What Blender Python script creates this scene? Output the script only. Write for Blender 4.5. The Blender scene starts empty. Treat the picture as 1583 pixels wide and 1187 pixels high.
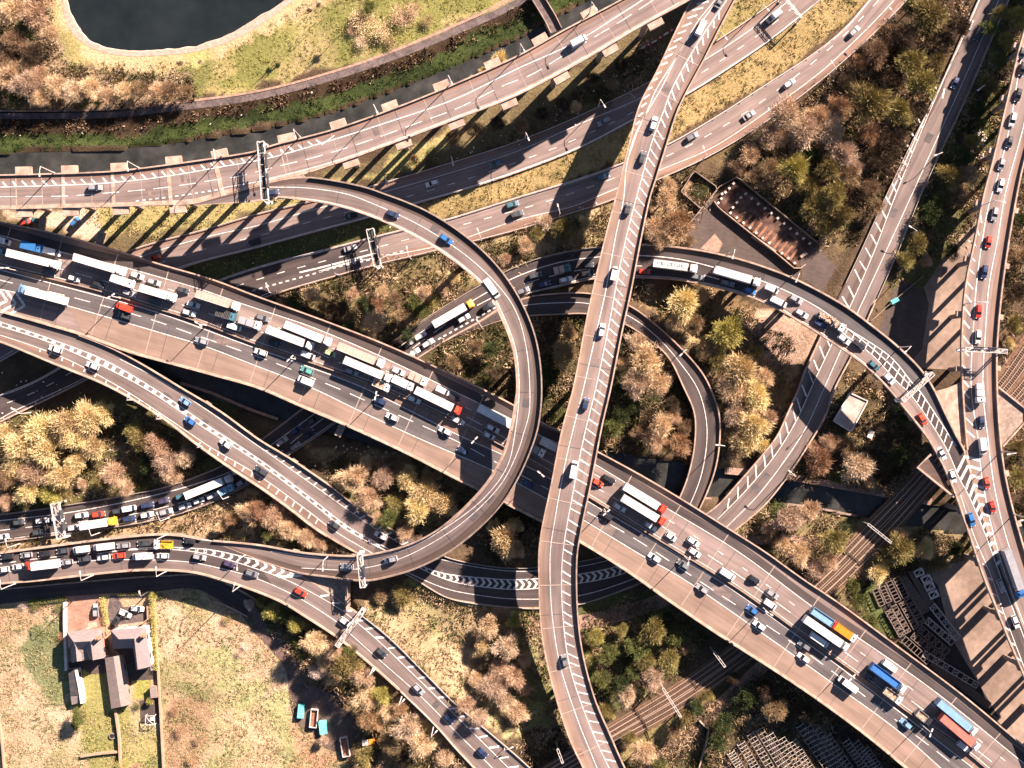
import bpy, math, random
import numpy as np
from mathutils import Vector
random.seed(7); RNG = np.random.default_rng(7)
SC = bpy.context.scene
COL = SC.collection
# ------------------------------------------------------------------ camera, sky, sun, exposure
CAMH, FPX, CX, CY = 380.0, 1850.0, 791.5, 593.5       # height of the drone; focal length in pixels of the photograph
cam = bpy.data.cameras.new('camera'); cam_o = bpy.data.objects.new('camera', cam); COL.objects.link(cam_o)
cam_o.location = (0, 0, CAMH); cam.sensor_width = 36.0; cam.lens = FPX/1583.0*36.0
cam.clip_start = 1.0; cam.clip_end = 9000.0
SC.camera = cam_o
SUN_EL, SUN_AZ = math.radians(30.0), math.radians(44.5)
world = bpy.data.worlds.new('World'); SC.world = world; world.use_nodes = True
wn = world.node_tree
sky = wn.nodes.new('ShaderNodeTexSky'); sky.sky_type = 'NISHITA'; sky.sun_disc = False
sky.air_density = 0.35; sky.ozone_density = 0.0; sky.dust_density = 0.2; sky.sun_elevation = SUN_EL; sky.sun_rotation = SUN_AZ
wn.links.new(sky.outputs['Color'], wn.nodes['Background'].inputs['Color'])
wn.nodes['Background'].inputs['Strength'].default_value = 0.065
sun = bpy.data.lights.new('sun', 'SUN'); sun.energy = 5.0; sun.angle = math.radians(0.5); sun.color = (1.0, 0.81, 0.71)
sun_o = bpy.data.objects.new('sun', sun); COL.objects.link(sun_o)
_d = Vector((-math.cos(SUN_EL)*math.sin(SUN_AZ), -math.cos(SUN_EL)*math.cos(SUN_AZ), -math.sin(SUN_EL)))
sun_o.rotation_euler = _d.to_track_quat('-Z', 'Y').to_euler(); sun_o.location = (200, 200, 300)
SC.view_settings.view_transform = 'Standard'; SC.view_settings.look = 'None'
SC.view_settings.exposure = 2.35; SC.view_settings.gamma = 1.0

# ------------------------------------------------------------------ helpers
def P(px, py, z=0.0):
    k = (CAMH-z)/FPX
    return np.array(((px-CX)*k, -(py-CY)*k, z))
def PX(x, y, z=0.0):
    k = FPX/(CAMH-z)
    return x*k+CX, -y*k+CY

def spline(pts, step=4.0):
    """dense Catmull-Rom through pixel points"""
    p = [np.array(q[:2], float) for q in pts]
    if len(p) == 2:
        n = max(2, int(np.linalg.norm(p[1]-p[0])/step)+1)
        return np.array([p[0]+(p[1]-p[0])*t for t in np.linspace(0, 1, n)])
    q = [2*p[0]-p[1]]+p+[2*p[-1]-p[-2]]
    out = []
    for i in range(1, len(q)-2):
        a, b, c, d = q[i-1:i+3]
        def tj(ti, u, v): return ti+max(1e-3, np.linalg.norm(v-u))**0.5
        t0 = 0; t1 = tj(t0, a, b); t2 = tj(t1, b, c); t3 = tj(t2, c, d)
        n = max(2, int(np.linalg.norm(c-b)/step))
        for t in np.linspace(t1, t2, n, endpoint=False):
            A1 = (t1-t)/(t1-t0)*a+(t-t0)/(t1-t0)*b; A2 = (t2-t)/(t2-t1)*b+(t-t1)/(t2-t1)*c
            A3 = (t3-t)/(t3-t2)*c+(t-t2)/(t3-t2)*d
            B1 = (t2-t)/(t2-t0)*A1+(t-t0)/(t2-t0)*A2; B2 = (t3-t)/(t3-t1)*A2+(t-t1)/(t3-t1)*A3
            out.append((t2-t)/(t2-t1)*B1+(t-t1)/(t2-t1)*B2)
    out.append(p[-1])
    return np.array(out)

def cum(a):
    return np.concatenate(([0], np.cumsum(np.linalg.norm(np.diff(a, axis=0), axis=1))))
def at_frac(a, f):
    c = cum(a); s = np.asarray(f)*c[-1]
    return np.stack([np.interp(s, c, a[:, k]) for k in range(a.shape[1])], -1)

class MB:
    """collects shapes for ONE mesh"""
    def __init__(s): s.v = []; s.f = []; s.m = []; s.uv = []
    def add(s, vs, fs, m=0, uv=None):
        o = len(s.v); s.v += [tuple(map(float, q)) for q in vs]
        s.uv += [tuple(q) for q in uv] if uv is not None else [(q[0], q[1]) for q in vs]
        s.f += [tuple(i+o for i in f) for f in fs]; s.m += [m]*len(fs)
    def box(s, c, size, rz=0.0, m=0, taper=1.0, rx=None):
        hx, hy, hz = size[0]/2, size[1]/2, size[2]/2
        cs, sn = math.cos(rz), math.sin(rz); vs = []
        for z in (-1, 1):
            t = taper if z > 0 else 1
            for x, y in ((-1, -1), (1, -1), (1, 1), (-1, 1)):
                X, Y = x*hx*t, y*hy*t
                vs.append((c[0]+X*cs-Y*sn, c[1]+X*sn+Y*cs, c[2]+z*hz))
        s.add(vs, [(3, 2, 1, 0), (4, 5, 6, 7), (0, 1, 5, 4), (1, 2, 6, 5), (2, 3, 7, 6), (3, 0, 4, 7)], m)
    def tube(s, a, b, r0, r1=None, n=6, m=0, cap=True):
        a = Vector(a); b = Vector(b); r1 = r0 if r1 is None else r1
        d = (b-a)
        if d.length < 1e-6: return
        d.normalize(); u = d.orthogonal().normalized(); w = d.cross(u)
        vs = []
        for p, r in ((a, r0), (b, r1)):
            for i in range(n):
                t = 2*math.pi*i/n; vs.append(p+u*(r*math.cos(t))+w*(r*math.sin(t)))
        fs = [(i, (i+1) % n, n+(i+1) % n, n+i) for i in range(n)]
        if cap: fs += [tuple(range(n-1, -1, -1)), tuple(range(n, 2*n))]
        s.add(vs, fs, m)
    def bar(s, a, b, w, h, m=0):
        """box beam from a to b (width w across, height h)"""
        a = Vector(a); b = Vector(b); d = b-a
        if d.length < 1e-6: return
        d.normalize()
        side = Vector((-d.y, d.x, 0))
        if side.length < 1e-4: side = Vector((1, 0, 0))
        side.normalize(); up = d.cross(side); 
        vs = [p+side*(sx*w/2)+up*(sz*h/2) for p in (a, b) for sx, sz in ((-1, -1), (1, -1), (1, 1), (-1, 1))]
        s.add(vs, [(0, 1, 2, 3), (7, 6, 5, 4), (0, 4, 5, 1), (1, 5, 6, 2), (2, 6, 7, 3), (3, 7, 4, 0)], m)
    def prism(s, poly, z0, z1, m=0, mt=None):
        """vertical prism over a world xy polygon"""
        a = sum(poly[i-1][0]*poly[i][1]-poly[i][0]*poly[i-1][1] for i in range(len(poly)))
        if a < 0: poly = poly[::-1]
        n = len(poly)
        vs = [(p[0], p[1], z0) for p in poly]+[(p[0], p[1], z1) for p in poly]
        s.add(vs, [tuple(range(n-1, -1, -1))]+[(i, (i+1) % n, n+(i+1) % n, n+i) for i in range(n)], m)
        s.add(vs[n:], [tuple(range(n))], m if mt is None else mt)
    def ribbon(s, L, R, m=0, uv=None):
        n = len(L); vs = list(L)+list(R)
        fs = [(i, n+i, n+i+1, i+1) for i in range(n-1)]
        # make the faces look up
        e1 = np.array(R[0])-np.array(L[0]); e2 = np.array(L[min(1, n-1)])-np.array(L[0])
        if (e1[0]*e2[1]-e1[1]*e2[0]) < 0: fs = [f[::-1] for f in fs]
        s.add(vs, fs, m, uv)
    def wallstrip(s, path, w, h, m=0, z0=0.0):
        """upright strip (parapet, rail, wall) along a world path"""
        p = np.asarray(path, float); n = len(p)
        t = np.gradient(p[:, :2], axis=0); t /= np.maximum(1e-6, np.linalg.norm(t, axis=1))[:, None]
        nn = np.stack([-t[:, 1], t[:, 0]], 1)*w/2
        rows = []
        for sgn, dz in ((1, z0), (1, z0+h), (-1, z0+h), (-1, z0)):
            q = p.copy(); q[:, :2] += sgn*nn; q[:, 2] += dz; rows.append(q)
        vs = np.concatenate(rows)
        fs = []
        for k in range(4):
            k2 = (k+1) % 4
            fs += [(k*n+i, k2*n+i, k2*n+i+1, k*n+i+1) for i in range(n-1)]
        fs += [(0, 3*n, 2*n, n), (n-1, 2*n-1, 3*n-1, 4*n-1)]
        s.add(vs, fs, m)
    def mesh(s, name, mats, smooth=False):
        me = bpy.data.meshes.new(name)
        me.from_pydata(s.v, [], s.f)
        for m in mats: me.materials.append(m)
        if len(mats) > 1: me.polygons.foreach_set('material_index', s.m)
        ul = me.uv_layers.new(name='UVMap')
        li = np.zeros(len(me.loops), int); me.loops.foreach_get('vertex_index', li)
        ul.data.foreach_set('uv', np.array(s.uv, float)[li].ravel())
        if smooth: me.polygons.foreach_set('use_smooth', [True]*len(me.polygons))
        me.update()
        return me
    def build(s, name, mats, parent=None, smooth=False, loc=None):
        if not isinstance(mats, (list, tuple)): mats = [mats]
        return link(name, s.mesh(name, mats, smooth), parent, loc)

def link(name, me, parent=None, loc=None, rz=0.0):
    o = bpy.data.objects.new(name, me); COL.objects.link(o)
    if parent is not None: o.parent = parent
    if loc is not None: o.location = loc
    if rz: o.rotation_euler = (0, 0, rz)
    return o
def tag(o, label=None, cat=None, group=None, kind=None):
    if label: o['label'] = label
    if cat: o['category'] = cat
    if group: o['group'] = group
    if kind: o['kind'] = kind
    return o
def empty(name, loc=(0, 0, 0), rz=0.0):
    return link(name, None, None, tuple(loc), rz)

# ------------------------------------------------------------------ materials
def rgb(c): return (c[0], c[1], c[2], 1.0)
def mat(name, c, c2=None, scale=1.0, rough=0.8, spec=0.25, metal=0.0, stretch=None, detail=6.0, bump=0.0, rand=0.0, coords='Object', lo=0.35, hi=0.65, coat=0.0, fine=0.0, stretch2=None):
    m = bpy.data.materials.new(name); m.use_nodes = True
    nt = m.node_tree; b = nt.nodes['Principled BSDF']
    b.inputs['Roughness'].default_value = rough; b.inputs['Metallic'].default_value = metal
    b.inputs['Specular IOR Level'].default_value = spec
    if coat: b.inputs['Coat Weight'].default_value = coat
    b.inputs['Base Color'].default_value = rgb(c)
    if c2 is None: c2 = tuple(min(1, v*1.12) for v in c)
    tc = nt.nodes.new('ShaderNodeTexCoord'); mp = nt.nodes.new('ShaderNodeMapping')
    nt.links.new(tc.outputs[coords], mp.inputs['Vector'])
    if stretch: mp.inputs['Scale'].default_value = stretch
    nz = nt.nodes.new('ShaderNodeTexNoise'); nz.inputs['Scale'].default_value = scale; nz.inputs['Detail'].default_value = detail
    nz.inputs['Roughness'].default_value = 0.65
    nt.links.new(mp.outputs['Vector'], nz.inputs['Vector'])
    mr = nt.nodes.new('ShaderNodeMapRange'); mr.inputs['From Min'].default_value = lo; mr.inputs['From Max'].default_value = hi
    nt.links.new(nz.outputs['Fac'], mr.inputs['Value'])
    mx = nt.nodes.new('ShaderNodeMix'); mx.data_type = 'RGBA'
    mx.inputs['A'].default_value = rgb(c); mx.inputs['B'].default_value = rgb(c2)
    nt.links.new(mr.outputs['Result'], mx.inputs['Factor'])
    last = mx.outputs['Result']
    if fine:
        mp2 = nt.nodes.new('ShaderNodeMapping'); nt.links.new(tc.outputs[coords], mp2.inputs['Vector'])
        if stretch2: mp2.inputs['Scale'].default_value = stretch2
        n2 = nt.nodes.new('ShaderNodeTexNoise'); n2.inputs['Scale'].default_value = 1.0; n2.inputs['Detail'].default_value = 4
        nt.links.new(mp2.outputs['Vector'], n2.inputs['Vector'])
        r2 = nt.nodes.new('ShaderNodeMapRange'); r2.inputs['From Min'].default_value = 0.3; r2.inputs['From Max'].default_value = 0.7
        r2.inputs['To Min'].default_value = 1-fine; r2.inputs['To Max'].default_value = 1+fine
        nt.links.new(n2.outputs['Fac'], r2.inputs['Value'])
        vm = nt.nodes.new('ShaderNodeVectorMath'); vm.operation = 'SCALE'
        nt.links.new(last, vm.inputs[0]); nt.links.new(r2.outputs['Result'], vm.inputs['Scale'])
        last = vm.outputs['Vector']
    if rand:
        oi = nt.nodes.new('ShaderNodeObjectInfo'); hs = nt.nodes.new('ShaderNodeHueSaturation')
        r1 = nt.nodes.new('ShaderNodeMapRange'); r1.inputs['To Min'].default_value = 1-rand; r1.inputs['To Max'].default_value = 1+rand
        nt.links.new(oi.outputs['Random'], r1.inputs['Value']); nt.links.new(r1.outputs['Result'], hs.inputs['Value'])
        r2 = nt.nodes.new('ShaderNodeMapRange'); r2.inputs['To Min'].default_value = 0.5-rand*0.05; r2.inputs['To Max'].default_value = 0.5+rand*0.07
        nt.links.new(oi.outputs['Random'], r2.inputs['Value']); nt.links.new(r2.outputs['Result'], hs.inputs['Hue'])
        nt.links.new(last, hs.inputs['Color']); last = hs.outputs['Color']
    nt.links.new(last, b.inputs['Base Color'])
    if bump:
        bp = nt.nodes.new('ShaderNodeBump'); bp.inputs['Strength'].default_value = bump; bp.inputs['Distance'].default_value = 0.3
        nt.links.new(nz.outputs['Fac'], bp.inputs['Height']); nt.links.new(bp.outputs['Normal'], b.inputs['Normal'])
    return m
def road_mat(name, c, var=0.28):
    """asphalt: streaks along the road (uv.x runs along it in metres), patches and grain"""
    return mat(name, tuple(v*(1-var) for v in c), tuple(v*(1+var) for v in c), scale=1.0, stretch=(0.02, 0.75, 1), coords='UV', rough=0.85, spec=0.15,
               fine=0.2, stretch2=(0.09, 0.22, 1), lo=0.32, hi=0.68)
M = {}
M['asph'] = road_mat('asphalt', (0.158, 0.120, 0.105))
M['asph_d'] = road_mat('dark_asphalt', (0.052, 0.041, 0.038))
M['asph_b'] = road_mat('blue_grey_asphalt', (0.078, 0.068, 0.066))
M['asph_m'] = road_mat('grey_asphalt', (0.122, 0.094, 0.083))
M['asph_w'] = road_mat('pale_shoulder_asphalt', (0.178, 0.124, 0.095), 0.16)
M['red_w'] = road_mat('brown_verge_paving', (0.16, 0.102, 0.077), 0.3)
M['brown'] = road_mat('brown_walkway', (0.075, 0.052, 0.042), 0.35)
M['conc'] = mat('pale_concrete', (0.21, 0.145, 0.107), (0.36, 0.26, 0.20), scale=0.5, rough=0.9, fine=0.28, stretch2=(.45, .45, 1), lo=.3, hi=.7)
M['conc_d'] = mat('weathered_concrete', (0.15, 0.112, 0.085), (0.25, 0.19, 0.15), scale=0.5, rough=0.9, fine=0.2, stretch2=(1.5, 1.5, 1.5))
M['white'] = mat('road_paint', (0.26, 0.225, 0.20), (0.56, 0.51, 0.47), scale=1.1, rough=0.7, lo=.3, hi=.55)
M['joint'] = mat('joint_filler', (0.22, 0.17, 0.14), (0.28, 0.22, 0.18), scale=2)
M['joint_d'] = mat('dark_joint', (0.05, 0.045, 0.045), scale=2)
M['steel'] = mat('galvanised_steel', (0.25, 0.215, 0.185), (0.36, 0.31, 0.27), scale=2, rough=0.45, metal=0.2)
M['steel_w'] = mat('pale_painted_steel', (0.40, 0.36, 0.32), (0.52, 0.47, 0.43), scale=2, rough=0.5)
M['steel_d'] = mat('dark_steel', (0.06, 0.055, 0.05), (0.10, 0.09, 0.08), scale=1.5, rough=0.5)
M['sign'] = mat('dark_sign_back', (0.03, 0.035, 0.035), scale=1)
M['water'] = mat('pond_water', (0.006, 0.009, 0.010), (0.012, 0.016, 0.017), scale=0.06, rough=0.22, spec=0.25, bump=0.05)
M['canal'] = mat('canal_water', (0.016, 0.017, 0.016), (0.035, 0.035, 0.031), scale=0.12, rough=0.25, spec=0.3, fine=.3, stretch2=(.3, .3, 1))
M['ballast'] = mat('railway_ballast', (0.085, 0.046, 0.026), (0.15, 0.088, 0.052), scale=1.2, rough=0.95, fine=0.25, stretch2=(2, 2, 2))
M['rail'] = mat('rail_steel', (0.34, 0.26, 0.20), rough=0.4, metal=0.2)
M['sleeper'] = mat('sleeper', (0.055, 0.035, 0.025), (0.10, 0.065, 0.045), scale=1.0)
M['dirt'] = mat('dirt_track', (0.065, 0.042, 0.034), (0.115, 0.078, 0.062), scale=0.25, rough=0.95, fine=0.2, stretch2=(0.8, 0.8, 1))
M['yard'] = mat('yard_concrete', (0.14, 0.10, 0.075), (0.23, 0.168, 0.128), scale=0.07, rough=0.95, fine=0.15, stretch2=(0.6, 0.6, 1), lo=0.4, hi=0.62)
M['yard_d'] = mat('worn_yard_asphalt', (0.045, 0.034, 0.03), (0.085, 0.063, 0.052), scale=0.09, stretch=(1, 0.35, 1), rough=0.95, fine=0.2, stretch2=(0.5, 2.0, 1))
M['beach'] = mat('lake_edge_gravel', (0.24, 0.17, 0.13), (0.34, 0.255, 0.2), scale=0.8, fine=0.15)
M['path'] = mat('gravel_path', (0.055, 0.042, 0.04), (0.115, 0.088, 0.08), scale=0.25, fine=0.2)
M['tanpath'] = mat('tan_path', (0.19, 0.12, 0.085), (0.28, 0.185, 0.135), scale=0.5, fine=0.15)
M['bark'] = mat('bark', (0.24, 0.175, 0.12), (0.42, 0.31, 0.22), scale=1.5, rough=0.95)
M['black'] = mat('tyre_rubber', (0.015, 0.015, 0.015), rough=0.8)
M['glass'] = mat('vehicle_glass', (0.016, 0.018, 0.022), rough=0.12, spec=0.6)
# ------------------------------------------------------------------ roads
ROADS = {}
class Road:
    def __init__(s, key, L, R, zk, cols, deck=True):
        s.key = key
        def grow(p):
            p = [tuple(q[:2]) for q in p]
            for end in (0, -1):
                a = np.array(p[end], float); b = np.array(p[1 if end == 0 else -2], float)
                if -20 < a[0] < 1603 and -20 < a[1] < 1207: continue
                e = tuple(a+(a-b)/np.linalg.norm(a-b)*130)
                p = [e]+p if end == 0 else p+[e]
            return p
        L, R = grow(L), grow(R)
        l = spline(L); r = spline(R)
        n = int(max(cum(l)[-1], cum(r)[-1])/5.0)+2
        f = np.linspace(0, 1, n); s.n = n
        s.l = at_frac(l, f); s.r = at_frac(r, f); s.mid = (s.l+s.r)/2
        # re-pair: right points nearest to the normal of the mid line, so cross-sections stay square
        for it in range(2):
            t = np.gradient(s.mid, axis=0); t /= np.linalg.norm(t, axis=1)[:, None]
            s.r = s.square(s.mid, t, spline(R, 1.5)); s.l = s.square(s.mid, t, spline(L, 1.5)); s.mid = (s.l+s.r)/2
        s.tan = np.gradient(s.mid, axis=0); s.tan /= np.linalg.norm(s.tan, axis=1)[:, None]
        s.cs = cum(s.mid)
        zs = []
        for q in zk:
            zs.append((s.proj(q[0], q[1]), q[2]))
        zs.sort(); a = np.array(zs)
        z = np.interp(s.cs, a[:, 0], a[:, 1])
        k = 15
        zp = np.pad(z, k, mode='edge'); z = np.convolve(zp, np.ones(2*k+1)/(2*k+1), 'valid')
        s.z = z
        s.cols = cols
        s.W = np.array([P(*s.mid[i], s.z[i]) for i in range(n)])
        s.hw = np.linalg.norm(s.l-s.r, axis=1)/2*(CAMH-s.z)/FPX
        wt = np.gradient(s.W[:, :2], axis=0); s.wt = wt/np.linalg.norm(wt, axis=1)[:, None]
        s.ws = cum(s.W)
        ROADS[key] = s
    @staticmethod
    def square(mid, t, E):
        out = []
        for i in range(len(mid)):
            d = E-mid[i]; along = np.abs(d@t[i]); dist = np.linalg.norm(d, axis=1)
            j = np.argmin(along+0.25*dist)
            out.append(E[j])
        out = np.array(out); k = 2
        p = np.pad(out, ((k, k), (0, 0)), mode='edge')
        o2 = sum(p[i:i+len(out)] for i in range(2*k+1))/(2*k+1)
        o2[:k] = out[:k]; o2[-k:] = out[-k:]
        return o2
    def proj(s, px, py):
        d = s.mid-np.array((px, py)); i = int(np.argmin((d**2).sum(1)))
        v = np.array((px, py))-s.mid[i]
        return s.cs[i]+float(v@s.tan[i])
    def zat(s, px, py): return float(np.interp(s.proj(px, py), s.cs, s.z))
    def pt(s, px, py, dz=0.0):
        z = s.zat(px, py)+dz; return P(px, py, z)
    def heading(s, px, py):
        d = s.mid-np.array((px, py)); i = int(np.argmin((d**2).sum(1)))
        return math.atan2(s.wt[i][1], s.wt[i][0])
    def edge(s, u): return s.l+(s.r-s.l)*u
    def epath(s, u, dz=0.0, f0=0.0, f1=1.0):
        e = s.edge(u); i0, i1 = int(f0*(s.n-1)), int(f1*(s.n-1))+1
        return np.array([s.pt(e[i][0], e[i][1], dz) for i in range(i0, i1)])
    def frac(s, px, py): return min(1, max(0, s.proj(px, py)/s.cs[-1]))

def densify(path, step): 
    c = cum(path); n = max(2, int(c[-1]/step)+1)
    s = np.linspace(0, c[-1], n)
    return np.stack([np.interp(s, c, path[:, k]) for k in range(3)], -1)

class Marks:
    def __init__(s, road): s.r = road; s.mb = MB()
    def world(s, pts, dz=0.05):
        a = spline(pts, 3.0); return np.array([s.r.pt(q[0], q[1], dz) for q in a])
    def ribbon(s, p, w, tex=True):
        t = np.gradient(p[:, :2], axis=0); t /= np.maximum(1e-6, np.linalg.norm(t, axis=1))[:, None]
        n = np.stack([-t[:, 1], t[:, 0], 0*t[:, 0]], 1)*w/2
        s.mb.ribbon(p+n, p-n)
    def line(s, pts, w=0.30, dash=None, dz=0.05, phase=0.0):
        p = s.world(pts, dz)
        if dash is None: s.ribbon(p, w); return
        c = cum(p); a = phase
        while a+dash[0] < c[-1]:
            q = np.linspace(a, a+dash[0], 4)
            s.ribbon(np.stack([np.interp(q, c, p[:, k]) for k in range(3)], -1), w)
            a += dash[0]+dash[1]
    def hatch(s, A, B, n, skew=0.0, w=0.55, dz=0.046):
        a = spline(A, 3); b = spline(B, 3)
        g = np.random.default_rng(int(abs(A[0][0]*7+n)))
        for t in np.linspace(0, 1, n):
            t += g.normal(0, .06/n); t2 = t+skew+g.normal(0, .05/n)
            if not (0 <= t2 <= 1 and 0 <= t <= 1): continue
            p, q = at_frac(a, t), at_frac(b, t2)
            e0, e1 = g.uniform(.0, .12), g.uniform(.86, 1.0)
            pts = np.array([p+(q-p)*(e0+(e1-e0)*k) for k in (0, 0.35, 0.65, 1)])
            s.ribbon(np.array([s.r.pt(x[0], x[1], dz) for x in pts]), w*g.uniform(.8, 1.1))
    def chev(s, L, R, apex, n, k, w=0.8, dz=0.046, a0=0.0, a1=1.0):
        """V marks: from points along the apex line, a leg to each edge line, ending k times its own distance further along (k < 0: behind)"""
        lines = [e if e is None else spline(e, 1.5) for e in (L, R)]; m = spline(apex, 2)
        for t in np.linspace(a0, a1, n):
            c = at_frac(m, t)
            for e in lines:
                if e is None: continue
                d = np.linalg.norm(e-c, axis=1); j = int(np.argmin(d)); cc = cum(e); tgt = cc[j]+k*max(d[j], 1.2)
                if not 0 <= tgt <= cc[-1]: continue
                q = np.array([np.interp(tgt, cc, e[:, 0]), np.interp(tgt, cc, e[:, 1])])
                u = (q-c)/max(1e-6, np.linalg.norm(q-c))*w*1.6
                pts = np.array([c-u*.45+(q-c)*x for x in (0, .5, 1.0)])
                s.ribbon(np.array([s.r.pt(x[0], x[1], dz) for x in pts]), w)
    def strip(s, A, B, dz=0.02):
        a = spline(A, 4); b = spline(B, 4); n = max(len(a), len(b)); f = np.linspace(0, 1, n)
        a = at_frac(a, f); b = at_frac(b, f)
        pa = np.array([s.r.pt(q[0], q[1], dz) for q in a]); pb = np.array([s.r.pt(q[0], q[1], dz) for q in b])
        # one row of faces per 2.5 m across keeps the sheet on the road below
        w = np.linalg.norm(pa-pb, axis=1).mean(); k = max(1, int(w/2.5)); c = cum(pa)
        for i in range(k):
            x0 = a+(b-a)*(i/k); x1 = a+(b-a)*((i+1)/k)
            l = [s.r.pt(q[0], q[1], dz) for q in x0]; r = [s.r.pt(q[0], q[1], dz) for q in x1]
            s.mb.ribbon(l, r, 0, uv=[(c[j], w*i/k) for j in range(n)]+[(c[j], w*(i+1)/k) for j in range(n)])
        return s
    def done(s, parent, name='road_marking', m='white'):
        if s.mb.f: return s.mb.build(name, M[m], parent)

def surface(r, parent):
    """the carriageway: strips across the road, each its own tone of paving"""
    names = {}
    for (u0, u1, mk) in r.cols:
        names.setdefault(mk, []).append((u0, u1))
    c = r.ws
    for mk, lst in names.items():
        mb = MB()
        for (u0, u1) in lst:
            wmean = 2*r.hw.mean()*(u1-u0); k = max(1, int(wmean/3.0))
            for i in range(k):
                a, b = u0+(u1-u0)*i/k, u0+(u1-u0)*(i+1)/k
                l, q = r.epath(a), r.epath(b)
                mb.ribbon(l, q, 0, uv=[(c[j], a*2*r.hw[j]) for j in range(r.n)]+[(c[j], b*2*r.hw[j]) for j in range(r.n)])
        nm = {'asph': 'carriageway', 'asph_d': 'dark_lane', 'asph_b': 'dark_lane', 'asph_m': 'carriageway', 'asph_w': 'hard_shoulder', 'red_w': 'verge', 'brown': 'walkway', 'conc': 'verge', 'ballast': 'track_bed'}[mk]
        mb.build(nm, M[mk], parent)

def deck(r, parent, depth=1.3, f0=0.0, f1=1.0, inset=0.0, m='conc_d', name='deck'):
    i0, i1 = int(f0*(r.n-1)), int(f1*(r.n-1))+1
    a = r.epath(0, -0.03, f0, f1); b = r.epath(1, -0.03, f0, f1)
    d = b-a; d[:, 2] = 0; w = np.linalg.norm(d, axis=1); d /= np.maximum(w, 1e-6)[:, None]
    n = len(a); down = np.array((0, 0, 1.0))
    rows = [a, a-down*0.45, a+d*(w*0.14)[:, None]-down*depth, b-d*(w*0.14)[:, None]-down*depth, b-down*0.45, b]
    vs = np.concatenate(rows); fs = []
    for k in range(6):
        k2 = (k+1) % 6
        fs += [(k*n+i, k*n+i+1, k2*n+i+1, k2*n+i) for i in range(n-1)]
    fs += [tuple(k*n for k in range(6)), tuple(k*n+n-1 for k in range(5, -1, -1))]
    mb = MB(); mb.add(vs, fs); return mb.build(name, M[m], parent)

def parapet(r, u, parent, f0=0.0, f1=1.0, w=0.42, h=0.95, m='conc', name='parapet'):
    e = r.edge(u); o = r.edge(1-u); i0, i1 = int(f0*(r.n-1)), int(f1*(r.n-1))+1
    pts = []
    for i in range(i0, i1):
        a = r.pt(*e[i]); b = r.pt(*o[i]); d = b-a; d[2] = 0; L = np.linalg.norm(d)
        pts.append(a+d/max(L, 1e-6)*(w/2))
    if len(pts) < 2: return
    mb = MB(); mb.wallstrip(np.array(pts), w, h, z0=-0.05); return mb.build(name, M[m], parent)

def blocked(x, y, ztop, own, margin=0.9):
    for k, q in ROADS.items():
        if k == own: continue
        d = np.hypot(q.W[:, 0]-x, q.W[:, 1]-y); i = int(np.argmin(d-q.hw))
        if d[i] < q.hw[i]+margin and q.z[i] < ztop-2.5: return True
        if d[i] < q.hw[i]-1.0 and abs(q.z[i]-ztop) <= 2.5 and k < own: return True
    return False

def piers(r, parent, spacing=18.0, zmin=3.6, over=0.0, along=2.0, cols=(0.25, 0.75), rad=0.75, f0=0.0, f1=1.0, chd=1.5, tops=None):
    """portal piers: a crosshead on round columns that reach the ground"""
    s = spacing*0.5 if tops is None else None
    spots = np.arange(spacing*0.5, r.ws[-1], spacing) if tops is None else [np.interp(r.proj(*t), r.cs, r.ws) for t in tops]
    for s in spots:
        i = int(np.argmin(np.abs(r.ws-s)))
        if not f0 <= i/(r.n-1) <= f1 or r.z[i] < zmin: continue
        if abs(PX(*r.W[i])[0]-CX) > 960 or abs(PX(*r.W[i])[1]-CY) > 760: continue
        a = r.pt(*r.l[i]); b = r.pt(*r.r[i]); d = b-a; d[2] = 0; L = np.linalg.norm(d); d /= L
        zt = r.z[i]-(1.36 if not over else .06); feet = []
        for u in cols:
            p = a+d*(L*u)
            if not blocked(p[0], p[1], r.z[i], r.key): feet.append(p)
        if not feet: continue
        hasb = len(feet) == len(cols)
        mb = MB(); rz = math.atan2(d[1], d[0])
        if hasb or over > 0:
            c = (a+b)/2; mb.box((c[0], c[1], zt-chd/2), (L+2*over if hasb or over > 0 else L*0.7, along, chd), rz)
        else:
            c = feet[0]; mb.box((c[0], c[1], zt-chd/2), (L*0.45, along, chd), rz)
        po = mb.build('pier', M['conc'] if over > 0 else M['conc_d'], parent)
        for p in feet:
            cb = MB(); cb.tube((p[0], p[1], gz(p[0], p[1])-0.6), (p[0], p[1], zt-chd+0.01), rad, rad, 10); cb.build('column', M['conc_d'], po, smooth=False)
# ------------------------------------------------------------------ road outlines in photograph pixels, each with its own real height (metres)
# upper viaduct across the top left
TV = Road('top', [(-60, 271), (0, 270), (162, 265), (202, 261.5), (341, 242.5), (400, 232), (415, 226), (511, 201), (590, 174), (670, 143), (800, 86), (868, 48), (954, 2.5), (1030, -40)],
 [(-60, 325), (0, 324), (162, 320), (253, 317.5), (300, 315), (350, 300), (403, 285), (430, 277.5), (468, 270), (542, 246), (627, 215), (703, 186), (800, 148), (901, 95), (994, 40), (1063, 2.5), (1125, -35)],
 [(0, 290, 20), (300, 280, 22.5), (420, 262, 24), (640, 190, 24.5), (1000, 20, 24)],
 [(0, .035, 'conc'), (.035, .17, 'red_w'), (.17, .88, 'asph'), (.88, 1, 'conc')])
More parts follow.
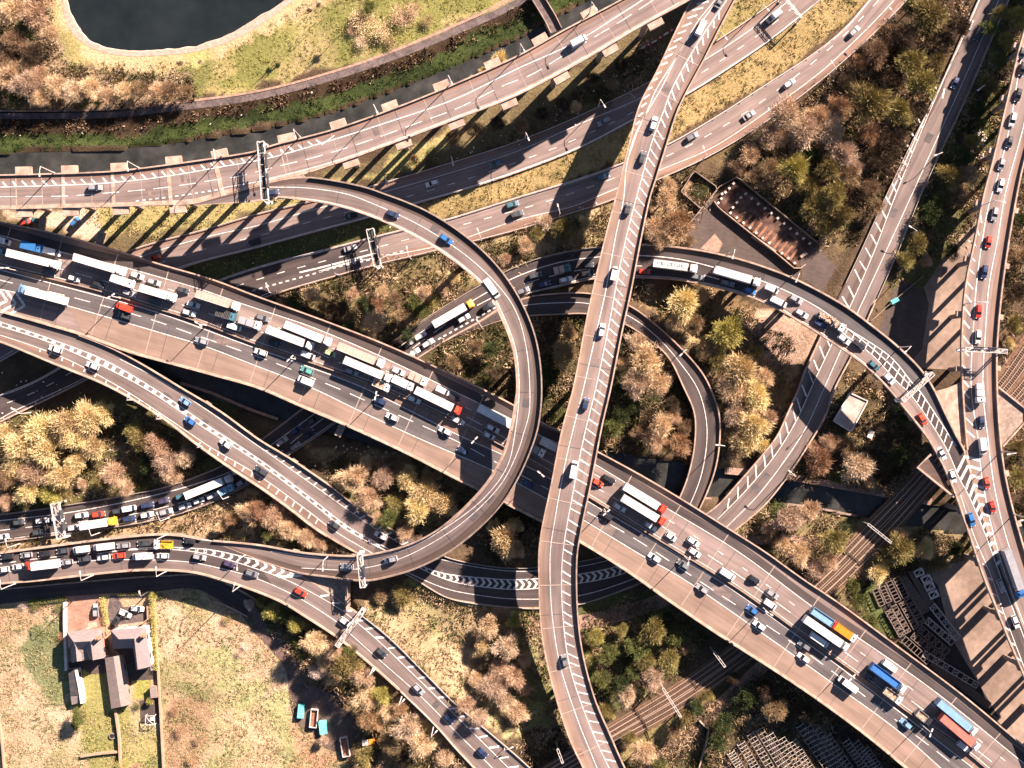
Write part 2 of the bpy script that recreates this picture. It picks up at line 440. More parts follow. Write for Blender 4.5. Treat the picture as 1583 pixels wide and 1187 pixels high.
# loop from the upper viaduct over the motorway
R2 = Road('loop', [(300, 315.6), (350, 300.6), (403, 285.6), (430, 278), (468, 273), (562, 288), (597, 300), (627, 311), (665, 328), (716, 361), (761, 401), (794, 444), (820, 495), (833, 540), (838.5, 600), (835, 648), (828, 678), (800, 743), (766, 792), (703, 848), (640, 880.5), (597, 893), (572, 898), (541, 897), (520, 893.5), (490, 890), (463, 886), (400, 866), (330, 837.5)],
 [(300, 317.5), (350, 314.5), (400, 311), (415, 306), (476, 311), (521, 319), (572, 335), (627, 359), (678, 388), (723, 421), (754, 452), (774, 492), (792, 540), (798, 600), (795, 623), (789, 658), (776.5, 701), (754, 741.5), (716, 784), (673, 820), (627, 842.5), (577, 855), (552, 858), (476, 854), (400, 841), (330, 834.5)],
 [(300, 316, 22.5), (420, 298, 24), (560, 310, 25.4), (650, 350, 25.6), (770, 430, 25.2), (815, 560, 24.2), (800, 690, 21.5), (740, 780, 17.5), (640, 860, 12.3), (550, 880, 9), (470, 872, 7.3), (340, 836, 7)],
 [(0, .06, 'conc'), (.06, .31, 'brown'), (.31, .88, 'asph_m'), (.88, 1, 'conc')])
# tall viaduct from top to bottom
R3 = Road('tall', [(1100, -50), (1068, 0), (1042.5, 50.5), (1015, 109), (987, 164), (972, 220), (952, 300), (936, 361), (921, 424), (906, 492), (885, 600), (868, 663), (850.5, 752), (837, 815), (832, 853), (832, 887), (834, 950), (840, 1001), (858, 1076.5), (883, 1150), (901, 1187), (925, 1240)],
 [(1165, -50), (1137, 0), (1113, 45), (1090.5, 90), (1065, 137), (1048, 172), (1032.5, 220), (1012, 285.5), (1007, 300), (992, 368), (977, 446.5), (962, 515), (945, 600), (931, 660.5), (916, 739), (901, 810), (893.5, 853), (892, 887), (894, 950), (901, 1006), (921, 1081.5), (941.5, 1129.5), (967, 1187), (995, 1240)],
 [(1100, 0, 20), (900, 650, 20), (868, 790, 19), (865, 880, 15), (860, 950, 12), (870, 1010, 10.2), (930, 1187, 8.5)],
 [(0, .03, 'conc'), (.03, .25, 'asph_w'), (.25, .85, 'asph'), (.85, .97, 'red_w'), (.97, 1, 'conc')])
# the motorway
M6S = [(-60, 455), (0, 482), (37, 492.5), (80, 505), (126, 518.5)]
M6 = Road('motorway', [(-60, 330), (0, 342), (76, 358), (177, 385), (253, 409), (328.5, 431), (400, 458), (501, 494.5), (602, 534), (741, 598), (794, 625), (835, 650), (868, 667), (924, 697), (992, 734), (1053, 770), (1136, 822), (1183, 852), (1240, 893), (1297, 931), (1385, 996), (1486, 1071.5), (1583, 1152), (1660, 1215)],
 M6S+[(202, 546), (253, 560), (328.5, 580.5), (400, 601), (463, 628), (552, 666), (627, 701), (703, 740), (741, 759), (838, 808), (898.5, 840), (972, 886), (1027, 925), (1103, 977), (1192, 1034), (1259, 1079), (1335, 1135), (1398, 1187), (1470, 1250)],
 [(0, 400, 10), (1583, 1180, 10)],
 [(0, .02, 'conc'), (.02, .05, 'red_w'), (.05, .97, 'asph'), (.97, 1, 'conc')])
# slip road off the motorway that drops to the ground, passes under it again and leaves at the top right
R6 = Road('slip', M6S+[(189.5, 545), (283, 600), (341, 635), (400, 678), (450.5, 708.6), (488, 734), (514, 752), (541.5, 774), (577, 800), (615, 822), (640, 836), (688, 860), (728, 870), (800, 878), (893.5, 868), (941.5, 857), (1010, 835), (1060, 812), (1106, 782), (1141, 744), (1174, 706), (1200, 673), (1216, 638), (1233.5, 600), (1241, 578), (1266, 522), (1294, 464), (1334.6, 378), (1370, 300), (1410, 217), (1448, 141.5), (1484, 61), (1511.5, 0), (1535, -50)],
 [(-60, 513), (0, 529), (86, 564), (172, 600), (253, 648), (303, 687), (366, 731), (400, 753), (450.5, 789.5), (483, 815), (506, 830), (552, 856), (600, 876), (640, 895), (690.5, 924), (728.5, 932.5), (800, 940), (833, 941), (893.5, 935), (951.6, 917), (990, 902), (1050, 872), (1100, 845), (1136, 820), (1179, 784), (1200, 760), (1223, 729), (1251, 686), (1276.5, 643), (1291, 600), (1317, 550), (1340, 497), (1385, 396), (1424, 300), (1448, 248), (1486, 169), (1532, 63), (1559.5, 0), (1580, -50)],
 [(-60, 490, 10), (126, 540, 10), (250, 610, 9.3), (330, 665, 8.2), (400, 715, 6.8), (490, 775, 4.7), (590, 840, 2.6), (690, 890, 1.1), (830, 908, .6), (960, 888, .8), (1060, 840, 2.4), (1140, 780, 4), (1225, 680, 4), (1280, 560, 3), (1320, 470, 2.2), (1400, 270, 1.2), (1540, -30, 1)],
 [(0, .05, 'brown'), (.05, .95, 'asph_m'), (.95, 1, 'conc')])
# lower left viaduct that comes down to the bank at the bottom
R4 = Road('lowleft', [(-60, 862), (0, 853), (76, 843), (177, 830), (253, 824), (300, 829), (330, 837), (400, 865.5), (463, 888), (500, 909), (536, 935), (562, 953), (602, 985.5), (653, 1036), (703, 1086.5), (754, 1129.5), (800, 1169), (850, 1215)],
 [(-60, 912), (0, 903), (60, 898), (121, 891), (202, 883), (253, 882), (303, 886), (350, 899), (400, 916), (438, 932.5), (476, 956), (521, 985.5), (577, 1031), (627, 1076.5), (678, 1127), (703, 1156), (735, 1190), (775, 1235)],
 [(0, 880, 7), (400, 880, 7), (470, 910, 7.3), (540, 960, 7), (610, 1020, 6.3), (700, 1110, 5.2), (800, 1200, 5.2)],
 [(0, .05, 'conc'), (.05, .95, 'asph_m'), (.95, 1, 'conc')])
# road with the queue that comes in under the motorway and climbs round to the right
R8 = Road('queue', [(-60, 800), (0, 794.5), (76, 784.5), (177, 768), (253, 753), (316, 731), (349, 716), (415, 671), (463, 634), (540, 575), (597, 534), (627, 513.5), (678, 479), (741, 441.5), (800, 411), (858, 392), (929, 381), (994.5, 377), (1053, 382), (1103, 390), (1161, 405), (1221, 427), (1266, 449), (1309, 474), (1347, 502), (1385, 532.5), (1423, 570), (1443, 600), (1461, 638), (1482, 680), (1493, 700), (1506, 750), (1519.5, 797), (1535.5, 842), (1557, 900), (1587, 980), (1612, 1050)],
 [(-60, 846), (0, 839), (88, 827), (177, 815), (253, 801), (328.5, 777), (384, 749), (445, 705), (516, 657), (590, 595), (648, 553), (703, 519.5), (740, 499), (770, 479), (808, 457), (863, 444), (916, 432), (982, 430), (1042.6, 433), (1103, 444), (1154, 458), (1200, 478), (1233.5, 497), (1289, 532.5), (1335, 565), (1371, 600), (1398, 633), (1436, 683), (1466, 741.5), (1491, 810), (1519, 893), (1537, 937.5), (1557, 988), (1583, 1049), (1603, 1100)],
 [(0, 820, .3), (860, 420, .5), (950, 405, 1.5), (1053, 405, 5), (1154, 430, 9.5), (1260, 480, 13), (1347, 530, 16.6), (1395, 580, 17), (1440, 640, 16.2), (1480, 700, 15.1), (1520, 800, 15), (1583, 1020, 15)],
 [(0, .05, 'conc'), (.05, .95, 'asph_d'), (.95, 1, 'conc')])
# inner ramp
R7 = Road('inner', [(703, 520), (740, 499.5), (770, 479.5), (812.6, 459.5), (863, 453), (914, 453), (972, 471), (1015, 502), (1053, 537.5), (1085.5, 575), (1099, 600), (1112, 638), (1113, 681), (1106, 726), (1085.5, 779), (1060, 825), (1030, 870)],
 [(703, 521), (754, 502.5), (776.5, 495), (820, 489), (860.6, 487), (908.6, 486), (964, 501), (1002, 525), (1032.5, 553), (1056, 600), (1072, 638), (1073, 681), (1065, 726), (1050, 767), (1020, 815), (990, 855)],
 [(740, 500, .5), (830, 474, .6), (908, 470, 1.4), (1000, 505, 2.6), (1080, 610, 4), (1090, 690, 4.2), (1060, 780, 3.9)],
 [(0, .06, 'conc'), (.06, .22, 'brown'), (.22, .94, 'asph_d'), (.94, 1, 'conc')])
# right hand viaduct
R11 = Road('right', [(1640, -90), (1583, 43), (1557, 146.5), (1531.7, 253), (1519, 300), (1504, 376), (1491, 439), (1485, 515), (1486, 600), (1492, 683), (1494, 700), (1506.5, 750), (1520, 797), (1536, 842), (1557.5, 900), (1587.5, 980), (1613, 1050)],
 [(1690, -60), (1640, 60), (1605, 170), (1580, 262), (1572, 300), (1557, 388), (1547, 464), (1541, 540), (1541, 600), (1547, 688), (1557, 751.6), (1583, 848), (1610, 930), (1640, 1010)],
 [(1600, 0, 15), (1583, 900, 15)],
 [(0, .03, 'conc'), (.03, .12, 'asph_w'), (.12, .76, 'asph'), (.76, .97, 'red_w'), (.97, 1, 'conc')])
# dual carriageway on the ground
RA = Road('upper', [(-60, 530), (0, 505), (90, 440), (197, 388), (253, 370), (316, 354), (400, 329), (488, 308), (572, 287), (678, 256.5), (800, 217.5), (901, 175.6), (1002, 126), (1100, 67), (1138.6, 42), (1199, 0), (1260, -45)],
 [(-60, 590), (0, 560), (120, 490), (283, 415), (400, 383), (488, 359), (567, 338), (642.6, 316), (700, 299.5), (800, 267), (901, 227.4), (979, 187), (1063, 146.5), (1128.5, 106), (1190, 64), (1236, 28), (1269, 0), (1320, -45)],
 [(0, 500, .15), (1200, 0, .15)],
 [(0, .17, 'red_w'), (.17, .96, 'asph'), (.96, 1, 'conc')])
RB = Road('lower', [(-60, 640), (0, 610), (60, 585), (200, 498), (331, 435), (400, 411), (501, 385), (622, 354), (690.6, 338), (800, 304), (901, 273), (957, 253), (1032.5, 222), (1103, 182), (1190, 126), (1259, 81), (1304, 35+9), (1337, 6), (1380, -45)],
 [(-60, 685), (0, 654), (111, 600), (250, 528), (415, 459), (521, 427), (587, 409), (690.6, 384), (800, 356), (876, 333), (946.5, 310), (1015, 280), (1103, 239), (1183, 190), (1271, 124), (1345, 58), (1403, 0), (1440, -45)],
 [(0, 640, .15), (1200, 150, .15)],
 [(0, .05, 'conc'), (.05, .72, 'asph'), (.72, 1, 'red_w')])
# railway
RW = Road('rail', [(1640, 455), (1583, 517), (1539, 580), (1465, 668), (1403, 741), (1335, 810), (1259, 890), (1190, 950), (1128.5, 998), (1040, 1060), (939, 1122), (850, 1178), (760, 1230)],
 [(1690, 500), (1640, 560), (1583, 632), (1510, 690), (1448, 753), (1385, 825), (1317, 895), (1240, 962), (1164, 1021), (1060, 1095), (952, 1155), (880, 1198), (790, 1250)],
 [(1600, 560, .9), (1400, 780, 1.0), (900, 1160, .4)],
 [(0, 1, 'ballast')])
# local road below the lower left viaduct
RL = Road('local', [(-60, 915), (0, 910), (121, 899), (202, 892), (253, 889), (310, 888), (352, 901), (395, 925)],
 [(-60, 940), (0, 934), (101, 922), (177, 917), (230, 915.5), (303, 910), (336, 926), (378, 952)],
 [(0, 920, .12), (380, 930, .12)],
 [(0, .1, 'conc'), (.1, 1, 'asph_d')])
ELEV = [TV, R2, R3, M6, R11]
# ------------------------------------------------------------------ ground: one sheet, raised under the banks, lowered in the water courses, out to the horizon
def inpoly(x, y, poly):
    x = np.asarray(x); y = np.asarray(y); ins = np.zeros(x.shape, bool); n = len(poly); j = n-1
    for i in range(n):
        xi, yi = poly[i]; xj, yj = poly[j]
        c = ((yi > y) != (yj > y)) & (x < (xj-xi)*(y-yi)/((yj-yi) if yj != yi else 1e-9)+xi)
        ins ^= c; j = i
    return ins
LAKE = [(100, -30), (104, 0), (116, 33), (131, 56), (157, 71), (192, 78), (227, 78), (258, 76), (303, 71), (354, 53), (400, 26), (440, 0), (470, -30)]
LAKE_OUT = [(88, -30), (93, 0), (98.5, 38), (114, 61), (141.5, 78), (177, 88), (227, 90), (303, 83), (354, 68), (400, 45), (461, 0), (500, -30)]
RIVER = [(-60, 236), (0, 235), (152, 232.5), (253, 222), (400, 201), (501, 177), (602, 141.5), (690, 106), (800, 59), (861, 25), (906, 0), (960, -40), (1060, -40), (1005, 12), (900, 72), (800, 123), (690, 170), (590, 208), (480, 240), (380, 268), (253, 288), (100, 296), (-60, 300)]
CANAL = [(180, 528), (300, 556), (460, 612), (640, 660), (800, 682), (929, 694), (1058, 716), (1218, 742), (1370, 767), (1500, 792), (1640, 815), (1640, 850), (1480, 827), (1324, 797), (1196, 776), (1060, 765), (960, 742), (800, 726), (640, 704), (430, 650), (290, 606), (180, 580)]
rr = lambda pts, n=120: [tuple(q) for q in spline(pts, 6)]
LAKE, LAKE_OUT = rr(LAKE), rr(LAKE_OUT)
_g = np.random.default_rng(4); LAKE = [(q[0]+_g.normal(0, .55), q[1]+_g.normal(0, .55)) for q in LAKE]
GX0, GX1, GY0, GY1, GS = -222.0, 222.0, -172.0, 172.0, 1.3
gx = np.arange(GX0, GX1+.1, GS); gy = np.arange(GY0, GY1+.1, GS)
GXX, GYY = np.meshgrid(gx, gy)
def build_height():
    H = np.zeros_like(GXX)
    pts = []
    for r in ROADS.values():
        if r in ELEV: continue
        f4 = r.frac(470, 915) if r is R4 else 0; f5 = r.frac(745, 1135) if r is R4 else 1
        for i in range(r.n):
            f = i/(r.n-1)
            if (r is R4 and f4 < f < f5) or r.z[i] < 3.2:
                fade = 1.0
                if r is R4: fade = min(1, (f-f4)/0.06)
                pts.append((r.W[i][0], r.W[i][1], r.hw[i], r.z[i]*fade))
    pts = np.array(pts)
    flat = np.stack([GXX.ravel(), GYY.ravel()], 1); out = np.zeros(len(flat))
    for a in range(0, len(flat), 4000):
        q = flat[a:a+4000]
        d = np.hypot(q[:, None, 0]-pts[None, :, 0], q[:, None, 1]-pts[None, :, 1])-pts[None, :, 2]
        # highest bank that no road pokes below
        zc = pts[None, :, 3]-0.32-np.maximum(0, d-1.2)*0.55
        zc = np.where(d < 25, zc, -9)
        hi = np.maximum(0, zc.max(1))
        near = np.where(d < 1.6, pts[None, :, 3]-0.32, 99).min(1)
        out[a:a+4000] = np.minimum(hi, np.maximum(near, -0.1))
    H = out.reshape(GXX.shape)
    px, py = PX(GXX, GYY)
    for poly, zb in ((LAKE, -1.2), (RIVER, -2.6), (CANAL, -2.4)):
        H[inpoly(px, py, poly)] = zb
    # the grass bank falls from the path down to the river
    bank = inpoly(px, py, [(-60, 206), (0, 206), (200, 205), (400, 172), (640, 92), (830, 10), (900, -40), (960, -40), (861, 25), (690, 106), (501, 177), (253, 222), (-60, 236)])
    H[bank] = -0.7
    return H
GH = build_height()
def gz(x, y):
    fx = np.clip((np.asarray(x)-GX0)/GS, 0, len(gx)-1.001); fy = np.clip((np.asarray(y)-GY0)/GS, 0, len(gy)-1.001)
    i = fx.astype(int) if hasattr(fx, 'astype') else int(fx); j = fy.astype(int) if hasattr(fy, 'astype') else int(fy)
    u = fx-i; v = fy-j
    r = GH[j, i]*(1-u)*(1-v)+GH[j, i+1]*u*(1-v)+GH[j+1, i]*(1-u)*v+GH[j+1, i+1]*u*v
    return float(r) if np.ndim(x) == 0 else r
# regions of the ground: photograph outline, two colours of what grows or lies there, softness of the edge in pixels
SOIL = ((.055, .038, .024), (.10, .07, .042))
REG = [
 ([(-60, -60), (620, -60), (800, -40), (800, 0), (627, 73), (400, 142), (253, 162), (177, 172), (-60, 175)], (.19, .165, .06), (.29, .235, .10), 10, (.12, .12, .04), (.30, .215, .12)),
 ([(90, -30), (90, 40), (150, 105), (250, 112), (330, 95), (420, 60), (500, 0), (500, -40)], (.32, .235, .125), (.40, .30, .17), 10, (.25, .23, .09)),
 ([(400, 60), (480, 20), (560, -20), (760, -40), (760, 10), (560, 95), (400, 140), (330, 130)], (.115, .12, .035), (.20, .185, .06), 14, (.08, .085, .026), (.27, .21, .10)),
 ([(-60, -60), (88, -60), (80, 60), (110, 100), (70, 120), (-60, 110)], (.17, .125, .075), (.26, .19, .12), 10),
 ([(-60, 100), (90, 98), (300, 112), (300, 165), (180, 172), (-60, 174)], (.15, .11, .065), (.24, .18, .11), 10),
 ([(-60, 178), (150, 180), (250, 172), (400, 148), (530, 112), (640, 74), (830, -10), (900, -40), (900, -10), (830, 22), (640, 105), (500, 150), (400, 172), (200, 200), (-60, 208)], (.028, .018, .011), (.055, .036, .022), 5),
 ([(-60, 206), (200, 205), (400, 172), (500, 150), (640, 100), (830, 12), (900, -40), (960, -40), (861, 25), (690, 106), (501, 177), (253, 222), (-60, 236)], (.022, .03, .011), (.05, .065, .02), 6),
 ([(-60, 318), (420, 300), (700, 190), (1000, 40), (1060, 60), (980, 160), (700, 250), (400, 330), (200, 400), (-60, 345)], (.085, .065, .035), (.14, .11, .055), 14),
 ([(130, 318), (430, 305), (570, 275), (630, 225), (700, 205), (690, 235), (560, 285), (400, 325), (230, 370), (130, 345)], (.20, .18, .07), (.31, .25, .11), 10),
 ([(0, 322), (90, 322), (150, 330), (170, 372), (60, 350), (0, 338)], (.34, .25, .17), (.46, .36, .26), 6),
 ([(200, 460), (331, 431), (420, 405), (520, 380), (640, 348), (640, 318), (500, 358), (290, 415), (200, 440)], (.042, .052, .02), (.085, .085, .032), 3),  # left part of the median: shade put into the grass colour
 ([(640, 348), (800, 302), (960, 250), (1030, 220), (1190, 124), (1300, 40), (1340, 0), (1380, -50), (1290, -50), (1190, 62), (1063, 147), (980, 188), (800, 268), (700, 300), (640, 318)], (.20, .15, .065), (.30, .22, .10), 3),
 ([(1100, 70), (1140, 45), (1250, -60), (1130, -60), (1080, 60)], (.15, .14, .045), (.26, .2, .09), 5),
 ([(420, 460), (600, 408), (800, 357), (950, 310), (945, 375), (860, 388), (740, 440), (610, 520), (500, 492)], (.115, .09, .042), (.21, .165, .08), 12),
 ([(690, 385), (800, 360), (945, 318), (930, 360), (800, 400), (720, 440), (680, 430)], (.25, .19, .10), (.36, .27, .15), 8),
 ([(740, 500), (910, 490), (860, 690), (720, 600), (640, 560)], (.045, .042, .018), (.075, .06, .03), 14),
 ([(1000, 300), (1060, 280), (1070, 330), (1050, 380), (990, 380)], (.24, .16, .09), (.34, .24, .14), 8),
 ([(1080, 240), (1200, 170), (1240, 160), (1340, 240), (1330, 380), (1260, 370), (1150, 280)], (.085, .06, .03), (.15, .11, .055), 12),
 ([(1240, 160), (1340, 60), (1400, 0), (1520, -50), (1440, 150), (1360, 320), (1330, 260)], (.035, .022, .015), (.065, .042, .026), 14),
 ([(1420, 300), (1560, -40), (1600, -40), (1530, 250), (1490, 420), (1410, 470), (1370, 440)], (.055, .058, .022), (.12, .105, .045), 14),
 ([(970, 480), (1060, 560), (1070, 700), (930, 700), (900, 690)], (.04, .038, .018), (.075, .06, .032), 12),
 ([(960, 450), (1100, 440), (1230, 520), (1240, 560), (1180, 700), (1110, 720), (1110, 620), (1050, 520)], (.14, .095, .05), (.22, .155, .08), 10),
 ([(1155, 490), (1215, 482), (1262, 520), (1235, 560), (1190, 570)], (.30, .20, .135), (.40, .28, .20), 8),
 ([(1230, 690), (1300, 560), (1360, 600), (1450, 720), (1400, 770), (1218, 742)], (.055, .045, .022), (.10, .075, .04), 10),
 ([(1170, 780), (1330, 800), (1400, 760), (1470, 790), (1480, 830), (1330, 960), (1250, 890), (1140, 810)], (.14, .115, .055), (.22, .17, .085), 10),
 ([(1400, 820), (1500, 820), (1520, 890), (1420, 900), (1330, 910)], (.10, .08, .04), (.17, .13, .07), 8),
 ([(1300, 900), (1345, 880), (1400, 960), (1380, 985), (1320, 945)], (.06, .075, .025), (.12, .13, .05), 6),
 ([(-60, 640), (350, 600), (380, 720), (240, 755), (-60, 790)], (.065, .06, .024), (.12, .10, .042), 14),
 ([(-60, 838), (330, 776), (400, 755), (540, 850), (470, 855), (330, 830), (-60, 850)], (.26, .18, .10), (.36, .26, .15), 8),
 ([(480, 690), (640, 705), (760, 770), (700, 830), (620, 820), (520, 750)], (.15, .12, .06), (.23, .18, .09), 10),
 ([(-60, 930), (230, 910), (310, 905), (390, 950), (450, 1030), (470, 1110), (540, 1190), (540, 1260), (-60, 1260)], (.27, .185, .11), (.41, .30, .195), 6, (.20, .19, .085), (.30, .17, .10)),
 ([(330, 1000), (440, 1060), (440, 1250), (330, 1250)], (.20, .20, .085), (.31, .285, .14), 30, (.36, .25, .15), (.14, .15, .06)),
 ([(45, 960), (105, 950), (105, 1110), (60, 1090), (50, 1010)], (.09, .105, .05), (.17, .175, .085), 16),
 ([(270, 1080), (300, 1060), (330, 1110), (300, 1190), (260, 1190)], (.19, .125, .07), (.29, .19, .115), 14),
 ([(106, 1030), (172, 1020), (200, 1090), (200, 1190), (140, 1190), (110, 1100)], (.15, .15, .05), (.24, .215, .08), 3),
 ([(195, 1140), (250, 1130), (255, 1260), (195, 1260)], (.20, .185, .07), (.28, .235, .10), 3),
 ([(205, 1050), (232, 1045), (235, 1078), (208, 1082)], (.22, .21, .055), (.26, .24, .07), 2),
 ([(400, 940), (480, 960), (570, 1035), (680, 1130), (720, 1190), (720, 1260), (560, 1260), (540, 1140), (470, 1030)], (.17, .125, .06), (.27, .195, .10), 10),
 ([(545, 940), (640, 895), (840, 940), (840, 1010), (885, 1160), (830, 1160), (680, 1060), (600, 985)], (.19, .14, .078), (.30, .222, .13), 8, (.15, .155, .06), (.24, .155, .10)),
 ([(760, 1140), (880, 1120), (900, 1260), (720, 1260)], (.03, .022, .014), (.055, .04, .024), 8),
 ([(895, 940), (1000, 905), (1100, 980), (1000, 1080), (920, 1090)], (.065, .075, .028), (.13, .12, .05), 10),
 ([(960, 1190), (1090, 1100), (1180, 1030), (1230, 1070), (1400, 1190), (1400, 1260), (940, 1260)], (.05, .04, .022), (.085, .068, .035), 8),
 ([(960, 1155), (1050, 1100), (1100, 1080), (1060, 1110), (1030, 1190), (950, 1200)], (.15, .12, .05), (.23, .18, .08), 8),
]
def build_ground():
    px, py = PX(GXX, GYY)
    def vnoise(s, seed):
        g = np.random.default_rng(seed); a = g.random((64, 64))
        x = (GXX/s) % 63; y = (GYY/s) % 63; i = x.astype(int); j = y.astype(int); u = x-i; v = y-j
        u = u*u*(3-2*u); v = v*v*(3-2*v)
        return a[j, i]*(1-u)*(1-v)+a[j, i+1]*u*(1-v)+a[j+1, i]*(1-u)*v+a[j+1, i+1]*u*v
    n1 = (vnoise(9, 1)+.6*vnoise(4, 2)+.4*vnoise(1.9, 3))/2-.5
    n2 = (vnoise(8, 4)+.6*vnoise(3.7, 5)+.4*vnoise(1.7, 6))/2-.5
    n3 = np.clip((vnoise(14, 7)*.5+.35*vnoise(4.3, 8)+.35*vnoise(1.8, 9)-.6)*1.7+.5, 0, 1)[..., None]
    C = np.array(SOIL[0])*(1-n3)+np.array(SOIL[1])*n3
    n4 = np.clip((vnoise(26, 11)*.6+.3*vnoise(9, 12)+.25*vnoise(3.1, 13)-.58)*4, 0, 1)[..., None]; n5 = np.clip((vnoise(31, 15)*.6+.3*vnoise(11, 16)+.25*vnoise(2.7, 17)-.66)*4, 0, 1)[..., None]
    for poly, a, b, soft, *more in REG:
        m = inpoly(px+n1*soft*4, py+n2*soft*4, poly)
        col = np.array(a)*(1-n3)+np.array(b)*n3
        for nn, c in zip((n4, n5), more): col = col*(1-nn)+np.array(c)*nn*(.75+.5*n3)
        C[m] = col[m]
    nx, ny = len(gx), len(gy)
    vs = np.stack([GXX.ravel(), GYY.ravel(), GH.ravel()], 1)
    idx = np.arange(nx*ny).reshape(ny, nx)
    f = np.stack([idx[:-1, :-1].ravel(), idx[:-1, 1:].ravel(), idx[1:, 1:].ravel(), idx[1:, :-1].ravel()], 1)
    ring = np.concatenate([idx[0, :], idx[1:, -1], idx[-1, -2::-1], idx[-2:0:-1, 0]])
    base = len(vs); far = vs[ring].copy()
    far[:, :2] *= 16.0; far[:, 2] = -0.5
    nr = len(ring); k = np.arange(nr)
    f2 = np.stack([ring, base+k, base+(k+1) % nr, ring[(k+1) % nr]], 1)
    V = np.concatenate([vs, far]); Fc = np.concatenate([f, f2])
    me = bpy.data.meshes.new('ground'); me.from_pydata(V.tolist(), [], Fc.tolist())
    ca = me.color_attributes.new('ground_colour', 'FLOAT_COLOR', 'POINT')
    cc = np.ones((len(V), 4)); cc[:len(vs), :3] = C.reshape(-1, 3); cc[len(vs):, :3] = (.10, .085, .045)
    ca.data.foreach_set('color', cc.ravel())
    me.polygons.foreach_set('use_smooth', [True]*len(me.polygons))
    m = bpy.data.materials.new('ground_cover'); m.use_nodes = True; nt = m.node_tree; b = nt.nodes['Principled BSDF']
    b.inputs['Roughness'].default_value = 1.0; b.inputs['Specular IOR Level'].default_value = 0.05
    at = nt.nodes.new('ShaderNodeAttribute'); at.attribute_name = 'ground_colour'
    tc = nt.nodes.new('ShaderNodeTexCoord')
    n = nt.nodes.new('ShaderNodeTexNoise'); n.inputs['Scale'].default_value = 1.1; n.inputs['Detail'].default_value = 7; n.inputs['Roughness'].default_value = .75
    nt.links.new(tc.outputs['Object'], n.inputs['Vector'])
    mr = nt.nodes.new('ShaderNodeMapRange'); mr.inputs['From Min'].default_value = .3; mr.inputs['From Max'].default_value = .7
    mr.inputs['To Min'].default_value = .55; mr.inputs['To Max'].default_value = 1.35
    nt.links.new(n.outputs['Fac'], mr.inputs['Value'])
    vm = nt.nodes.new('ShaderNodeVectorMath'); vm.operation = 'SCALE'
    nt.links.new(at.outputs['Color'], vm.inputs[0]); nt.links.new(mr.outputs['Result'], vm.inputs['Scale'])
    nt.links.new(vm.outputs['Vector'], b.inputs['Base Color'])
    bp = nt.nodes.new('ShaderNodeBump'); bp.inputs['Strength'].default_value = 0.9; bp.inputs['Distance'].default_value = 0.5
    nt.links.new(n.outputs['Fac'], bp.inputs['Height']); nt.links.new(bp.outputs['Normal'], b.inputs['Normal'])
    me.materials.append(m)
    tag(link('ground', me), 'scrubby ground with grass, soil and reeds between the roads', kind='structure')
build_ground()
def sheet(name, poly, z, m, label, smooth_pts=False, kind='structure'):
    pts = [tuple(q) for q in (spline(poly+[poly[0]], 5)[:-1] if smooth_pts else poly)]
    mb = MB(); w = [P(q[0], q[1], 0) for q in pts]
    a = sum(w[i-1][0]*w[i][1]-w[i][0]*w[i-1][1] for i in range(len(w)))
    if a < 0: w = w[::-1]
    mb.add([(q[0], q[1], z) for q in w], [tuple(range(len(w)))])
    return tag(mb.build(name, M[m]), label, kind=kind)
sheet('lake_water', LAKE, -0.25, 'water', 'dark lake at the top left corner')
sheet('river_water', RIVER, -1.3, 'canal', 'dark river beside the upper viaduct')
sheet('canal_water', CANAL, -1.1, 'canal', 'dark canal passing under the motorway')
# gravel shore round the lake
mb = MB(); _lo = at_frac(np.array(LAKE_OUT), np.linspace(0, 1, 150)); _li = at_frac(np.array(LAKE), np.linspace(0, 1, 150)); _lo = _li+(_lo-_li)*.72
_lj = _li+(_lo-_li)*0.12
mb.ribbon([P(*q, .06) for q in _lo], [P(q[0], q[1], .05) for q in _lj]); mb.ribbon([P(q[0], q[1], .05) for q in _lj], [P(q[0]+(_li[i][0]-_lo[i][0])*.25, q[1]+(_li[i][1]-_lo[i][1])*.25, -.5) for i, q in enumerate(_li)])
tag(mb.build('lake_shore', M['beach']), 'pale gravel shore round the lake', kind='structure')
def ground_path(name, pts, w, m, label, dz=0.07, kind='structure'):
    p = np.array([P(q[0], q[1], 0) for q in spline(pts, 5)])
    wd = np.full(len(p), w) if np.isscalar(w) else np.interp(np.linspace(0, 1, len(p)), np.linspace(0, 1, len(w)), w)
    t = np.gradient(p[:, :2], axis=0); t /= np.linalg.norm(t, axis=1)[:, None]
    n = np.stack([-t[:, 1], t[:, 0], 0*t[:, 0]], 1)*(wd/2)[:, None]
    a, b = p+n, p-n
    for q in (a, b, p): q[:, 2] = np.maximum(0, gz(q[:, 0], q[:, 1]))+dz
    mb = MB(); c = cum(p); k = 3
    for i in range(k):
        l = a+(b-a)*i/k; r = a+(b-a)*(i+1)/k
        mb.ribbon(l, r, 0, uv=[(c[j], i) for j in range(len(p))]+[(c[j], i+1) for j in range(len(p))])
    return tag(mb.build(name, M[m]), label, kind=kind)
ground_path('towpath', [(-60, 176), (0, 178), (101, 178), (177, 176), (253, 168), (400, 148), (526, 115), (627, 80), (728, 38), (800, 4), (870, -40)], 2.3, 'path', 'gravel path between the lake meadow and the river')
ground_path('path_verge', [(-60, 171), (0, 172.5), (101, 172), (177, 170), (253, 161), (400, 141), (526, 107.5), (627, 71), (728, 28), (800, -7), (860, -40)], 0.9, 'tanpath', 'narrow tan verge along the gravel path')
ground_path('canal_towpath', [(1120, 727), (1218, 737), (1300, 751), (1372, 764), (1440, 776)], 2.2, 'tanpath', 'reddish towpath on the north bank of the canal')
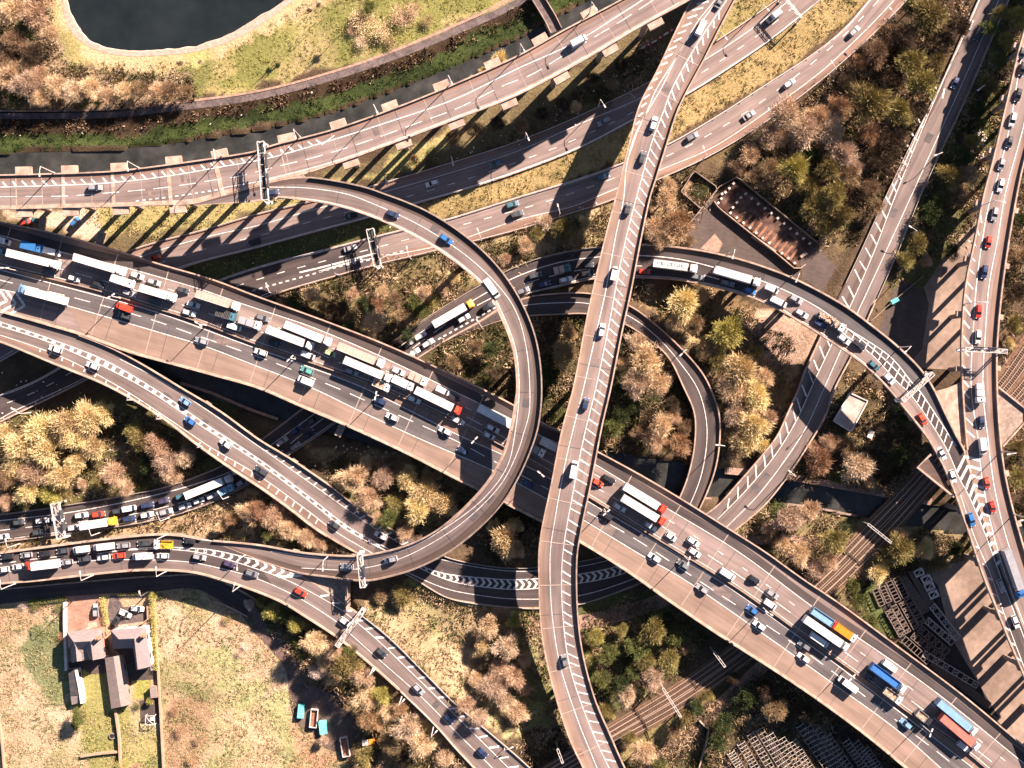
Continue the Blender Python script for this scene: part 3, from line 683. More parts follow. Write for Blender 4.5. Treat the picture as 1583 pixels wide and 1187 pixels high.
ground_path('footpath', [(1140, 838), (1180, 834), (1250, 835), (1272, 838)], 2.6, 'tanpath', 'pink footpath beside the railway')
ground_path('brick_path', [(880, 965), (920, 958), (970, 946), (1018, 930), (1050, 912), (1090, 885)], 4.6, 'tanpath', 'reddish paved path curving under the motorway')
ground_path('tan_footpath', [(1180, 1028), (1140, 1065), (1090, 1112), (1040, 1150), (1000, 1192), (980, 1230)], 4.2, 'tanpath', 'tan path beside the railway at the bottom')
ground_path('dirt_track', [(378, 935), (398, 962), (430, 998), (458, 1035), (472, 1062), (490, 1090), (505, 1110)], [5, 5.5, 5, 5, 9, 16, 18], 'dirt', 'dark dirt track leading to the skip yard')
sheet('skip_yard', [(467, 1060), (500, 1062), (512, 1080), (540, 1100), (560, 1112), (560, 1140), (520, 1160), (495, 1150), (478, 1120), (466, 1090)], .08, 'dirt', 'dark bare yard where the skips stand', True)
sheet('yard_left', [(1395, 432), (1418, 445), (1440, 470), (1420, 600), (1408, 580), (1380, 560), (1340, 490), (1366, 468)], .06, 'yard_d', 'dark asphalt yard below the right viaduct')
sheet('concrete_yard', [(1512, 335), (1535, 345), (1530, 420), (1520, 560), (1480, 572), (1400, 568), (1425, 540), (1436, 470), (1428, 445), (1460, 395)], .085, 'yard', 'pale concrete yard in the shadow of the right viaduct')
sheet('storage_yard', [(1440, 880), (1505, 862), (1560, 960), (1640, 1130), (1640, 1240), (1583, 1160), (1520, 1090), (1470, 1010), (1440, 940)], .06, 'yard', 'pale dusty yard beside the stacked steel trusses')
sheet('slab_forecourt', [(1062, 350), (1085, 318), (1100, 305), (1115, 325), (1232, 415), (1228, 440), (1180, 470), (1130, 440), (1070, 385)], .06, 'yard_d', 'dark worn paving in front of the roofless slab')
sheet('rust_paving_patch', [(1083, 384), (1105, 361), (1117, 376), (1111, 390), (1096, 388)], .075, 'tanpath', 'square rust coloured paving patch on the dark forecourt')
sheet('bare_ground', [(1145, 500), (1185, 490), (1240, 515), (1250, 540), (1215, 560), (1195, 555), (1160, 520)], .05, 'tanpath', 'bare pink earth beside the bending queue road', True)
sheet('underbridge_yard', [(1236, 400), (1262, 380), (1300, 420), (1286, 462), (1240, 430)], .06, 'yard_d', 'dark yard at the end of the roofless slab')

M['cinder'] = mat('black_cinder', (.012, .01, .009), (.03, .024, .02), scale=.5)
sheet('truss_ground', [(1352, 895), (1385, 882), (1420, 875), (1450, 905), (1470, 985), (1530, 1085), (1545, 1110), (1500, 1085), (1440, 1040), (1400, 1000), (1370, 960)], .09, 'cinder', 'black cinder ground under the stacked trusses')
sheet('cage_ground', [(1110, 1190), (1140, 1145), (1165, 1128), (1215, 1120), (1300, 1118), (1345, 1150), (1400, 1195), (1400, 1240), (1100, 1240)], .09, 'cinder', 'black cinder ground under the rows of cages')
# ------------------------------------------------------------------ building the roads and what is painted on them
from mathutils import Matrix
def road_thing(name, label, cat, r, structure=False):
    i = r.n//2; o = empty(name)
    if structure: tag(o, label, kind='structure')
    else: tag(o, label, cat)
    return o
DASH = (2.6, 4.6)
# expansion joints, a hand's width, across each carriageway
def joints(r, o, pxs, m='joint', w=.28, u0=.04, u1=.96):
    for (x, y) in pxs:
        j = Marks(r)
        i = int(np.argmin(((r.mid-np.array((x, y)))**2).sum(1)))
        a = r.l[i]+(r.r[i]-r.l[i])*u0; b = r.l[i]+(r.r[i]-r.l[i])*u1
        j.line([tuple(a), tuple((a+b)/2), tuple(b)], w, dz=.036); j.done(o, 'expansion_joint', m)
PC = [0]
def patches(r, o, n, mk, seed, f0=.05, f1=.95, ulo=.32, uhi=.75, wid=(1.6, 3.0)):
    g = np.random.default_rng(seed)
    for _ in range(n):
        f = g.uniform(f0, f1); i = int(f*(r.n-1)); k = int(g.integers(1, 4)); u = g.uniform(ulo, uhi)
        if i+k >= r.n: continue
        q = [tuple(r.l[j]+(r.r[j]-r.l[j])*u) for j in (i, i+k)]
        PC[0] += 1; p = Marks(r); p.line(q, g.uniform(*wid), dz=.022+.0011*(PC[0] % 11)); p.done(o, 'asphalt_patch', mk)
# --- upper viaduct
o = road_thing('viaduct', 'pale concrete viaduct curving beside the river, with hatched shoulder and white crossheads', 'viaduct', TV)
surface(TV, o); deck(TV, o, 1.3); parapet(TV, 0, o, h=.7); parapet(TV, 1, o, 0, TV.frac(262, 292), m='conc', h=.55); parapet(TV, 1, o, TV.frac(462, 248), 1, h=.55)
piers(TV, o, 17, over=2.3, along=4.8, cols=(.25, .75), rad=.85, chd=1.2, tops=[(34, 298), (110, 297), (187, 294), (273, 287), (350, 276), (450, 250), (532, 225), (613, 198), (695, 167), (774, 132), (853, 92), (928, 50), (1000, 10)])
k = Marks(TV)
TVL = [(-40, 289.5), (0, 289), (162, 283), (253, 273), (341, 258), (412, 245), (501, 220), (602, 188), (703, 153), (800, 106), (888, 65.7), (962, 20), (1020, -18)]
k.line(TVL, .3)
k.line([(-40, 305), (0, 304), (63, 303.5), (101, 303), (167, 298), (220, 293.6), (268, 288), (333, 278), (374, 271.6), (417, 260), (488, 242.6), (562, 220), (637, 193), (711, 165.5), (781, 131), (820, 116), (883, 78), (951, 38), (1010, 0)], .25, (5.2, 2.6))
k.line([(405, 278), (430, 273), (541, 242), (627, 211), (703, 182), (800, 144), (900, 91), (990, 39), (1050, 4)], .25)
k.line([(345, 290), (400, 280.5), (428, 274.5)], .24)
k.line([(210, 311), (253, 305.5), (298, 299.5), (350, 291)], .4, (1.0, 1.0))
k.hatch([(10, 288.7), (162, 283), (253, 273), (341, 258), (412, 245), (470, 229), (512, 216)], [(2, 280), (155, 275), (245, 265), (333, 250), (402, 238), (462, 222), (505, 212)], 34)
k.line([(497, 224), (517, 209)], .24)
k.done(o)
joints(TV, o, [tuple(TV.mid[i]) for i in range(5, TV.n, 16)], w=.22); joints(TV, o, [tuple(TV.mid[i]) for i in range(11, TV.n, 16)], 'joint_d', .12)
patches(TV, o, 7, 'asph_m', 1); patches(TV, o, 4, 'asph_w', 2)
# --- loop
o = road_thing('loop_viaduct', 'concrete loop viaduct sweeping from the upper viaduct over the motorway to the lower left', 'viaduct', R2)
surface(R2, o); deck(R2, o, 1.3, .13, .89); parapet(R2, 0, o, .135, .9, m='conc_d'); parapet(R2, 1, o, .10, 1)
piers(R2, o, 19, f0=.14, f1=.92)
k = Marks(R2)
k.line([(415, 289), (476, 290.6), (536, 300), (577, 315), (653, 350.5), (728, 401), (779, 452), (800, 487), (814, 540), (819, 600), (818, 638), (810, 668), (800, 699), (774, 749), (716, 807), (653, 847.6), (602, 869), (541, 880.5), (466, 878)], .22)
k.line([(425, 306.5), (476, 308), (521, 316), (572, 332), (627, 355.5), (678, 384), (723, 417), (757, 449), (780, 492), (797, 540), (802.5, 600), (797, 663), (784, 721), (749, 769), (690, 815), (627, 849), (577, 861), (530, 865), (476, 860), (418, 852)], .25)
k.done(o)
joints(R2, o, [tuple(R2.mid[i]) for i in range(34, R2.n-30, 14)], 'joint_d', .14)
patches(R2, o, 6, 'asph_b', 3, .18, .85, .4, .75)
# --- tall viaduct
o = road_thing('tall_viaduct', 'tallest viaduct, pale single lane with hatched margins, crossing over everything from top to bottom', 'viaduct', R3)
surface(R3, o); deck(R3, o, 1.5); parapet(R3, 0, o); parapet(R3, 1, o)
piers(R3, o, 24, cols=(.3, .7), rad=.9, along=1.8)
k = Marks(R3)
A = [(1120, -25), (1105, 0), (1080, 31), (1060, 65), (1038, 100.6), (1015, 137), (1000, 172), (985, 205), (972, 242.6)]
B = [(1130, -25), (1108, 2), (1083, 36), (1054, 74), (1022, 137), (1010, 157), (987, 197), (977, 222), (968, 260), (964, 307), (951.6, 366), (935, 456), (921, 517), (902, 600), (876, 706), (858, 802), (851, 850), (850.5, 900), (854, 955), (866, 1028.5), (893.5, 1114), (916, 1170), (930, 1205)]
C = [(1140, -25), (1122, 2), (1092, 46), (1074, 74), (1039, 137), (1025, 174), (1007, 222), (988, 290), (972, 350.5), (956.7, 419), (941.5, 502), (921, 600), (901, 683), (881, 787), (872, 840), (868, 890), (871, 963), (881, 1031), (908.6, 1114), (941.5, 1187), (960, 1220)]
k.line(A, .22); k.line(B, .26); k.line(C, .26)
k.hatch([(1096, 1), (1072, 31), (1050, 65), (1030, 100), (1008, 137), (996, 170), (985, 200)], [(1076, 6), (1055, 38), (1038, 68), (1018, 104), (999, 141), (988, 174), (978, 206)], 17, w=.5)
E84 = [tuple(q) for q in R3.edge(.84)][::6]
k.hatch([(1112, 17), (1074, 74), (1039, 137), (1025, 174), (1007, 222), (988, 290), (972, 350.5), (956.7, 419), (941.5, 502), (921, 600), (901, 683), (881, 787), (872, 840), (868, 890), (871, 963), (881, 1031), (908.6, 1114), (941.5, 1187)],
 [(1114, 27), (1080, 84), (1047, 147), (1034, 182), (1021, 232), (1002, 300), (986, 362), (970, 430), (956, 512), (936, 610), (918, 694), (901, 795), (889, 848), (884, 897), (885, 966), (897, 1031), (926, 1114), (958, 1187)], 78, 0.004, w=.42)
k.done(o)
joints(R3, o, [tuple(R3.mid[i]) for i in range(6, R3.n, 13)]); joints(R3, o, [tuple(R3.mid[i]) for i in range(2, R3.n, 26)], 'joint_d', .12)
patches(R3, o, 7, 'asph_m', 4, ulo=.36, uhi=.55); patches(R3, o, 5, 'red_w', 5, ulo=.08, uhi=.18, wid=(1.0, 1.8))
# --- motorway
o = road_thing('motorway_viaduct', 'broad motorway viaduct packed with traffic, from the left edge to the bottom right corner', 'viaduct', M6)
surface(M6, o); deck(M6, o, 1.6); parapet(M6, 0, o); parapet(M6, 1, o, .105, 1, m='conc')
piers(M6, o, 18, cols=(.08, .3, .7, .92), rad=.7)
N = [(-50, 351), (0, 363.5), (91, 388.5), (182, 410.5), (240, 426.4), (305, 445.5), (376, 470), (440, 491), (480, 504.6), (560, 538), (640, 575), (694, 601), (794, 650), (830, 671), (866, 687), (922, 719), (1030, 785), (1140, 852), (1259, 940), (1358, 1007), (1449, 1072), (1583, 1180), (1650, 1232)]
D1 = [(-50, 366), (0, 379), (92, 401), (182, 423), (240, 440), (290, 457), (379, 488), (480, 525), (570, 561), (670, 608), (760, 648), (845, 692), (926, 737), (1026, 799), (1140, 872), (1259, 958), (1390, 1051), (1443, 1090), (1508, 1139), (1583, 1200)]
D2 = [(-50, 379), (0, 392), (94, 416), (168, 436), (205, 447), (278, 470), (314, 482), (351, 494), (411, 516), (480, 540), (519, 558), (600, 592), (713, 640), (779, 676), (848, 714), (941, 765), (1042, 825), (1140, 888), (1259, 974), (1402, 1078), (1446, 1111.6), (1530, 1175), (1560, 1200)]
MN = [(-50, 395), (0, 407.5), (76, 426), (152, 445), (240, 472), (301, 491), (392, 526), (480, 556), (582, 593), (690, 641), (781, 687), (848, 726), (911, 764), (1036, 841), (1140, 905), (1259, 990), (1343, 1051), (1419, 1107), (1485, 1151), (1550, 1205)]
MS = [(-50, 404), (0, 417), (121, 449), (240, 482), (370, 529), (480, 568), (561, 599), (650, 643), (716, 676), (774, 701.5), (845, 737), (909, 775), (1052, 860), (1140, 917), (1259, 1002), (1343, 1064.6), (1504, 1187), (1545, 1220)]
DS = [(-50, 420), (9, 435), (104, 457.5), (176, 477), (240, 496), (282, 510.7), (355, 536), (428, 562), (480, 583), (531, 604), (567, 620), (673, 667), (708, 683), (766, 714), (845, 755), (909, 792), (982, 833), (1078, 896), (1211, 984), (1274, 1028.5), (1347, 1084), (1408, 1131), (1461, 1171.5), (1500, 1205)]
S = [(-50, 435), (0, 447), (38, 455), (106, 473), (240, 512), (316, 535), (392, 564), (481, 599), (560, 637), (653, 680), (761, 727), (848, 773), (904, 805), (988, 856), (1053, 893), (1183, 982), (1284, 1054), (1385, 1127), (1454, 1187), (1490, 1220)]
Nin = [(q[0]+1, q[1]-14) for q in N]
def offs(L, dy): return [(q[0], q[1]+dy) for q in L]
Marks(M6).strip([(q[0]+1, q[1]-15) for q in N], N, .02).done(o, 'hard_shoulder', 'asph_d')
Marks(M6).strip(MS, S, .02).done(o, 'dark_lane', 'asph_b')
Spar = [tuple(q) for q in M6.edge(.955)]
sp = [(126, 512), (202, 540), (253, 554), (328, 575), (400, 595), (463, 622), (552, 660), (627, 695), (703, 734), (741, 753), (838, 802), (898, 834), (972, 880), (1027, 919), (1103, 971), (1192, 1028), (1259, 1073), (1335, 1129), (1398, 1181), (1440, 1215)]
Marks(M6).strip([(106, 473), (240, 512), (316, 535), (392, 564), (481, 599), (560, 637), (653, 680), (761, 727), (848, 773), (904, 805), (988, 856), (1053, 893), (1183, 982), (1284, 1054), (1385, 1127), (1454, 1187), (1480, 1210)], sp, .02).done(o, 'pale_shoulder', 'asph_w')
Marks(M6).strip(offs(MN, 1.5), offs(MS, -1.5), .022).done(o, 'central_reserve', 'red_w')
# a low double barrier stands on the central reserve
cr = Marks(M6); w1 = cr.world([((a[0]), a[1]+4.2) for a in MN], 0)
mb = MB(); mb.wallstrip(w1, .32, .7); mb.build('central_barrier', M['conc_d'], o)
k = Marks(M6)
k.line(N, .24); k.line(MN, .2); k.line(MS, .24); k.line(S, .24)
k.line(D1, .24, (2.0, 7.0), phase=1); k.line(D2, .25, (5.4, 3.2)); k.line(DS, .25, (5.0, 3.2), phase=1.2)
k.line([(-40, 472), (0, 482.5), (38, 492.5)], .24)
for (a, b, c) in (((-1, 448), (11, 465), (-22, 480)), ((10, 450), (24.5, 469), (3, 481)), ((25, 453), (38, 472.5), (16, 485)), ((-14, 446), (-3, 462), (-40, 480))):
    for q in ((a, b), (b, c)): k.line(list(q), .75, dz=.046)
k.done(o)
joints(M6, o, [tuple(M6.mid[i]) for i in range(4, M6.n, 18)]); joints(M6, o, [tuple(M6.mid[i]) for i in range(9, M6.n, 18)], 'joint_d', .14)
def shift(L, f): return L
for (x0, y0, x1, y1, w) in ((556, 627, 600, 647, 3.0), (690, 684, 716, 697, 2.6), (905, 795, 950, 822, 2.8), (1100, 905, 1128, 925, 2.8), (1230, 1002, 1258, 1022, 2.9), (330, 522, 372, 537, 2.6)):
    pk = Marks(M6); pk.line([(x0, y0), (x1, y1)], w, dz=.03); pk.done(o, 'asphalt_patch', 'asph_m')
# --- slip road, ground road and road to the top right in one
o = road_thing('slip_viaduct', 'slip road with white chequered centre strip, passing under the loop and the motorway', 'viaduct', R6)
surface(R6, o)
fa, fb, fc, fd = R6.frac(126, 540), R6.frac(690, 890), R6.frac(1020, 860), R6.frac(1330, 450)
deck(R6, o, 1.2); parapet(R6, 0, o, fa, R6.frac(625, 850), w=.35, m='conc'); parapet(R6, 1, o, 0, R6.frac(520, 815), w=.35)
parapet(R6, 0, o, R6.frac(1090, 810), R6.frac(1300, 500), w=.45, m='conc'); parapet(R6, 1, o, R6.frac(1110, 825), R6.frac(1330, 460), w=.45)
for a, b in ((.0, .0),):
    parapet(R6, 0, o, R6.frac(660, 870), R6.frac(960, 880), w=.16, h=.7, m='steel', name='guard_rail'); parapet(R6, 1, o, R6.frac(660, 880), R6.frac(1000, 870), w=.16, h=.7, m='steel', name='guard_rail')
    parapet(R6, 0, o, R6.frac(1330, 450), 1, w=.16, h=.7, m='steel', name='guard_rail'); parapet(R6, 1, o, R6.frac(1330, 450), 1, w=.16, h=.7, m='steel', name='guard_rail')
piers(R6, o, 16, zmin=3.3)
Marks(R6).strip([(-40, 513), (0, 523), (86, 557), (172, 593), (253, 641), (303, 680), (366, 724), (400, 746), (450, 781), (500, 820)], [(-40, 508), (0, 518), (71, 542), (114, 560), (192, 602.5), (265, 650.5), (330, 694), (400, 735), (476, 789.5), (514, 818.6)], .02).done(o, 'verge', 'red_w')
Marks(R6).strip([(1120, 786), (1154, 745), (1185, 708), (1212, 676), (1228, 645), (1246, 600), (1300, 478), (1342, 390), (1380, 300), (1418, 220), (1458, 140)], [(1109, 803), (1154, 757), (1200, 701), (1233.5, 645.5), (1254, 600), (1286, 532), (1314, 474), (1350, 392), (1385, 300), (1430, 189.5), (1463, 114)], .02).done(o, 'hatched_margin', 'brown')
k = Marks(R6)
U = [(-40, 486), (0, 497.6), (81, 525), (160, 556), (237, 600), (316, 654), (400, 709.5), (476, 766), (541, 816), (600, 848)]
V = [(-40, 492), (0, 503.7), (76, 529), (151, 562), (232, 605), (312, 659), (396, 713), (473, 770.5), (538, 820), (596, 851)]
k.line(U, .28); k.line(V, .28)
k.hatch(U, V, 52, -.003, w=1.35)
k.line([(-40, 508), (0, 518), (71, 542), (114, 560), (192, 602.5), (265, 650.5), (330, 694), (400, 735), (476, 789.5), (514, 818.6), (572, 853), (610, 873)], .21)
k.line([(185, 555), (240, 583), (298, 619), (400, 690), (493, 756), (577, 815), (622, 842)], .21)
k.hatch([(410, 697), (493, 756), (577, 815), (622, 842)], [(416, 694), (500, 751), (585, 809), (632, 838)], 18, w=.45)
k.hatch([(325, 690), (400, 735), (476, 789.5), (505, 811)], [(323, 697), (400, 746), (472, 799), (500, 820)], 15, w=.5)
k.hatch([(60, 538), (114, 560), (192, 602.5), (265, 650.5)], [(59, 543), (112, 566), (189, 608), (262, 656)], 13, w=.4)
k.line([(655, 860), (688, 866), (728, 875), (800, 883), (893, 876), (951, 864)], .21)
CU = [(625, 858), (655, 876), (685, 886), (754, 894), (800, 896), (893, 888), (951, 876), (985, 862)]
CL = [(625, 862), (655, 881), (703, 899.6), (754, 908), (800, 911), (893, 902), (962, 887), (990, 873)]
k.line(CU, .28); k.line(CL, .28)
k.chev(CU, CL, [(625, 860), (655, 878.5), (694, 893), (754, 901), (800, 903.5), (893, 895), (957, 881), (988, 867)], 38, -.8, w=.7)
k.line([(600, 868), (635, 887), (690, 910), (740, 920), (800, 926), (893, 921), (960, 902), (1000, 886)], .22)
k.line([(1109, 803), (1154, 757), (1200, 701), (1233.5, 645.5), (1254, 600), (1286, 532), (1314, 474), (1350, 392), (1385, 300), (1430, 189.5), (1463, 114)], .21)
k.line([(1123, 815), (1166, 772), (1183, 752), (1208, 719), (1246, 661), (1274, 600), (1300, 541), (1324, 487), (1368, 392), (1410, 300), (1446, 220), (1491, 121), (1544, 0), (1560, -35)], .22)
k.line([(1458, 118), (1430, 181), (1390, 271), (1372, 312)], .22)
k.line([(1463, 114), (1490, 55), (1514, 0), (1528, -35)], .22)
k.hatch([(1109, 803), (1154, 757), (1200, 701), (1233.5, 645.5), (1254, 600), (1286, 532), (1314, 474), (1350, 392), (1385, 300), (1430, 189.5), (1452, 140)], [(1115, 785), (1150, 740), (1190, 690), (1220, 640), (1240, 590), (1272, 522), (1300, 462), (1337, 380), (1374, 288), (1422, 178), (1447, 130)], 36, w=.42)
k.line([(1505, 31), (1499, 46)], .5); k.line([(1460, 137), (1457, 152)], .5)
k.done(o)
patches(R6, o, 9, 'asph_b', 8, .05, .95, .35, .6)
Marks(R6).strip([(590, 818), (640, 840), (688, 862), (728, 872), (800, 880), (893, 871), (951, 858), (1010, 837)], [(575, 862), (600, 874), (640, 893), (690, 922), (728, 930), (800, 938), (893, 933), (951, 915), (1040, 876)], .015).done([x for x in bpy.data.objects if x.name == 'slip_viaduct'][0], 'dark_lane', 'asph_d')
# --- lower left viaduct
o = road_thing('lower_viaduct', 'curved lower left viaduct carrying a standing queue, merging with the loop at white chevrons', 'viaduct', R4)
surface(R4, o); deck(R4, o, 1.2); parapet(R4, 0, o, 0, R4.frac(302, 856), m='conc', w=.6); parapet(R4, 1, o, 0, R4.frac(610, 1060), m='conc', w=.5)
parapet(R4, 0, o, R4.frac(545, 960), 1, w=.16, h=.7, m='steel', name='guard_rail'); parapet(R4, 1, o, R4.frac(612, 1062), 1, w=.16, h=.7, m='steel', name='guard_rail')
piers(R4, o, 17, f1=R4.frac(450, 920))
piers(R4, o, 18, f0=R4.frac(750, 1140))
k = Marks(R4)
# pale gore slab in the fork with the loop
g = [P(463, 889, 7.2), P(500, 891.5, 7.2), P(541, 898, 7.2), P(541, 937, 7), P(500, 909.5, 7.1)]
mb = MB(); mb.prism([(q[0], q[1]) for q in g], 5.9, 6.95); mb.build('gore_slab', M['conc_d'], o)
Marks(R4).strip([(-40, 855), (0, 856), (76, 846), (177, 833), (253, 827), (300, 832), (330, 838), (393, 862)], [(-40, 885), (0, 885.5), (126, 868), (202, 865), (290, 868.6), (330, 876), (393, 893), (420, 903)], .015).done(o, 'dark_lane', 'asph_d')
UL = [(150, 856), (192, 850), (240, 846), (290, 847), (330, 850.5), (393, 864.4), (456, 876)]
LL = [(192, 850.5), (240, 848.5), (290, 851.5), (330, 859), (393, 878), (444, 897), (494, 922.5), (530, 944)]
k.line(UL, .28); k.line(LL[:], .22)
k.chev([(240, 846), (290, 847), (330, 850.5), (393, 864.4), (456, 876)], [(240, 848.5), (290, 851.5), (330, 859), (393, 878), (446, 898)], [(250, 847.6), (297, 849.4), (330, 854.5), (355, 860), (383, 867), (410, 875), (439, 883.5), (465, 890)], 17, -.85, w=.75)
k.line([(0, 871.6), (50, 864.5), (93, 860), (126, 856), (160, 853)], .24, (5, 2.8))
k.line([(-40, 891), (0, 885.5), (126, 868), (202, 865), (290, 868.6), (330, 876), (393, 893), (456, 921), (507, 952), (521, 968-6), (582, 1016), (653, 1079), (703, 1129.5), (761, 1187), (790, 1218)], .22)
k.line([(310, 834), (330, 836.5), (380, 846)], .25)
k.line([(530, 944), (582, 988), (653, 1056), (728, 1129.5), (786, 1187), (815, 1216)], .22)
k.hatch([(474, 911), (530, 944), (582, 988), (653, 1056), (728, 1129.5), (786, 1187)], [(492, 908), (549, 947), (600, 986), (672, 1055), (747, 1129), (803, 1185)], 20, w=.6)
k.done(o)
joints(R4, o, [tuple(R4.mid[i]) for i in range(6, 112, 12)], 'joint_d', .14)
patches(R4, o, 6, 'asph_b', 6, .5, .95)
# --- queue road
o = road_thing('queue_viaduct', 'long curved queue road of lorries and cars, rising to the junction on the right', 'viaduct', R8)
surface(R8, o); deck(R8, o, 1.2)
fs = R8.frac(985, 404)
parapet(R8, 0, o, R8.frac(930, 400), R8.frac(1478, 690), w=.5); parapet(R8, 1, o, R8.frac(985, 425), 1, w=.5)
parapet(R8, 0, o, 0, R8.frac(925, 400), w=.16, h=.7, m='steel', name='guard_rail'); parapet(R8, 1, o, 0, R8.frac(580, 580), w=.16, h=.7, m='steel', name='guard_rail'); parapet(R8, 1, o, R8.frac(812, 440), R8.frac(975, 420), w=.16, h=.7, m='steel', name='guard_rail')
piers(R8, o, 17, zmin=3.3)
Marks(R8).strip([(1170, 431.5), (1219, 452), (1259, 473), (1300, 503), (1347, 547), (1385, 588), (1409, 611), (1458, 684), (1482, 737), (1499, 769), (1523, 827), (1545, 888), (1570, 950)], [(1160, 454), (1200, 471), (1233, 490), (1289, 525), (1335, 558), (1371, 593), (1402, 633), (1440, 684), (1470, 742), (1494, 810), (1521, 888), (1541, 937), (1558, 980)], .015).done(o, 'carriageway', 'asph')
k = Marks(R8)
RN = [(-40, 811), (0, 805), (101, 793), (202, 774), (303, 748), (366, 724), (430, 680), (520, 614), (610, 541), (673, 500), (749, 454), (800, 427), (863, 406), (926, 397), (989, 395), (1053, 401), (1128, 420), (1183, 436), (1259, 472), (1314, 511), (1365, 553), (1415, 604)]
RD = [(-40, 826), (0, 820), (97, 809), (177, 800), (253, 784), (310, 768), (380, 742), (462, 675), (540, 617), (620, 552), (668, 516), (723, 480), (803, 441.5), (863, 424), (896, 417.5), (990, 411), (1060, 418), (1120, 434)]
k.line(RN, .28); k.line(RD, .24, (5.0, 3.2))
k.line([(-40, 841), (0, 835), (88, 823), (177, 811), (253, 797), (328, 773), (381, 746), (442, 703), (516, 652), (600, 582), (635, 549)], .22)
k.line([(635, 549), (673, 527), (716, 503), (759, 479), (800, 459)], .5, (1.0, 1.0))
k.line([(800, 456), (863, 441), (916, 428), (982, 426), (1042, 429), (1103, 440), (1160, 456), (1200, 473), (1233, 492), (1289, 527), (1335, 560), (1371, 595)], .24)
Marks(R8).strip([(1183, 424), (1221, 438), (1266, 460), (1309, 485), (1347, 513), (1385, 544), (1423, 581), (1443, 608), (1467, 652), (1480, 684)], [(1180, 434.5), (1219, 451), (1259, 471), (1314, 510), (1365, 553), (1409, 595), (1421, 603.5), (1450, 645), (1478, 690)], .02).done(o, 'dark_lane', 'asph_b')
HA = [(1300, 502), (1317, 512), (1377, 552), (1409, 590), (1421, 603.5), (1450, 646), (1478.6, 690)]
HB = [(1290, 502), (1302, 514), (1347, 547.6), (1385, 588), (1409, 611.6), (1458, 684), (1470, 708)]
k.line(HA, .28); k.line(HB+[(1482, 737), (1499, 769), (1523.6, 827), (1550, 900), (1583, 985), (1600, 1030)], .24)
k.hatch(HA, HB[:-1]+[(1466, 702)], 22, .035, w=.36)
k.line([(1485, 765), (1505, 826), (1532, 890), (1552, 948), (1580, 1023), (1595, 1065)], .22)
k.hatch([(1505, 826), (1532, 890), (1552, 948), (1580, 1023)], [(1499, 822), (1524, 886), (1543, 944), (1570, 1016)], 9, w=.4)
AP = [(1492, 705), (1502, 737), (1506, 750), (1511, 766), (1515, 781), (1519.5, 797), (1523.6, 812), (1533, 840), (1544, 868)]
k.chev(HB[-2:]+[(1482, 737), (1499, 769), (1523.6, 827), (1550, 900)], None, AP, 12, .85, w=.8)
k.done(o)
patches(R8, o, 5, 'asph_b', 7, .1, .4)
# --- inner ramp
o = road_thing('ramp_viaduct', 'narrow dark ramp curling inside the queue road and ducking under the motorway', 'viaduct', R7)
surface(R7, o); deck(R7, o, 1.0); f = R7.frac(830, 474)
parapet(R7, 0, o, f, 1, w=.4); parapet(R7, 1, o, R7.frac(800, 480), 1, w=.4)
piers(R7, o, 15, zmin=2.6, cols=(.3, .7), rad=.5, chd=.9)
k = Marks(R7)
k.line([(790, 479), (812, 472), (863, 468), (908, 469), (969, 487), (1015, 520), (1053, 563), (1078, 600), (1090, 638), (1093, 676), (1085, 731), (1068, 777), (1045, 820)], .21)
k.done(o)
# --- right viaduct
o = road_thing('right_viaduct', 'straight pale viaduct down the right edge, meeting the queue road at bold white chevrons', 'viaduct', R11)
surface(R11, o); deck(R11, o, 1.4); parapet(R11, 0, o, 0, R11.frac(1515, 690), w=.45); parapet(R11, 1, o, w=.45)
piers(R11, o, 16.5, over=1.4, along=1.6, cols=(.2, .8), rad=.75)
g = [P(1440, 607, 14.90), P(1465, 600, 14.90), P(1488, 590, 14.90), P(1493, 686, 14.90), P(1483, 682, 14.90), P(1462, 640, 14.90)]
mb = MB(); mb.prism([(q[0], q[1]) for q in g], 13.90, 14.96); mb.build('gore_slab', M['conc'], o)
g = [P(1541, 600, 14.80), P(1585, 632, 14.80), P(1585, 650, 14.80), P(1548, 690, 14.80)]
mb = MB(); mb.prism([(q[0], q[1]) for q in g], 13.70, 14.92); mb.build('wing_slab', M['conc_d'], o)
mb = MB(); mb.wallstrip(np.array([P(1542, 598, 14.90), P(1587, 634, 14.90), P(1587, 648, 14.90), P(1549, 690, 14.90)]), .5, .8); mb.build('wing_parapet', M['conc'], o)
g = [P(1417, 722, 14.80), P(1438, 702, 14.80), P(1476, 768, 14.80), P(1462, 756, 14.80)]
mb = MB(); mb.prism([(q[0], q[1]) for q in g], 13.90, 14.90); mb.build('wing_slab', M['brown'], o)
mb = MB(); mb.wallstrip(np.array([P(1438, 702, 14.90), P(1417, 722, 14.90), P(1474, 768, 14.90)]), .6, .8); mb.build('wing_parapet', M['conc'], o)
k = Marks(R11)
LL = [(1620, -60), (1583, 70), (1560, 200), (1543, 270), (1528, 320), (1511, 426), (1505, 502), (1501.5, 600), (1511.5, 676), (1518, 737), (1536, 827), (1557, 895), (1585, 970), (1605, 1020)]
RL2 = [(1640, -40), (1610, 60), (1583, 192), (1554, 300), (1542, 371), (1529, 441.5), (1523, 520), (1519.5, 600), (1527, 676), (1538, 757), (1557, 835), (1583, 905), (1605, 960)]
k.line(LL, .28); k.line(RL2, .26)
k.hatch([(1497, 370), (1492, 439), (1487, 515), (1487, 600), (1492, 665)], [(1510, 384), (1504, 455), (1499, 530), (1500, 616), (1509, 680)], 15, w=.5)
k.hatch([(1516, 330), (1505, 375)], [(1518, 342), (1509, 385)], 3, w=.45)
k.chev(None, [(1511.5, 676), (1518, 737), (1527, 785), (1536, 827), (1553, 885), (1566, 920)], AP, 12, .45, w=.8)
k.done(o)
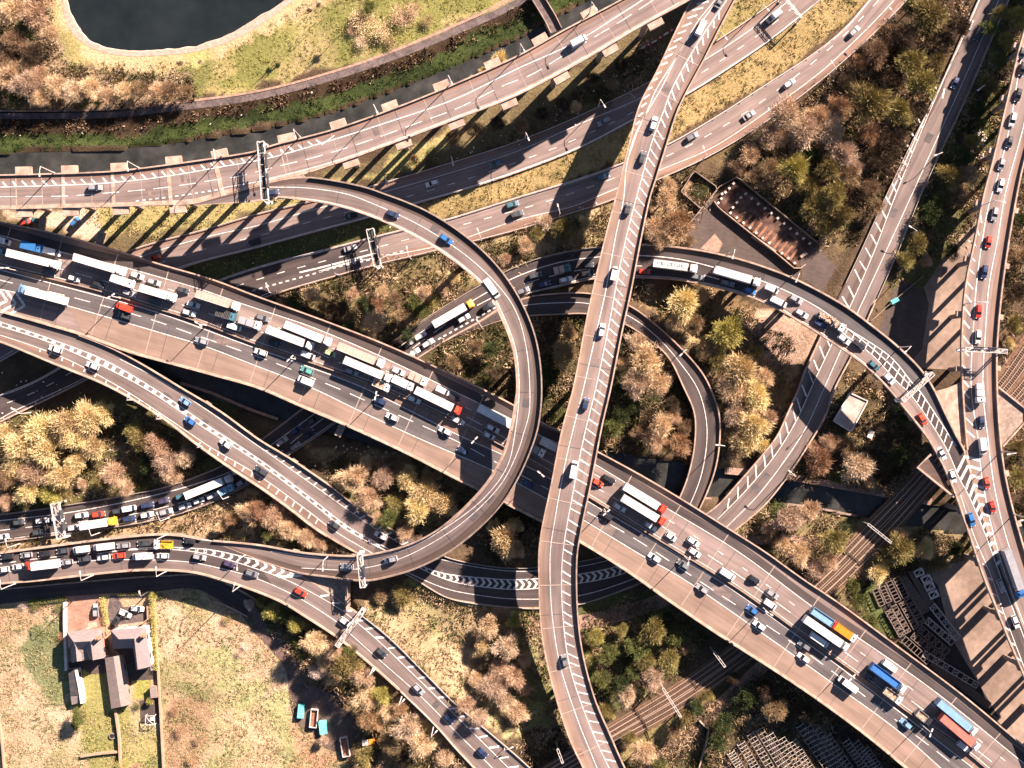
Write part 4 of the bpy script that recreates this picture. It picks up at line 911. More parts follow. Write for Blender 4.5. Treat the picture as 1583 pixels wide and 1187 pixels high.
# --- roads on the ground
def ground_road(name, r, label, lines, rails=(0, 1)):
    o = tag(empty(name), label, kind='structure')
    surface(r, o); deck(r, o, .5, m='conc_d', name='kerb')
    k = Marks(r)
    for a in lines: k.line(*a[0:1], **a[1])
    k.done(o)
    return o
ground_road('road', RA, 'upper carriageway of the dual carriageway, striped with viaduct shadows', [
 ([(100, 460), (160, 425), (220, 396), (316, 367), (400, 348), (488, 323), (597, 295.6), (703, 265), (800, 233.5), (901, 189.5), (989, 151.6), (1085, 95), (1133, 64.7), (1183, 29), (1240, -15)], dict(w=.22)),
 ([(-20, 545), (100, 478), (180, 436), (255, 403.6), (328, 382), (425, 358), (493, 339), (572, 319), (660, 295.6), (726, 275.4), (789, 254), (853, 230.5), (915, 204), (977, 174), (1040, 138), (1095, 106), (1149, 70.5), (1200, 33), (1250, -10)], dict(w=.24, dash=(2.6, 4.2))),
 ([(-20, 566), (110, 488), (200, 443), (283, 411), (400, 380), (488, 356), (567, 335), (642, 313), (700, 296.5), (800, 264), (901, 224.4), (979, 184), (1063, 143.5), (1128, 103), (1190, 61), (1236, 25), (1280, -10)], dict(w=.25))])
ground_road('road', RB, 'lower carriageway of the dual carriageway, with a pink lay-by strip along its far edge', [
 ([(-20, 620), (60, 588), (200, 502), (331, 438), (400, 414), (501, 388), (625, 357), (690, 341), (800, 307.6), (901, 276), (957, 256), (1032, 225), (1103, 185), (1190, 129), (1259, 84), (1304, 47), (1337, 10), (1365, -25)], dict(w=.25)),
 ([(-20, 634), (60, 603), (200, 522), (340, 452), (425, 424), (495, 405), (569, 386), (637, 368), (735, 342), (833, 315), (898, 294), (960, 271), (1055, 230), (1113, 198), (1170, 162), (1251, 101), (1302, 57), (1350, 9), (1380, -25)], dict(w=.24, dash=(2.6, 4.2))),
 ([(560, 402), (600, 395), (690, 377), (800, 340), (888, 318), (926, 302.5), (1017, 264), (1103, 227), (1183, 174), (1271, 109), (1334, 50.5), (1382, 0), (1405, -30)], dict(w=.22)),
 ([(380, 453), (400, 446.5), (478, 425), (524, 412), (577, 400), (630, 386)], dict(w=.45, dash=(1.1, 1.1))),
 ([(463, 421), (489, 415), (540, 402), (578, 392)], dict(w=.5)), ([(493, 420), (511, 414), (560, 400)], dict(w=.5)),
 ([(-20, 668), (0, 648), (111, 594), (250, 522), (415, 453)], dict(w=.22))])
Marks(RB).strip([(-50, 632), (0, 612), (60, 588), (200, 502), (331, 438), (400, 415), (501, 389), (590, 366)], [(-50, 681), (0, 650), (111, 596), (250, 524), (415, 456), (521, 424), (572, 410)], .02).done([x for x in bpy.data.objects if x.get('label', '').startswith('lower carriageway of')][0], 'painted_shade_strip', 'asph_d')  # dark overlay: shade painted onto the left stretch of the lower carriageway
ground_road('local_road', RL, 'quiet dark local road under the edge of the lower left viaduct', [])
o = tag(empty('railway'), 'railway line of two double tracks on brown ballast, crossing under the motorway', 'railway')
surface(RW, o); deck(RW, o, .7, m='conc_d', name='ballast_bank')
for u in (.2, .38, .62, .8):
    p = RW.epath(u, .0); c = cum(p); mb = MB(); q = densify(p, .8)
    t = np.gradient(q[:, :2], axis=0); t /= np.linalg.norm(t, axis=1)[:, None]
    for i in range(len(q)):
        px, py = PX(*q[i])
        if -30 < px < 1620 and -30 < py < 1220: mb.box((q[i][0], q[i][1], q[i][2]+.08), (.26, 2.3, .14), math.atan2(t[i][1], t[i][0]))
    tr = mb.build('sleepers', M['sleeper'], o)
    nn = np.stack([-t[:, 1], t[:, 0], 0*t[:, 0]], 1); mb = MB()
    for s in (-.72, .72): mb.wallstrip(q[::4]+nn[::4]*s, .17, .14, z0=.16)
    mb.build('rails', M['rail'], o)
def barrier(r, u, f0, f1, label):
    e = r.epath(u, 0, f0, f1); c = r.epath(.5, 0, f0, f1); d = c-e; d[:, 2] = 0; d /= np.linalg.norm(d, axis=1)[:, None]
    mb = MB(); mb.wallstrip(e+d*.25, .14, .32, z0=.42)
    q = densify(e+d*.4, 5.0)
    ob = empty('crash_barrier', tuple(e[0])); tag(ob, label, 'crash barrier', 'crash barriers of the dual carriageway')
    r_ = mb.build('rail', M['steel_w'], ob); r_.location = tuple(-e[0])
    pb = MB()
    for x in q[:100]: pb.box((x[0], x[1], x[2]+.35), (.12, .12, .7))
    p_ = pb.build('barrier_posts', M['steel'], ob); p_.location = tuple(-e[0])
barrier(RA, 0, 0.05, 1, 'crash barrier on the viaduct side of the upper carriageway')
barrier(RA, 1, 0.05, 1, 'crash barrier between the upper carriageway and the grassy median')
barrier(RB, 0, 0.05, 1, 'crash barrier between the grassy median and the lower carriageway')
barrier(RB, 1, 0.05, 1, 'crash barrier on the outer, tree side of the lower carriageway')
# ------------------------------------------------------------------ gantries, lamp posts, railway masts
def wthing(name, loc, label, cat, group=None):
    return tag(empty(name, tuple(loc)), label, cat, group)
def local(o, mb, name, m, parent):
    """build shapes given in world coordinates as a child of a thing whose empty stands away from the origin"""
    c = mb.build(name, m, parent)
    p = parent
    while p.parent is not None: p = p.parent
    if parent is p: c.matrix_parent_inverse = Matrix.Translation(-p.location)
    return c
def gantry(a, b, za, foot_a, foot_b, width, label, signs=0, lattice=True, clear=6.0, dark=False):
    """sign gantry from photo point a to b (measured on its beam), feet at the given heights"""
    zt = za+clear; A, B = Vector(P(*a, zt)), Vector(P(*b, zt)); d = (B-A); L = d.length; d.normalize(); s = Vector((-d.y, d.x, 0))
    o = wthing('sign_gantry', (A.x, A.y, foot_a), label, 'gantry', 'sign gantries over the carriageways')
    mb = MB(); h = 1.0
    for sx in (-1, 1):
        for z in (-h/2, h/2): mb.bar(A+s*(sx*width/2)+Vector((0, 0, z)), B+s*(sx*width/2)+Vector((0, 0, z)), .15, .14)
    n = max(3, int(L/(width+1.2)))
    for i in range(n+1):
        p = A+d*(L*i/n); q = A+d*(L*min(i+1, n)/n)
        for z in (-h/2, h/2): mb.bar(p-s*(width/2)+Vector((0, 0, z)), p+s*(width/2)+Vector((0, 0, z)), .11, .1)
        if i < n:
            if lattice: mb.bar(p-s*(width/2)+Vector((0, 0, h/2)), q+s*(width/2)+Vector((0, 0, h/2)), .09, .08)
            for sx in (-1, 1): mb.bar(p+s*(sx*width/2)-Vector((0, 0, h/2)), q+s*(sx*width/2)+Vector((0, 0, h/2)), .12, .1)
    local(o, mb, 'beam', M['steel_w'], o)
    wm = MB(); wm.box(((A+B)/2).to_tuple()[:2]+(zt-h/2+.1,), (L-.4, width*.55, .08), math.atan2(d.y, d.x)); local(o, wm, 'walkway', M['sign'] if dark else M['steel_d'] if dark is None else M['steel'], o)
    for p, f in ((A, foot_a), (B, foot_b)):
        pm = MB()
        for sx in (-1, 1): pm.bar(Vector((p.x, p.y, f))+s*(sx*width*.36), Vector((p.x, p.y, zt+h/2))+s*(sx*width*.36), .3, .3)
        pm.box((p.x, p.y, f+.3), (width, .8, .6), math.atan2(s.y, s.x)); local(o, pm, 'post', M['steel_w'], o)
    for i in range(signs):
        t = (i+1)/(signs+1); p = A+d*(L*t)+s*(width/2+.25)
        sm = MB(); sm.box((p.x, p.y, zt+.1), (L/(signs+1)*.72, .22, 2.2), math.atan2(d.y, d.x)); local(o, sm, 'sign_panel', M['sign'], o)
    return o
gantry((403, 219), (410, 309), 24, 24, 24, 2.0, 'wide gantry across the upper viaduct where the loop branches off', 2, lattice=False, dark=True)
gantry((572, 354), (584, 411), .15, .1, .1, 2.3, 'dark gantry over the lower carriageway, below the loop', 2, lattice=False, dark=True)
gantry((556, 857), (561, 908), 8.5, 8.2, 6, 1.6, 'gantry spanning the loop where it joins the lower left viaduct', 1)
gantry((558, 948), (521, 999), 7, 6.2, 4, 1.5, 'slanting gantry over the descending end of the lower left viaduct', 1)
gantry((85, 778), (95, 832), .3, .1, .1, 2.6, 'broad gantry over the queue road at the left edge', 2)
gantry((1395, 619), (1442, 577), 16.6, 16.6, 16.6, 1.3, 'gantry over the hatched bend of the queue road near the right viaduct', 1)
gantry((1492, 540), (1556, 543), 15, 15, 15, 1.2, 'level gantry across the right viaduct above the truss shaped shadow', 2)
gantry((1211, -6), (1238, 27), .15, .1, .1, .6, 'slim gantry across the upper carriageway at the top edge', 0, lattice=False)
LAMP_N = [0]
LAMP_ME = {}
def lamp(px, py, road, toward, label, h=11.0, double=False, arm=2.2):
    """lamp post: base at the photo point on its road (or the ground), arm reaching towards a photo point"""
    if isinstance(road, Road): z = road.zat(px, py)
    else: z = road
    b = P(px, py, z); t = P(*toward, z); rz = math.atan2(t[1]-b[1], t[0]-b[0])
    key = (h, double, arm)
    if key not in LAMP_ME:
        a = MB(); a.tube((0, 0, 0), (0, 0, h), .16, .10, 6); a.tube((0, 0, 0), (0, 0, 1.3), .24, .22, 6)
        c = MB(); g = MB()
        for s in ((1, -1) if double else (1,)):
            c.tube((0, 0, h-.1), (s*arm*.5, 0, h+.35), .09, .08, 5); c.tube((s*arm*.5, 0, h+.35), (s*arm, 0, h+.4), .08, .07, 5)
            g.box((s*(arm+.35), 0, h+.4), (1.0, .42, .2), 0)
        LAMP_ME[key] = (a.mesh('post', [M['steel_w']]), c.mesh('arm', [M['steel_w']]), g.mesh('lantern', [M['steel_w']]))
    o = tag(empty('lamp_post', tuple(b), rz), label, 'lamp post', 'lamp posts along the carriageways')
    for n, me in zip(('post', 'arm', 'lantern'), LAMP_ME[key]): link(n, me, o)
ORD = ['first', 'second', 'third', 'fourth', 'fifth', 'sixth', 'seventh', 'eighth', 'ninth', 'tenth', 'eleventh', 'twelfth', 'thirteenth', 'fourteenth', 'fifteenth', 'sixteenth', 'seventeenth', 'eighteenth', 'nineteenth', 'twentieth']
def lamps(pts, road, phrase, inward=None, **kw):
    for i, q in enumerate(pts):
        if isinstance(road, Road):
            j = int(np.argmin(((road.mid-np.array(q[:2]))**2).sum(1))); to = road.mid[j]
        else: to = inward
        if len(q) > 2: to = q[2]
        lab = f'{phrase}, {ORD[i]} from the left' if len(pts) > 1 else phrase
        lamp(q[0], q[1], road, tuple(to), lab, **kw)
lamps([(84.6, 267.5), (215, 259.5), (344, 241.5), (464, 211.5), (584, 174.5), (696, 131), (804, 83.5), (911, 21)], TV, 'grey lamp post on the river side of the upper viaduct')
lamps([(25, 901.5), (145, 888.5), (258, 882.5), (372, 905)], R4, 'grey lamp post on the house side of the lower left viaduct')
lamps([(259, 826), (379, 858, (380, 880)), (508, 859, (508, 880))], R4, 'grey lamp post on the inner side of the lower left viaduct')
lamps([(577, 1032), (621, 1077), (670, 1124)], R4, 'grey lamp post outside the descending lower viaduct')
lamps([(31.6, 840), (158, 822), (262, 800), (356, 767)], R8, 'grey lamp post below the queue left of the slip road', h=10)
lamps([(27, 418.5), (187, 461), (319, 503), (457, 555), (586, 611), (735, 678), (835, 729), (934, 787), (1058, 860), (1179, 939), (1304, 1036), (1423, 1119)], M6, 'twin armed lamp post on the motorway central reserve', double=True, h=9, arm=.5)
lamps([(648, 556), (746, 508)], R8, 'grey lamp post beside the queue road near the motorway', h=10)
lamps([(1126, 391.5), (1223, 427), (1390, 537)], R8, 'grey lamp post on the outer parapet of the rising queue road')
lamps([(1113, 687), (1055, 541)], R7, 'grey lamp post on the outer parapet of the inner ramp', h=9)
lamps([(1220, 733)], R6, 'grey lamp post on the right parapet of the road over the canal', h=9)
lamps([(1490, 470), (1516, 318), (1548, 697), (1567, 795)], R11, 'grey lamp post on the right viaduct parapet')
lamps([(425, 455), (522, 425), (635, 400), (744, 372), (864, 336), (1010, 283), (1085, 248), (1185, 190), (1281, 118), (1371, 36)], RB, 'grey lamp post on the tree side of the lower carriageway', h=9)
lamps([(599, 280), (700, 250), (812, 213), (925, 164), (1108, 62), (1170, 20)], RA, 'grey lamp post on the viaduct side of the upper carriageway', h=9)
lamps([(48, 638, (30, 625))], RB, 'grey lamp post on the road in shadow at the left edge', h=9)
lamps([(850, 455-300+645, (860, 780))], 0.0, 'grey lamp post on dark ground between the loop and the tall viaduct', inward=(0, 0), h=8) if False else None
lamps([(312, 690), (250, 647), (205, 618)][::-1], R6, 'short lamp post on the lower parapet of the slip road viaduct', h=6, arm=1.2)
lamps([(1406, 361), (1445, 242), (1509, 140)], 0.1, 'pale lamp post among the trees at the top right', inward=(1300, 300), h=7)
lamps([(231, 914)], RL, 'tall floodlight column at the corner of the right hand house garden', h=9, arm=1.0)
lamps([(780, 1148)], 0.0, 'floodlight mast beside the railway at the bottom', inward=(800, 1139), h=8)
# railway catenary portals
def portal(a, b, label, h=6.5):
    A, B = Vector(P(*a, 1+h)), Vector(P(*b, 1+h))
    o = wthing('catenary_portal', (A.x, A.y, .5), label, 'catenary portal', 'catenary portals over the railway')
    m = MB(); d = (B-A).normalized(); s = Vector((-d.y, d.x, 0)); L = (B-A).length
    for sx in (-.3, .3): m.bar(A+s*sx, B+s*sx, .14, .16)
    for i in range(int(L/1.4)+1):
        m.bar(A+d*(i*1.4)-s*.3, A+d*(i*1.4)+s*.3, .1, .1)
    local(o, m, 'beam', M['steel_w'], o)
    for p in (A, B):
        m = MB(); m.bar((p.x, p.y, -.5), (p.x, p.y, p.z), .3, .3); local(o, m, 'mast', M['steel'], o)
portal((1342, 810), (1378, 839), 'pale catenary portal over the railway beside the canal')
portal((1104, 1008), (1121, 1031), 'catenary portal over the railway nearest the motorway')
portal((1025, 1064), (1053, 1109), 'long catenary portal over the railway midway to the tall viaduct')
portal((862, 1158), (870, 1180), 'short catenary portal left of the tall viaduct at the bottom')
# footbridge over the river
fb = spline([(826, -12), (838, 8), (850, 28), (860, 48)], 4)
p = np.array([P(q[0], q[1], 1.6) for q in fb]); o = wthing('footbridge', p[0], 'narrow grey footbridge over the river at the top edge', 'footbridge')
t = np.gradient(p[:, :2], axis=0); t /= np.linalg.norm(t, axis=1)[:, None]; n = np.stack([-t[:, 1], t[:, 0], 0*t[:, 0]], 1)
m = MB(); m.wallstrip(p, 4.0, .5, z0=-.5); local(o, m, 'deck', M['path'], o)
for s in (-1, 1):
    m = MB(); m.wallstrip(p+n*1.85*s, .25, 1.0); local(o, m, 'parapet', M['conc'], o)
# ------------------------------------------------------------------ houses, sheds, yards
M['roof'] = mat('brown_roof_tiles', (0.125, 0.10, 0.094), (0.185, 0.15, 0.14), scale=0.6, stretch=(1, 6, 6), rough=0.9, fine=0.1, stretch2=(3, 3, 3))
M['roof_g'] = mat('grey_roof_tiles', (0.125, 0.10, 0.098), (0.165, 0.135, 0.132), scale=0.6, stretch=(1, 6, 6), rough=0.9, fine=0.1, stretch2=(3, 3, 3))
M['brick'] = mat('red_brick', (0.23, 0.115, 0.075), (0.33, 0.18, 0.12), scale=1.5, fine=0.15, stretch2=(4, 4, 6))
M['render'] = mat('white_render', (0.42, 0.36, 0.31), (0.52, 0.46, 0.4), scale=0.5)
M['pave_red'] = mat('block_paving', (0.19, 0.105, 0.072), (0.27, 0.165, 0.12), scale=0.4, fine=0.2, stretch2=(1.5, 1.5, 1))
M['sheet_roof'] = mat('corrugated_sheet', (0.16, 0.122, 0.105), (0.215, 0.168, 0.148), scale=1, stretch=(.3, 4, 1), fine=.1, stretch2=(1, 1, 1))
M['black_roof'] = mat('black_felt_roof', (0.022, 0.022, 0.025), (0.045, 0.042, 0.045), scale=.7)
M['window'] = mat('window_glass', (0.03, 0.035, 0.04), rough=.15, spec=.5)
M['wood'] = mat('fence_wood', (0.23, 0.15, 0.095), (0.33, 0.225, 0.15), scale=1, stretch=(1, 1, 4))
M['turq'] = mat('turquoise_paint', (0.10, 0.42, 0.44), (0.16, 0.5, 0.5), scale=1.2, rough=.5)
M['rust'] = mat('rusty_steel', (0.13, 0.06, 0.035), (0.25, 0.12, 0.07), scale=1.2)
M['orange'] = mat('orange_paint', (0.75, 0.25, 0.03), rough=.45)
def roof_thing(name, label, cat, loc_px, faces, foot, z_eave, mroof, mwall, extra=None):
    """faces: roof planes as lists of (px, py, z); foot: wall outline in photo pixels measured at the eaves"""
    b = P(*loc_px, 0); o = wthing(name, b, label, cat)
    w = [P(q[0], q[1], z_eave)[:2] for q in foot]
    c = np.mean(w, axis=0); w = [tuple(c+(q-c)*.96) for q in w]
    m = MB(); m.prism(w, 0, z_eave-.12); wall = local(o, m, 'wall', M[mwall], o)
    m = MB()
    for f in faces:
        v = [P(*q) for q in f]; nrm = np.cross(v[1]-v[0], v[2]-v[0])
        if nrm[2] < 0: v = v[::-1]
        n = len(v); lo = [q-np.array((0, 0, .18)) for q in v]
        m.add(v+lo, [tuple(range(n)), tuple(range(2*n-1, n-1, -1))]+[(i, n+i, n+(i+1) % n, (i+1) % n) for i in range(n)])
    roof = local(o, m, 'roof', M[mroof], o)
    # windows and a door on the longest walls
    L = sorted(range(len(w)), key=lambda i: -np.hypot(w[i][0]-w[i-1][0], w[i][1]-w[i-1][1]))[:3]
    first = True
    for i in L:
        a, e = np.array(w[i-1]), np.array(w[i]); d = e-a; l = np.hypot(*d); d = d/l; nn = np.array((d[1], -d[0]))
        if np.dot(nn, (a+e)/2-c) < 0: nn = -nn
        for t in ((.25, .75) if l > 6 else (.5,)):
            for z in ((1.5, 4.0) if z_eave > 4 else (1.5,)):
                p = a+d*l*t+nn*.03; wm = MB()
                wm.box((p[0], p[1], z), (1.5, .1, 1.1), math.atan2(d[1], d[0])); local(o, wm, 'window', M['window'], o)
        if first:
            p = a+d*l*.5+nn*.03; wm = MB(); wm.box((p[0], p[1], 1.02), (.95, .1, 2.0), math.atan2(d[1], d[0])); local(o, wm, 'door', M['render'], o); first = False
    for (x, y, z0, z1) in (extra or []):
        q = P(x, y, (z0+z1)/2); cm = MB(); cm.box((q[0], q[1], (z0+z1)/2), (1.3, .8, z1-z0)); cm.box((q[0], q[1], z1+.05), (1.45, .95, .12))
        for s in (-.35, .35): cm.tube((q[0]+s, q[1], z1+.1), (q[0]+s, q[1], z1+.5), .16, .13, 8)
        cm.build('chimney', M['brick'], roof)
    return o
E, Rz = 5.2, 8.2
roof_thing('house', 'left hand house, brown hipped roof with a shaded valley behind a brick drive', 'house', (135, 995),
 [[(102.5, 976.5, E), (156, 971.5, E), (140, 991, Rz), (114, 992.5, Rz)], [(102.5, 976.5, E), (114, 992.5, Rz), (106, 1003, E)],
  [(156, 971.5, E), (161.5, 1017, E), (143.5, 1020.5, Rz-.6), (140, 991, Rz)], [(140, 991, Rz), (143.5, 1020.5, Rz-.6), (138, 1018, E), (131, 1003, E+.3)],
  [(114, 992.5, Rz), (140, 991, Rz), (131, 1003, E+.3), (121, 1004, E+.6)], [(114, 992.5, Rz), (121, 1004, E+.6), (117, 1001, E+1.8), (109, 1002, E)],
  [(109, 1002, E), (117, 1001, E+1.8), (119, 1022.5, E+1.8), (111, 1024.5, E)], [(117, 1001, E+1.8), (127, 1012, E), (127, 1021.5, E), (119, 1022.5, E+1.8)],
  [(121, 1004, E+.6), (131, 1003, E+.3), (138, 1018, E), (127, 1020, E)]],
 [(102.5, 976.5), (156, 971.5), (161.5, 1017), (138, 1020), (111, 1024.5)], E, 'roof', 'brick', [(152.5, 985.5, 6, 9.2)])
roof_thing('house', 'right hand house, L shaped grey roof with two hips beside parked white cars', 'house', (200, 985),
 [[(171, 974.5, E), (225, 969.5, E), (207.6, 987, Rz), (183.6, 988, Rz)], [(171, 974.5, E), (183.6, 988, Rz), (174.7, 1002, E)],
  [(183.6, 988, Rz), (207.6, 987, Rz), (206, 1001.5, E), (174.7, 1002.5, E)], [(225, 969.5, E), (234, 1030, E), (213, 1035, Rz-.4), (207.6, 987, Rz)],
  [(207.6, 987, Rz), (213, 1035, Rz-.4), (211, 1036, E), (206, 1001.5, E)]],
 [(171, 974.5), (225, 969.5), (234, 1030), (211, 1035), (206, 1002), (174.7, 1002)], E, 'roof_g', 'render', [(222, 981.5, 6, 9.0)])
roof_thing('long_shed', 'long low shed with a pale corrugated ridge roof behind the two houses', 'shed', (182, 1055),
 [[(162, 1017.5, 2.5), (175.5, 1014.8, 3.6), (187, 1092.5, 3.6), (172, 1095.5, 2.5)], [(175.5, 1014.8, 3.6), (188.6, 1012.4, 2.5), (202, 1089, 2.5), (187, 1092.5, 3.6)]],
 [(162, 1017.5), (188.6, 1012.4), (202, 1089), (172, 1095.5)], 2.5, 'sheet_roof', 'brick')
roof_thing('garage', 'narrow garage with a black felt roof and white edge, left of the garden', 'garage', (117, 1058),
 [[(105, 1035, 2.6), (121, 1033, 2.6), (126.5, 1074, 2.6), (109, 1075.5, 2.6)]],
 [(105, 1035), (121, 1033), (126.5, 1074), (109, 1075.5)], 2.5, 'black_roof', 'render')
roof_thing('lean_to_shed', 'small brown lean-to against the end of the black roofed garage', 'shed', (119, 1082),
 [[(109, 1076, 2.4), (127, 1074.5, 2.4), (131, 1084.5, 2.0), (111, 1089.5, 2.0)]], [(109, 1076), (127, 1074.5), (131, 1084.5), (111, 1089.5)], 2.0, 'roof', 'brick')
m = MB(); m.wallstrip(np.array([P(122.5, 1032.5, 0), P(128, 1060, 0), P(131.5, 1084, 0)]), .9, 2.9)
tag(m.build('garden_wall', M['render']), 'white wall along the black roofed garage', 'wall')
def wall(name, pts, w, h, m, label, cat, z=None):
    q = spline(pts, 5) if len(pts) > 2 and cat == 'hedge' else np.array(pts, float)
    p = np.array([P(a[0], a[1], 0) for a in q])
    p = densify(p, 2.0)
    p[:, 2] = np.maximum(0, gz(p[:, 0], p[:, 1])) if z is None else z
    mb = MB(); mb.wallstrip(p, w, h, z0=-.1); return tag(mb.build(name, M[m]), label, cat)
wall('garden_wall', [(102, 930), (102, 965), (104.5, 1035)], .8, 1.6, 'render', 'pale wall on the left side of the brick drive', 'wall')
wall('garden_wall', [(157, 971), (163, 1005), (164.5, 1017)], 2.0, .5, 'render', 'pale raised path between the two houses', 'wall')
wall('garden_wall', [(226, 968), (231, 990), (236.5, 1036)], 1.5, .35, 'render', 'white paved edge along the right hand house', 'wall')
wall('garden_fence', [(240, 950), (246, 1040), (250, 1110), (254, 1187)], .5, 1.5, 'wood', 'tan fence down the right side of the gardens', 'fence')
wall('garden_fence', [(126, 1168), (150, 1164), (186, 1160.5)], .7, 1.2, 'wood', 'pale fence across the end of the left lawn', 'fence')
wall('garden_fence', [(180, 1096), (186, 1140), (188, 1187)], .6, 1.6, 'wood', 'fence between the two back lawns', 'fence')
wall('garden_fence', [(229, 936), (230, 958), (214, 966)], .3, 1.4, 'wood', 'brown fence round the front yard of the right hand house', 'fence')
wall('field_fence', [(0, 1115), (5, 1150), (8, 1187)], .5, 1.2, 'wood', 'tan fence at the left edge of the field', 'fence')
wall('field_wall', [(331, 928), (360, 940), (383, 953)], .35, .8, 'conc', 'low pale wall between the local road and the field', 'wall')
wall('retaining_wall', [(541, 899), (542, 938)], .5, 5.5, 'conc', 'pale retaining wall in the fork below the loop gantry', 'wall')
wall('yard_wall', [(1080, 1112), (1095, 1127), (1090, 1150), (1079, 1187)], .4, 1.6, 'conc', 'pale bent wall beside the tan path at the bottom', 'wall')
wall('yard_fence', [(1342, 497), (1380, 465), (1426, 427)], .14, 1.4, 'conc_d', 'thin pale fence along the dark yard', 'fence')
wall('slab_fence', [(1052, 297), (1072, 265), (1110, 292), (1083, 324), (1052, 297)], .25, 1.8, 'conc_d', 'thin fence round the small green square plot', 'fence')
wall('slab_fence', [(1060, 352), (1082, 325), (1110, 290), (1139, 274), (1200, 325), (1262, 375), (1276, 361)], .22, 1.8, 'conc_d', 'dark fence behind the roofless slab', 'fence')
wall('slab_fence', [(1103, 312), (1110, 322), (1160, 362), (1200, 393), (1226, 415), (1236, 415), (1244, 409)], .28, 1.8, 'conc', 'pale fence along the front of the roofless slab', 'fence')
wall('canal_wall', [(280, 592), (330, 608), (385, 632), (430, 648)], .9, .7, 'tanpath', 'sunlit brick ledge of the canal under the slip road', 'wall', .1)
wall('canal_wall', [(1196, 776.5), (1260, 784), (1324, 797.5)], .6, .6, 'conc_d', 'stone edging on the south bank of the canal', 'wall', .05)
wall('canal_wall', [(1062, 768), (1098, 772), (1104, 782)], 1.2, .8, 'conc', 'pale quay end between the inner ramp and the road over the canal', 'wall', .1)
sheet('brick_drive', [(106, 921), (154, 919.5), (162, 970), (104, 976)], .07, 'pave_red', 'red brick drive of the left hand house')
sheet('tarmac_drive', [(171, 919.5), (180, 919), (190, 938), (228, 938), (229, 962), (214, 968), (172, 972), (166, 945)], .07, 'path', 'grey drive of the right hand house')
sheet('patio', [(136, 963), (150, 961), (151, 971), (135, 973)], .1, 'conc', 'white doorstep patio of the left hand house')
sheet('patio', [(183, 966), (226, 960), (228, 969), (184, 974)], .1, 'conc', 'white terrace in front of the right hand house')
sheet('back_patio', [(106, 1024), (162, 1018), (166, 1040), (140, 1042), (130, 1034), (108, 1034)], .065, 'yard_d', 'dark back yard behind the left hand house')
sheet('back_patio', [(176, 1003), (206, 1002), (212, 1036), (236, 1034), (240, 1050), (204, 1052), (196, 1078), (188, 1013)], .065, 'yard_d', 'dark courtyard inside the L shaped house')
sheet('back_patio', [(216, 1083), (246, 1078), (247, 1118), (218, 1119)], .065, 'yard_d', 'dark paved square under the white gazebo frame')
# gazebo frame
b = P(235, 1110.5, 0); o = wthing('gazebo_frame', b, 'white bare gazebo frame at the end of the right hand garden', 'gazebo'); m = MB()
for i in range(4):
    a = math.pi/4+i*math.pi/2; c = math.pi/4+(i+1)*math.pi/2; r = 2.0
    pa = (r*math.cos(a), r*math.sin(a), 2.2); pc = (r*math.cos(c), r*math.sin(c), 2.2)
    m.bar((pa[0], pa[1], 0), pa, .14, .14); m.bar(pa, pc, .16, .14); m.bar(pa, (0, 0, 2.9), .14, .12)
m.build('frame', M['steel_w'], o)
m = MB(); m.box((.2, -.1, .35), (1.3, .9, .7)); m.build('table', M['render'], o)
b = P(174, 1137, 0); o = wthing('garden_pond', b, 'round stone basin on the shaded left lawn', 'basin'); m = MB()
m.tube((0, 0, 0), (0, 0, .5), .95, 1.05, 14); m.build('basin', M['conc_d'], o); m = MB(); m.tube((0, 0, .4), (0, 0, .53), .75, .75, 14); m.build('basin_water', M['canal'], o)
b = P(240.5, 1067, 0); o = wthing('small_shed', b, 'small pale shed against the right garden fence', 'shed'); m = MB(); m.box((0, 0, 1), (1.9, 3.4, 2.0), .1); m.build('wall', M['wood'], o); m = MB(); m.box((0, 0, 2.08), (2.2, 3.7, .16), .1); m.build('roof', M['sheet_roof'], o)
# roofless slab with stub columns
foot = [(1135, 279), (1261, 375), (1232, 411), (1103, 311)]
b = P(1180, 343, 0); o = wthing('roofless_slab', b, 'roofless rust brown floor slab ringed with white stub columns', 'foundation slab')
m = MB(); m.prism([tuple(P(*q, .5)[:2]) for q in foot], -.1, .5)
M['slab'] = mat('stained_slab', (0.04, 0.02, 0.014), (0.115, 0.066, 0.047), scale=0.28, rough=.95, fine=.3, stretch2=(.9, .9, 1), lo=.4, hi=.6)
local(o, m, 'slab', M['slab'], o)
Z5 = lambda x, y: (1050+x/6.596, 260+y/6.596)
for (x, y) in [(553, 155), (512, 205), (437, 262), (472, 245), (430, 310), (398, 353), (630, 297), (588, 348), (548, 400), (523, 455), (680, 258), (742, 305), (808, 360), (875, 408), (940, 458), (1005, 510), (1072, 562), (1137, 614), (1203, 664), (1268, 716), (1332, 766), (588, 505), (655, 556), (720, 606), (785, 657), (852, 710), (918, 762), (1048, 866), (1113, 917), (1178, 966)]:
    q = P(*Z5(x, y), 1.1); m = MB(); m.box((q[0], q[1], .9), (.75, .75, .9), .62, taper=.9); local(o, m, 'stub_column', M['render'], o)
for (x0, y0, x1, y1) in ((745, 690, 985, 850), (1240, 905, 1300, 860)):
    A, B = P(*Z5(x0, y0), 1.2), P(*Z5(x1, y1), 1.2); m = MB(); m.bar((A[0], A[1], .8), (B[0], B[1], .8), .9, .8); local(o, m, 'plinth', M['conc'], o)
rs = np.random.default_rng(5)
for i in range(11):
    t = .28+i*.062; a = np.array((1112+126*t*1.0, 306+0)); A = P(1125+128*t-7, 292+95*t+8, .6); B = P(1125+128*t-20, 292+95*t+24, .6)
    m = MB(); m.bar((A[0], A[1], .62), (B[0], B[1], .62), .8, .25); local(o, m, 'floor_trench_cover', M['rust'], o)
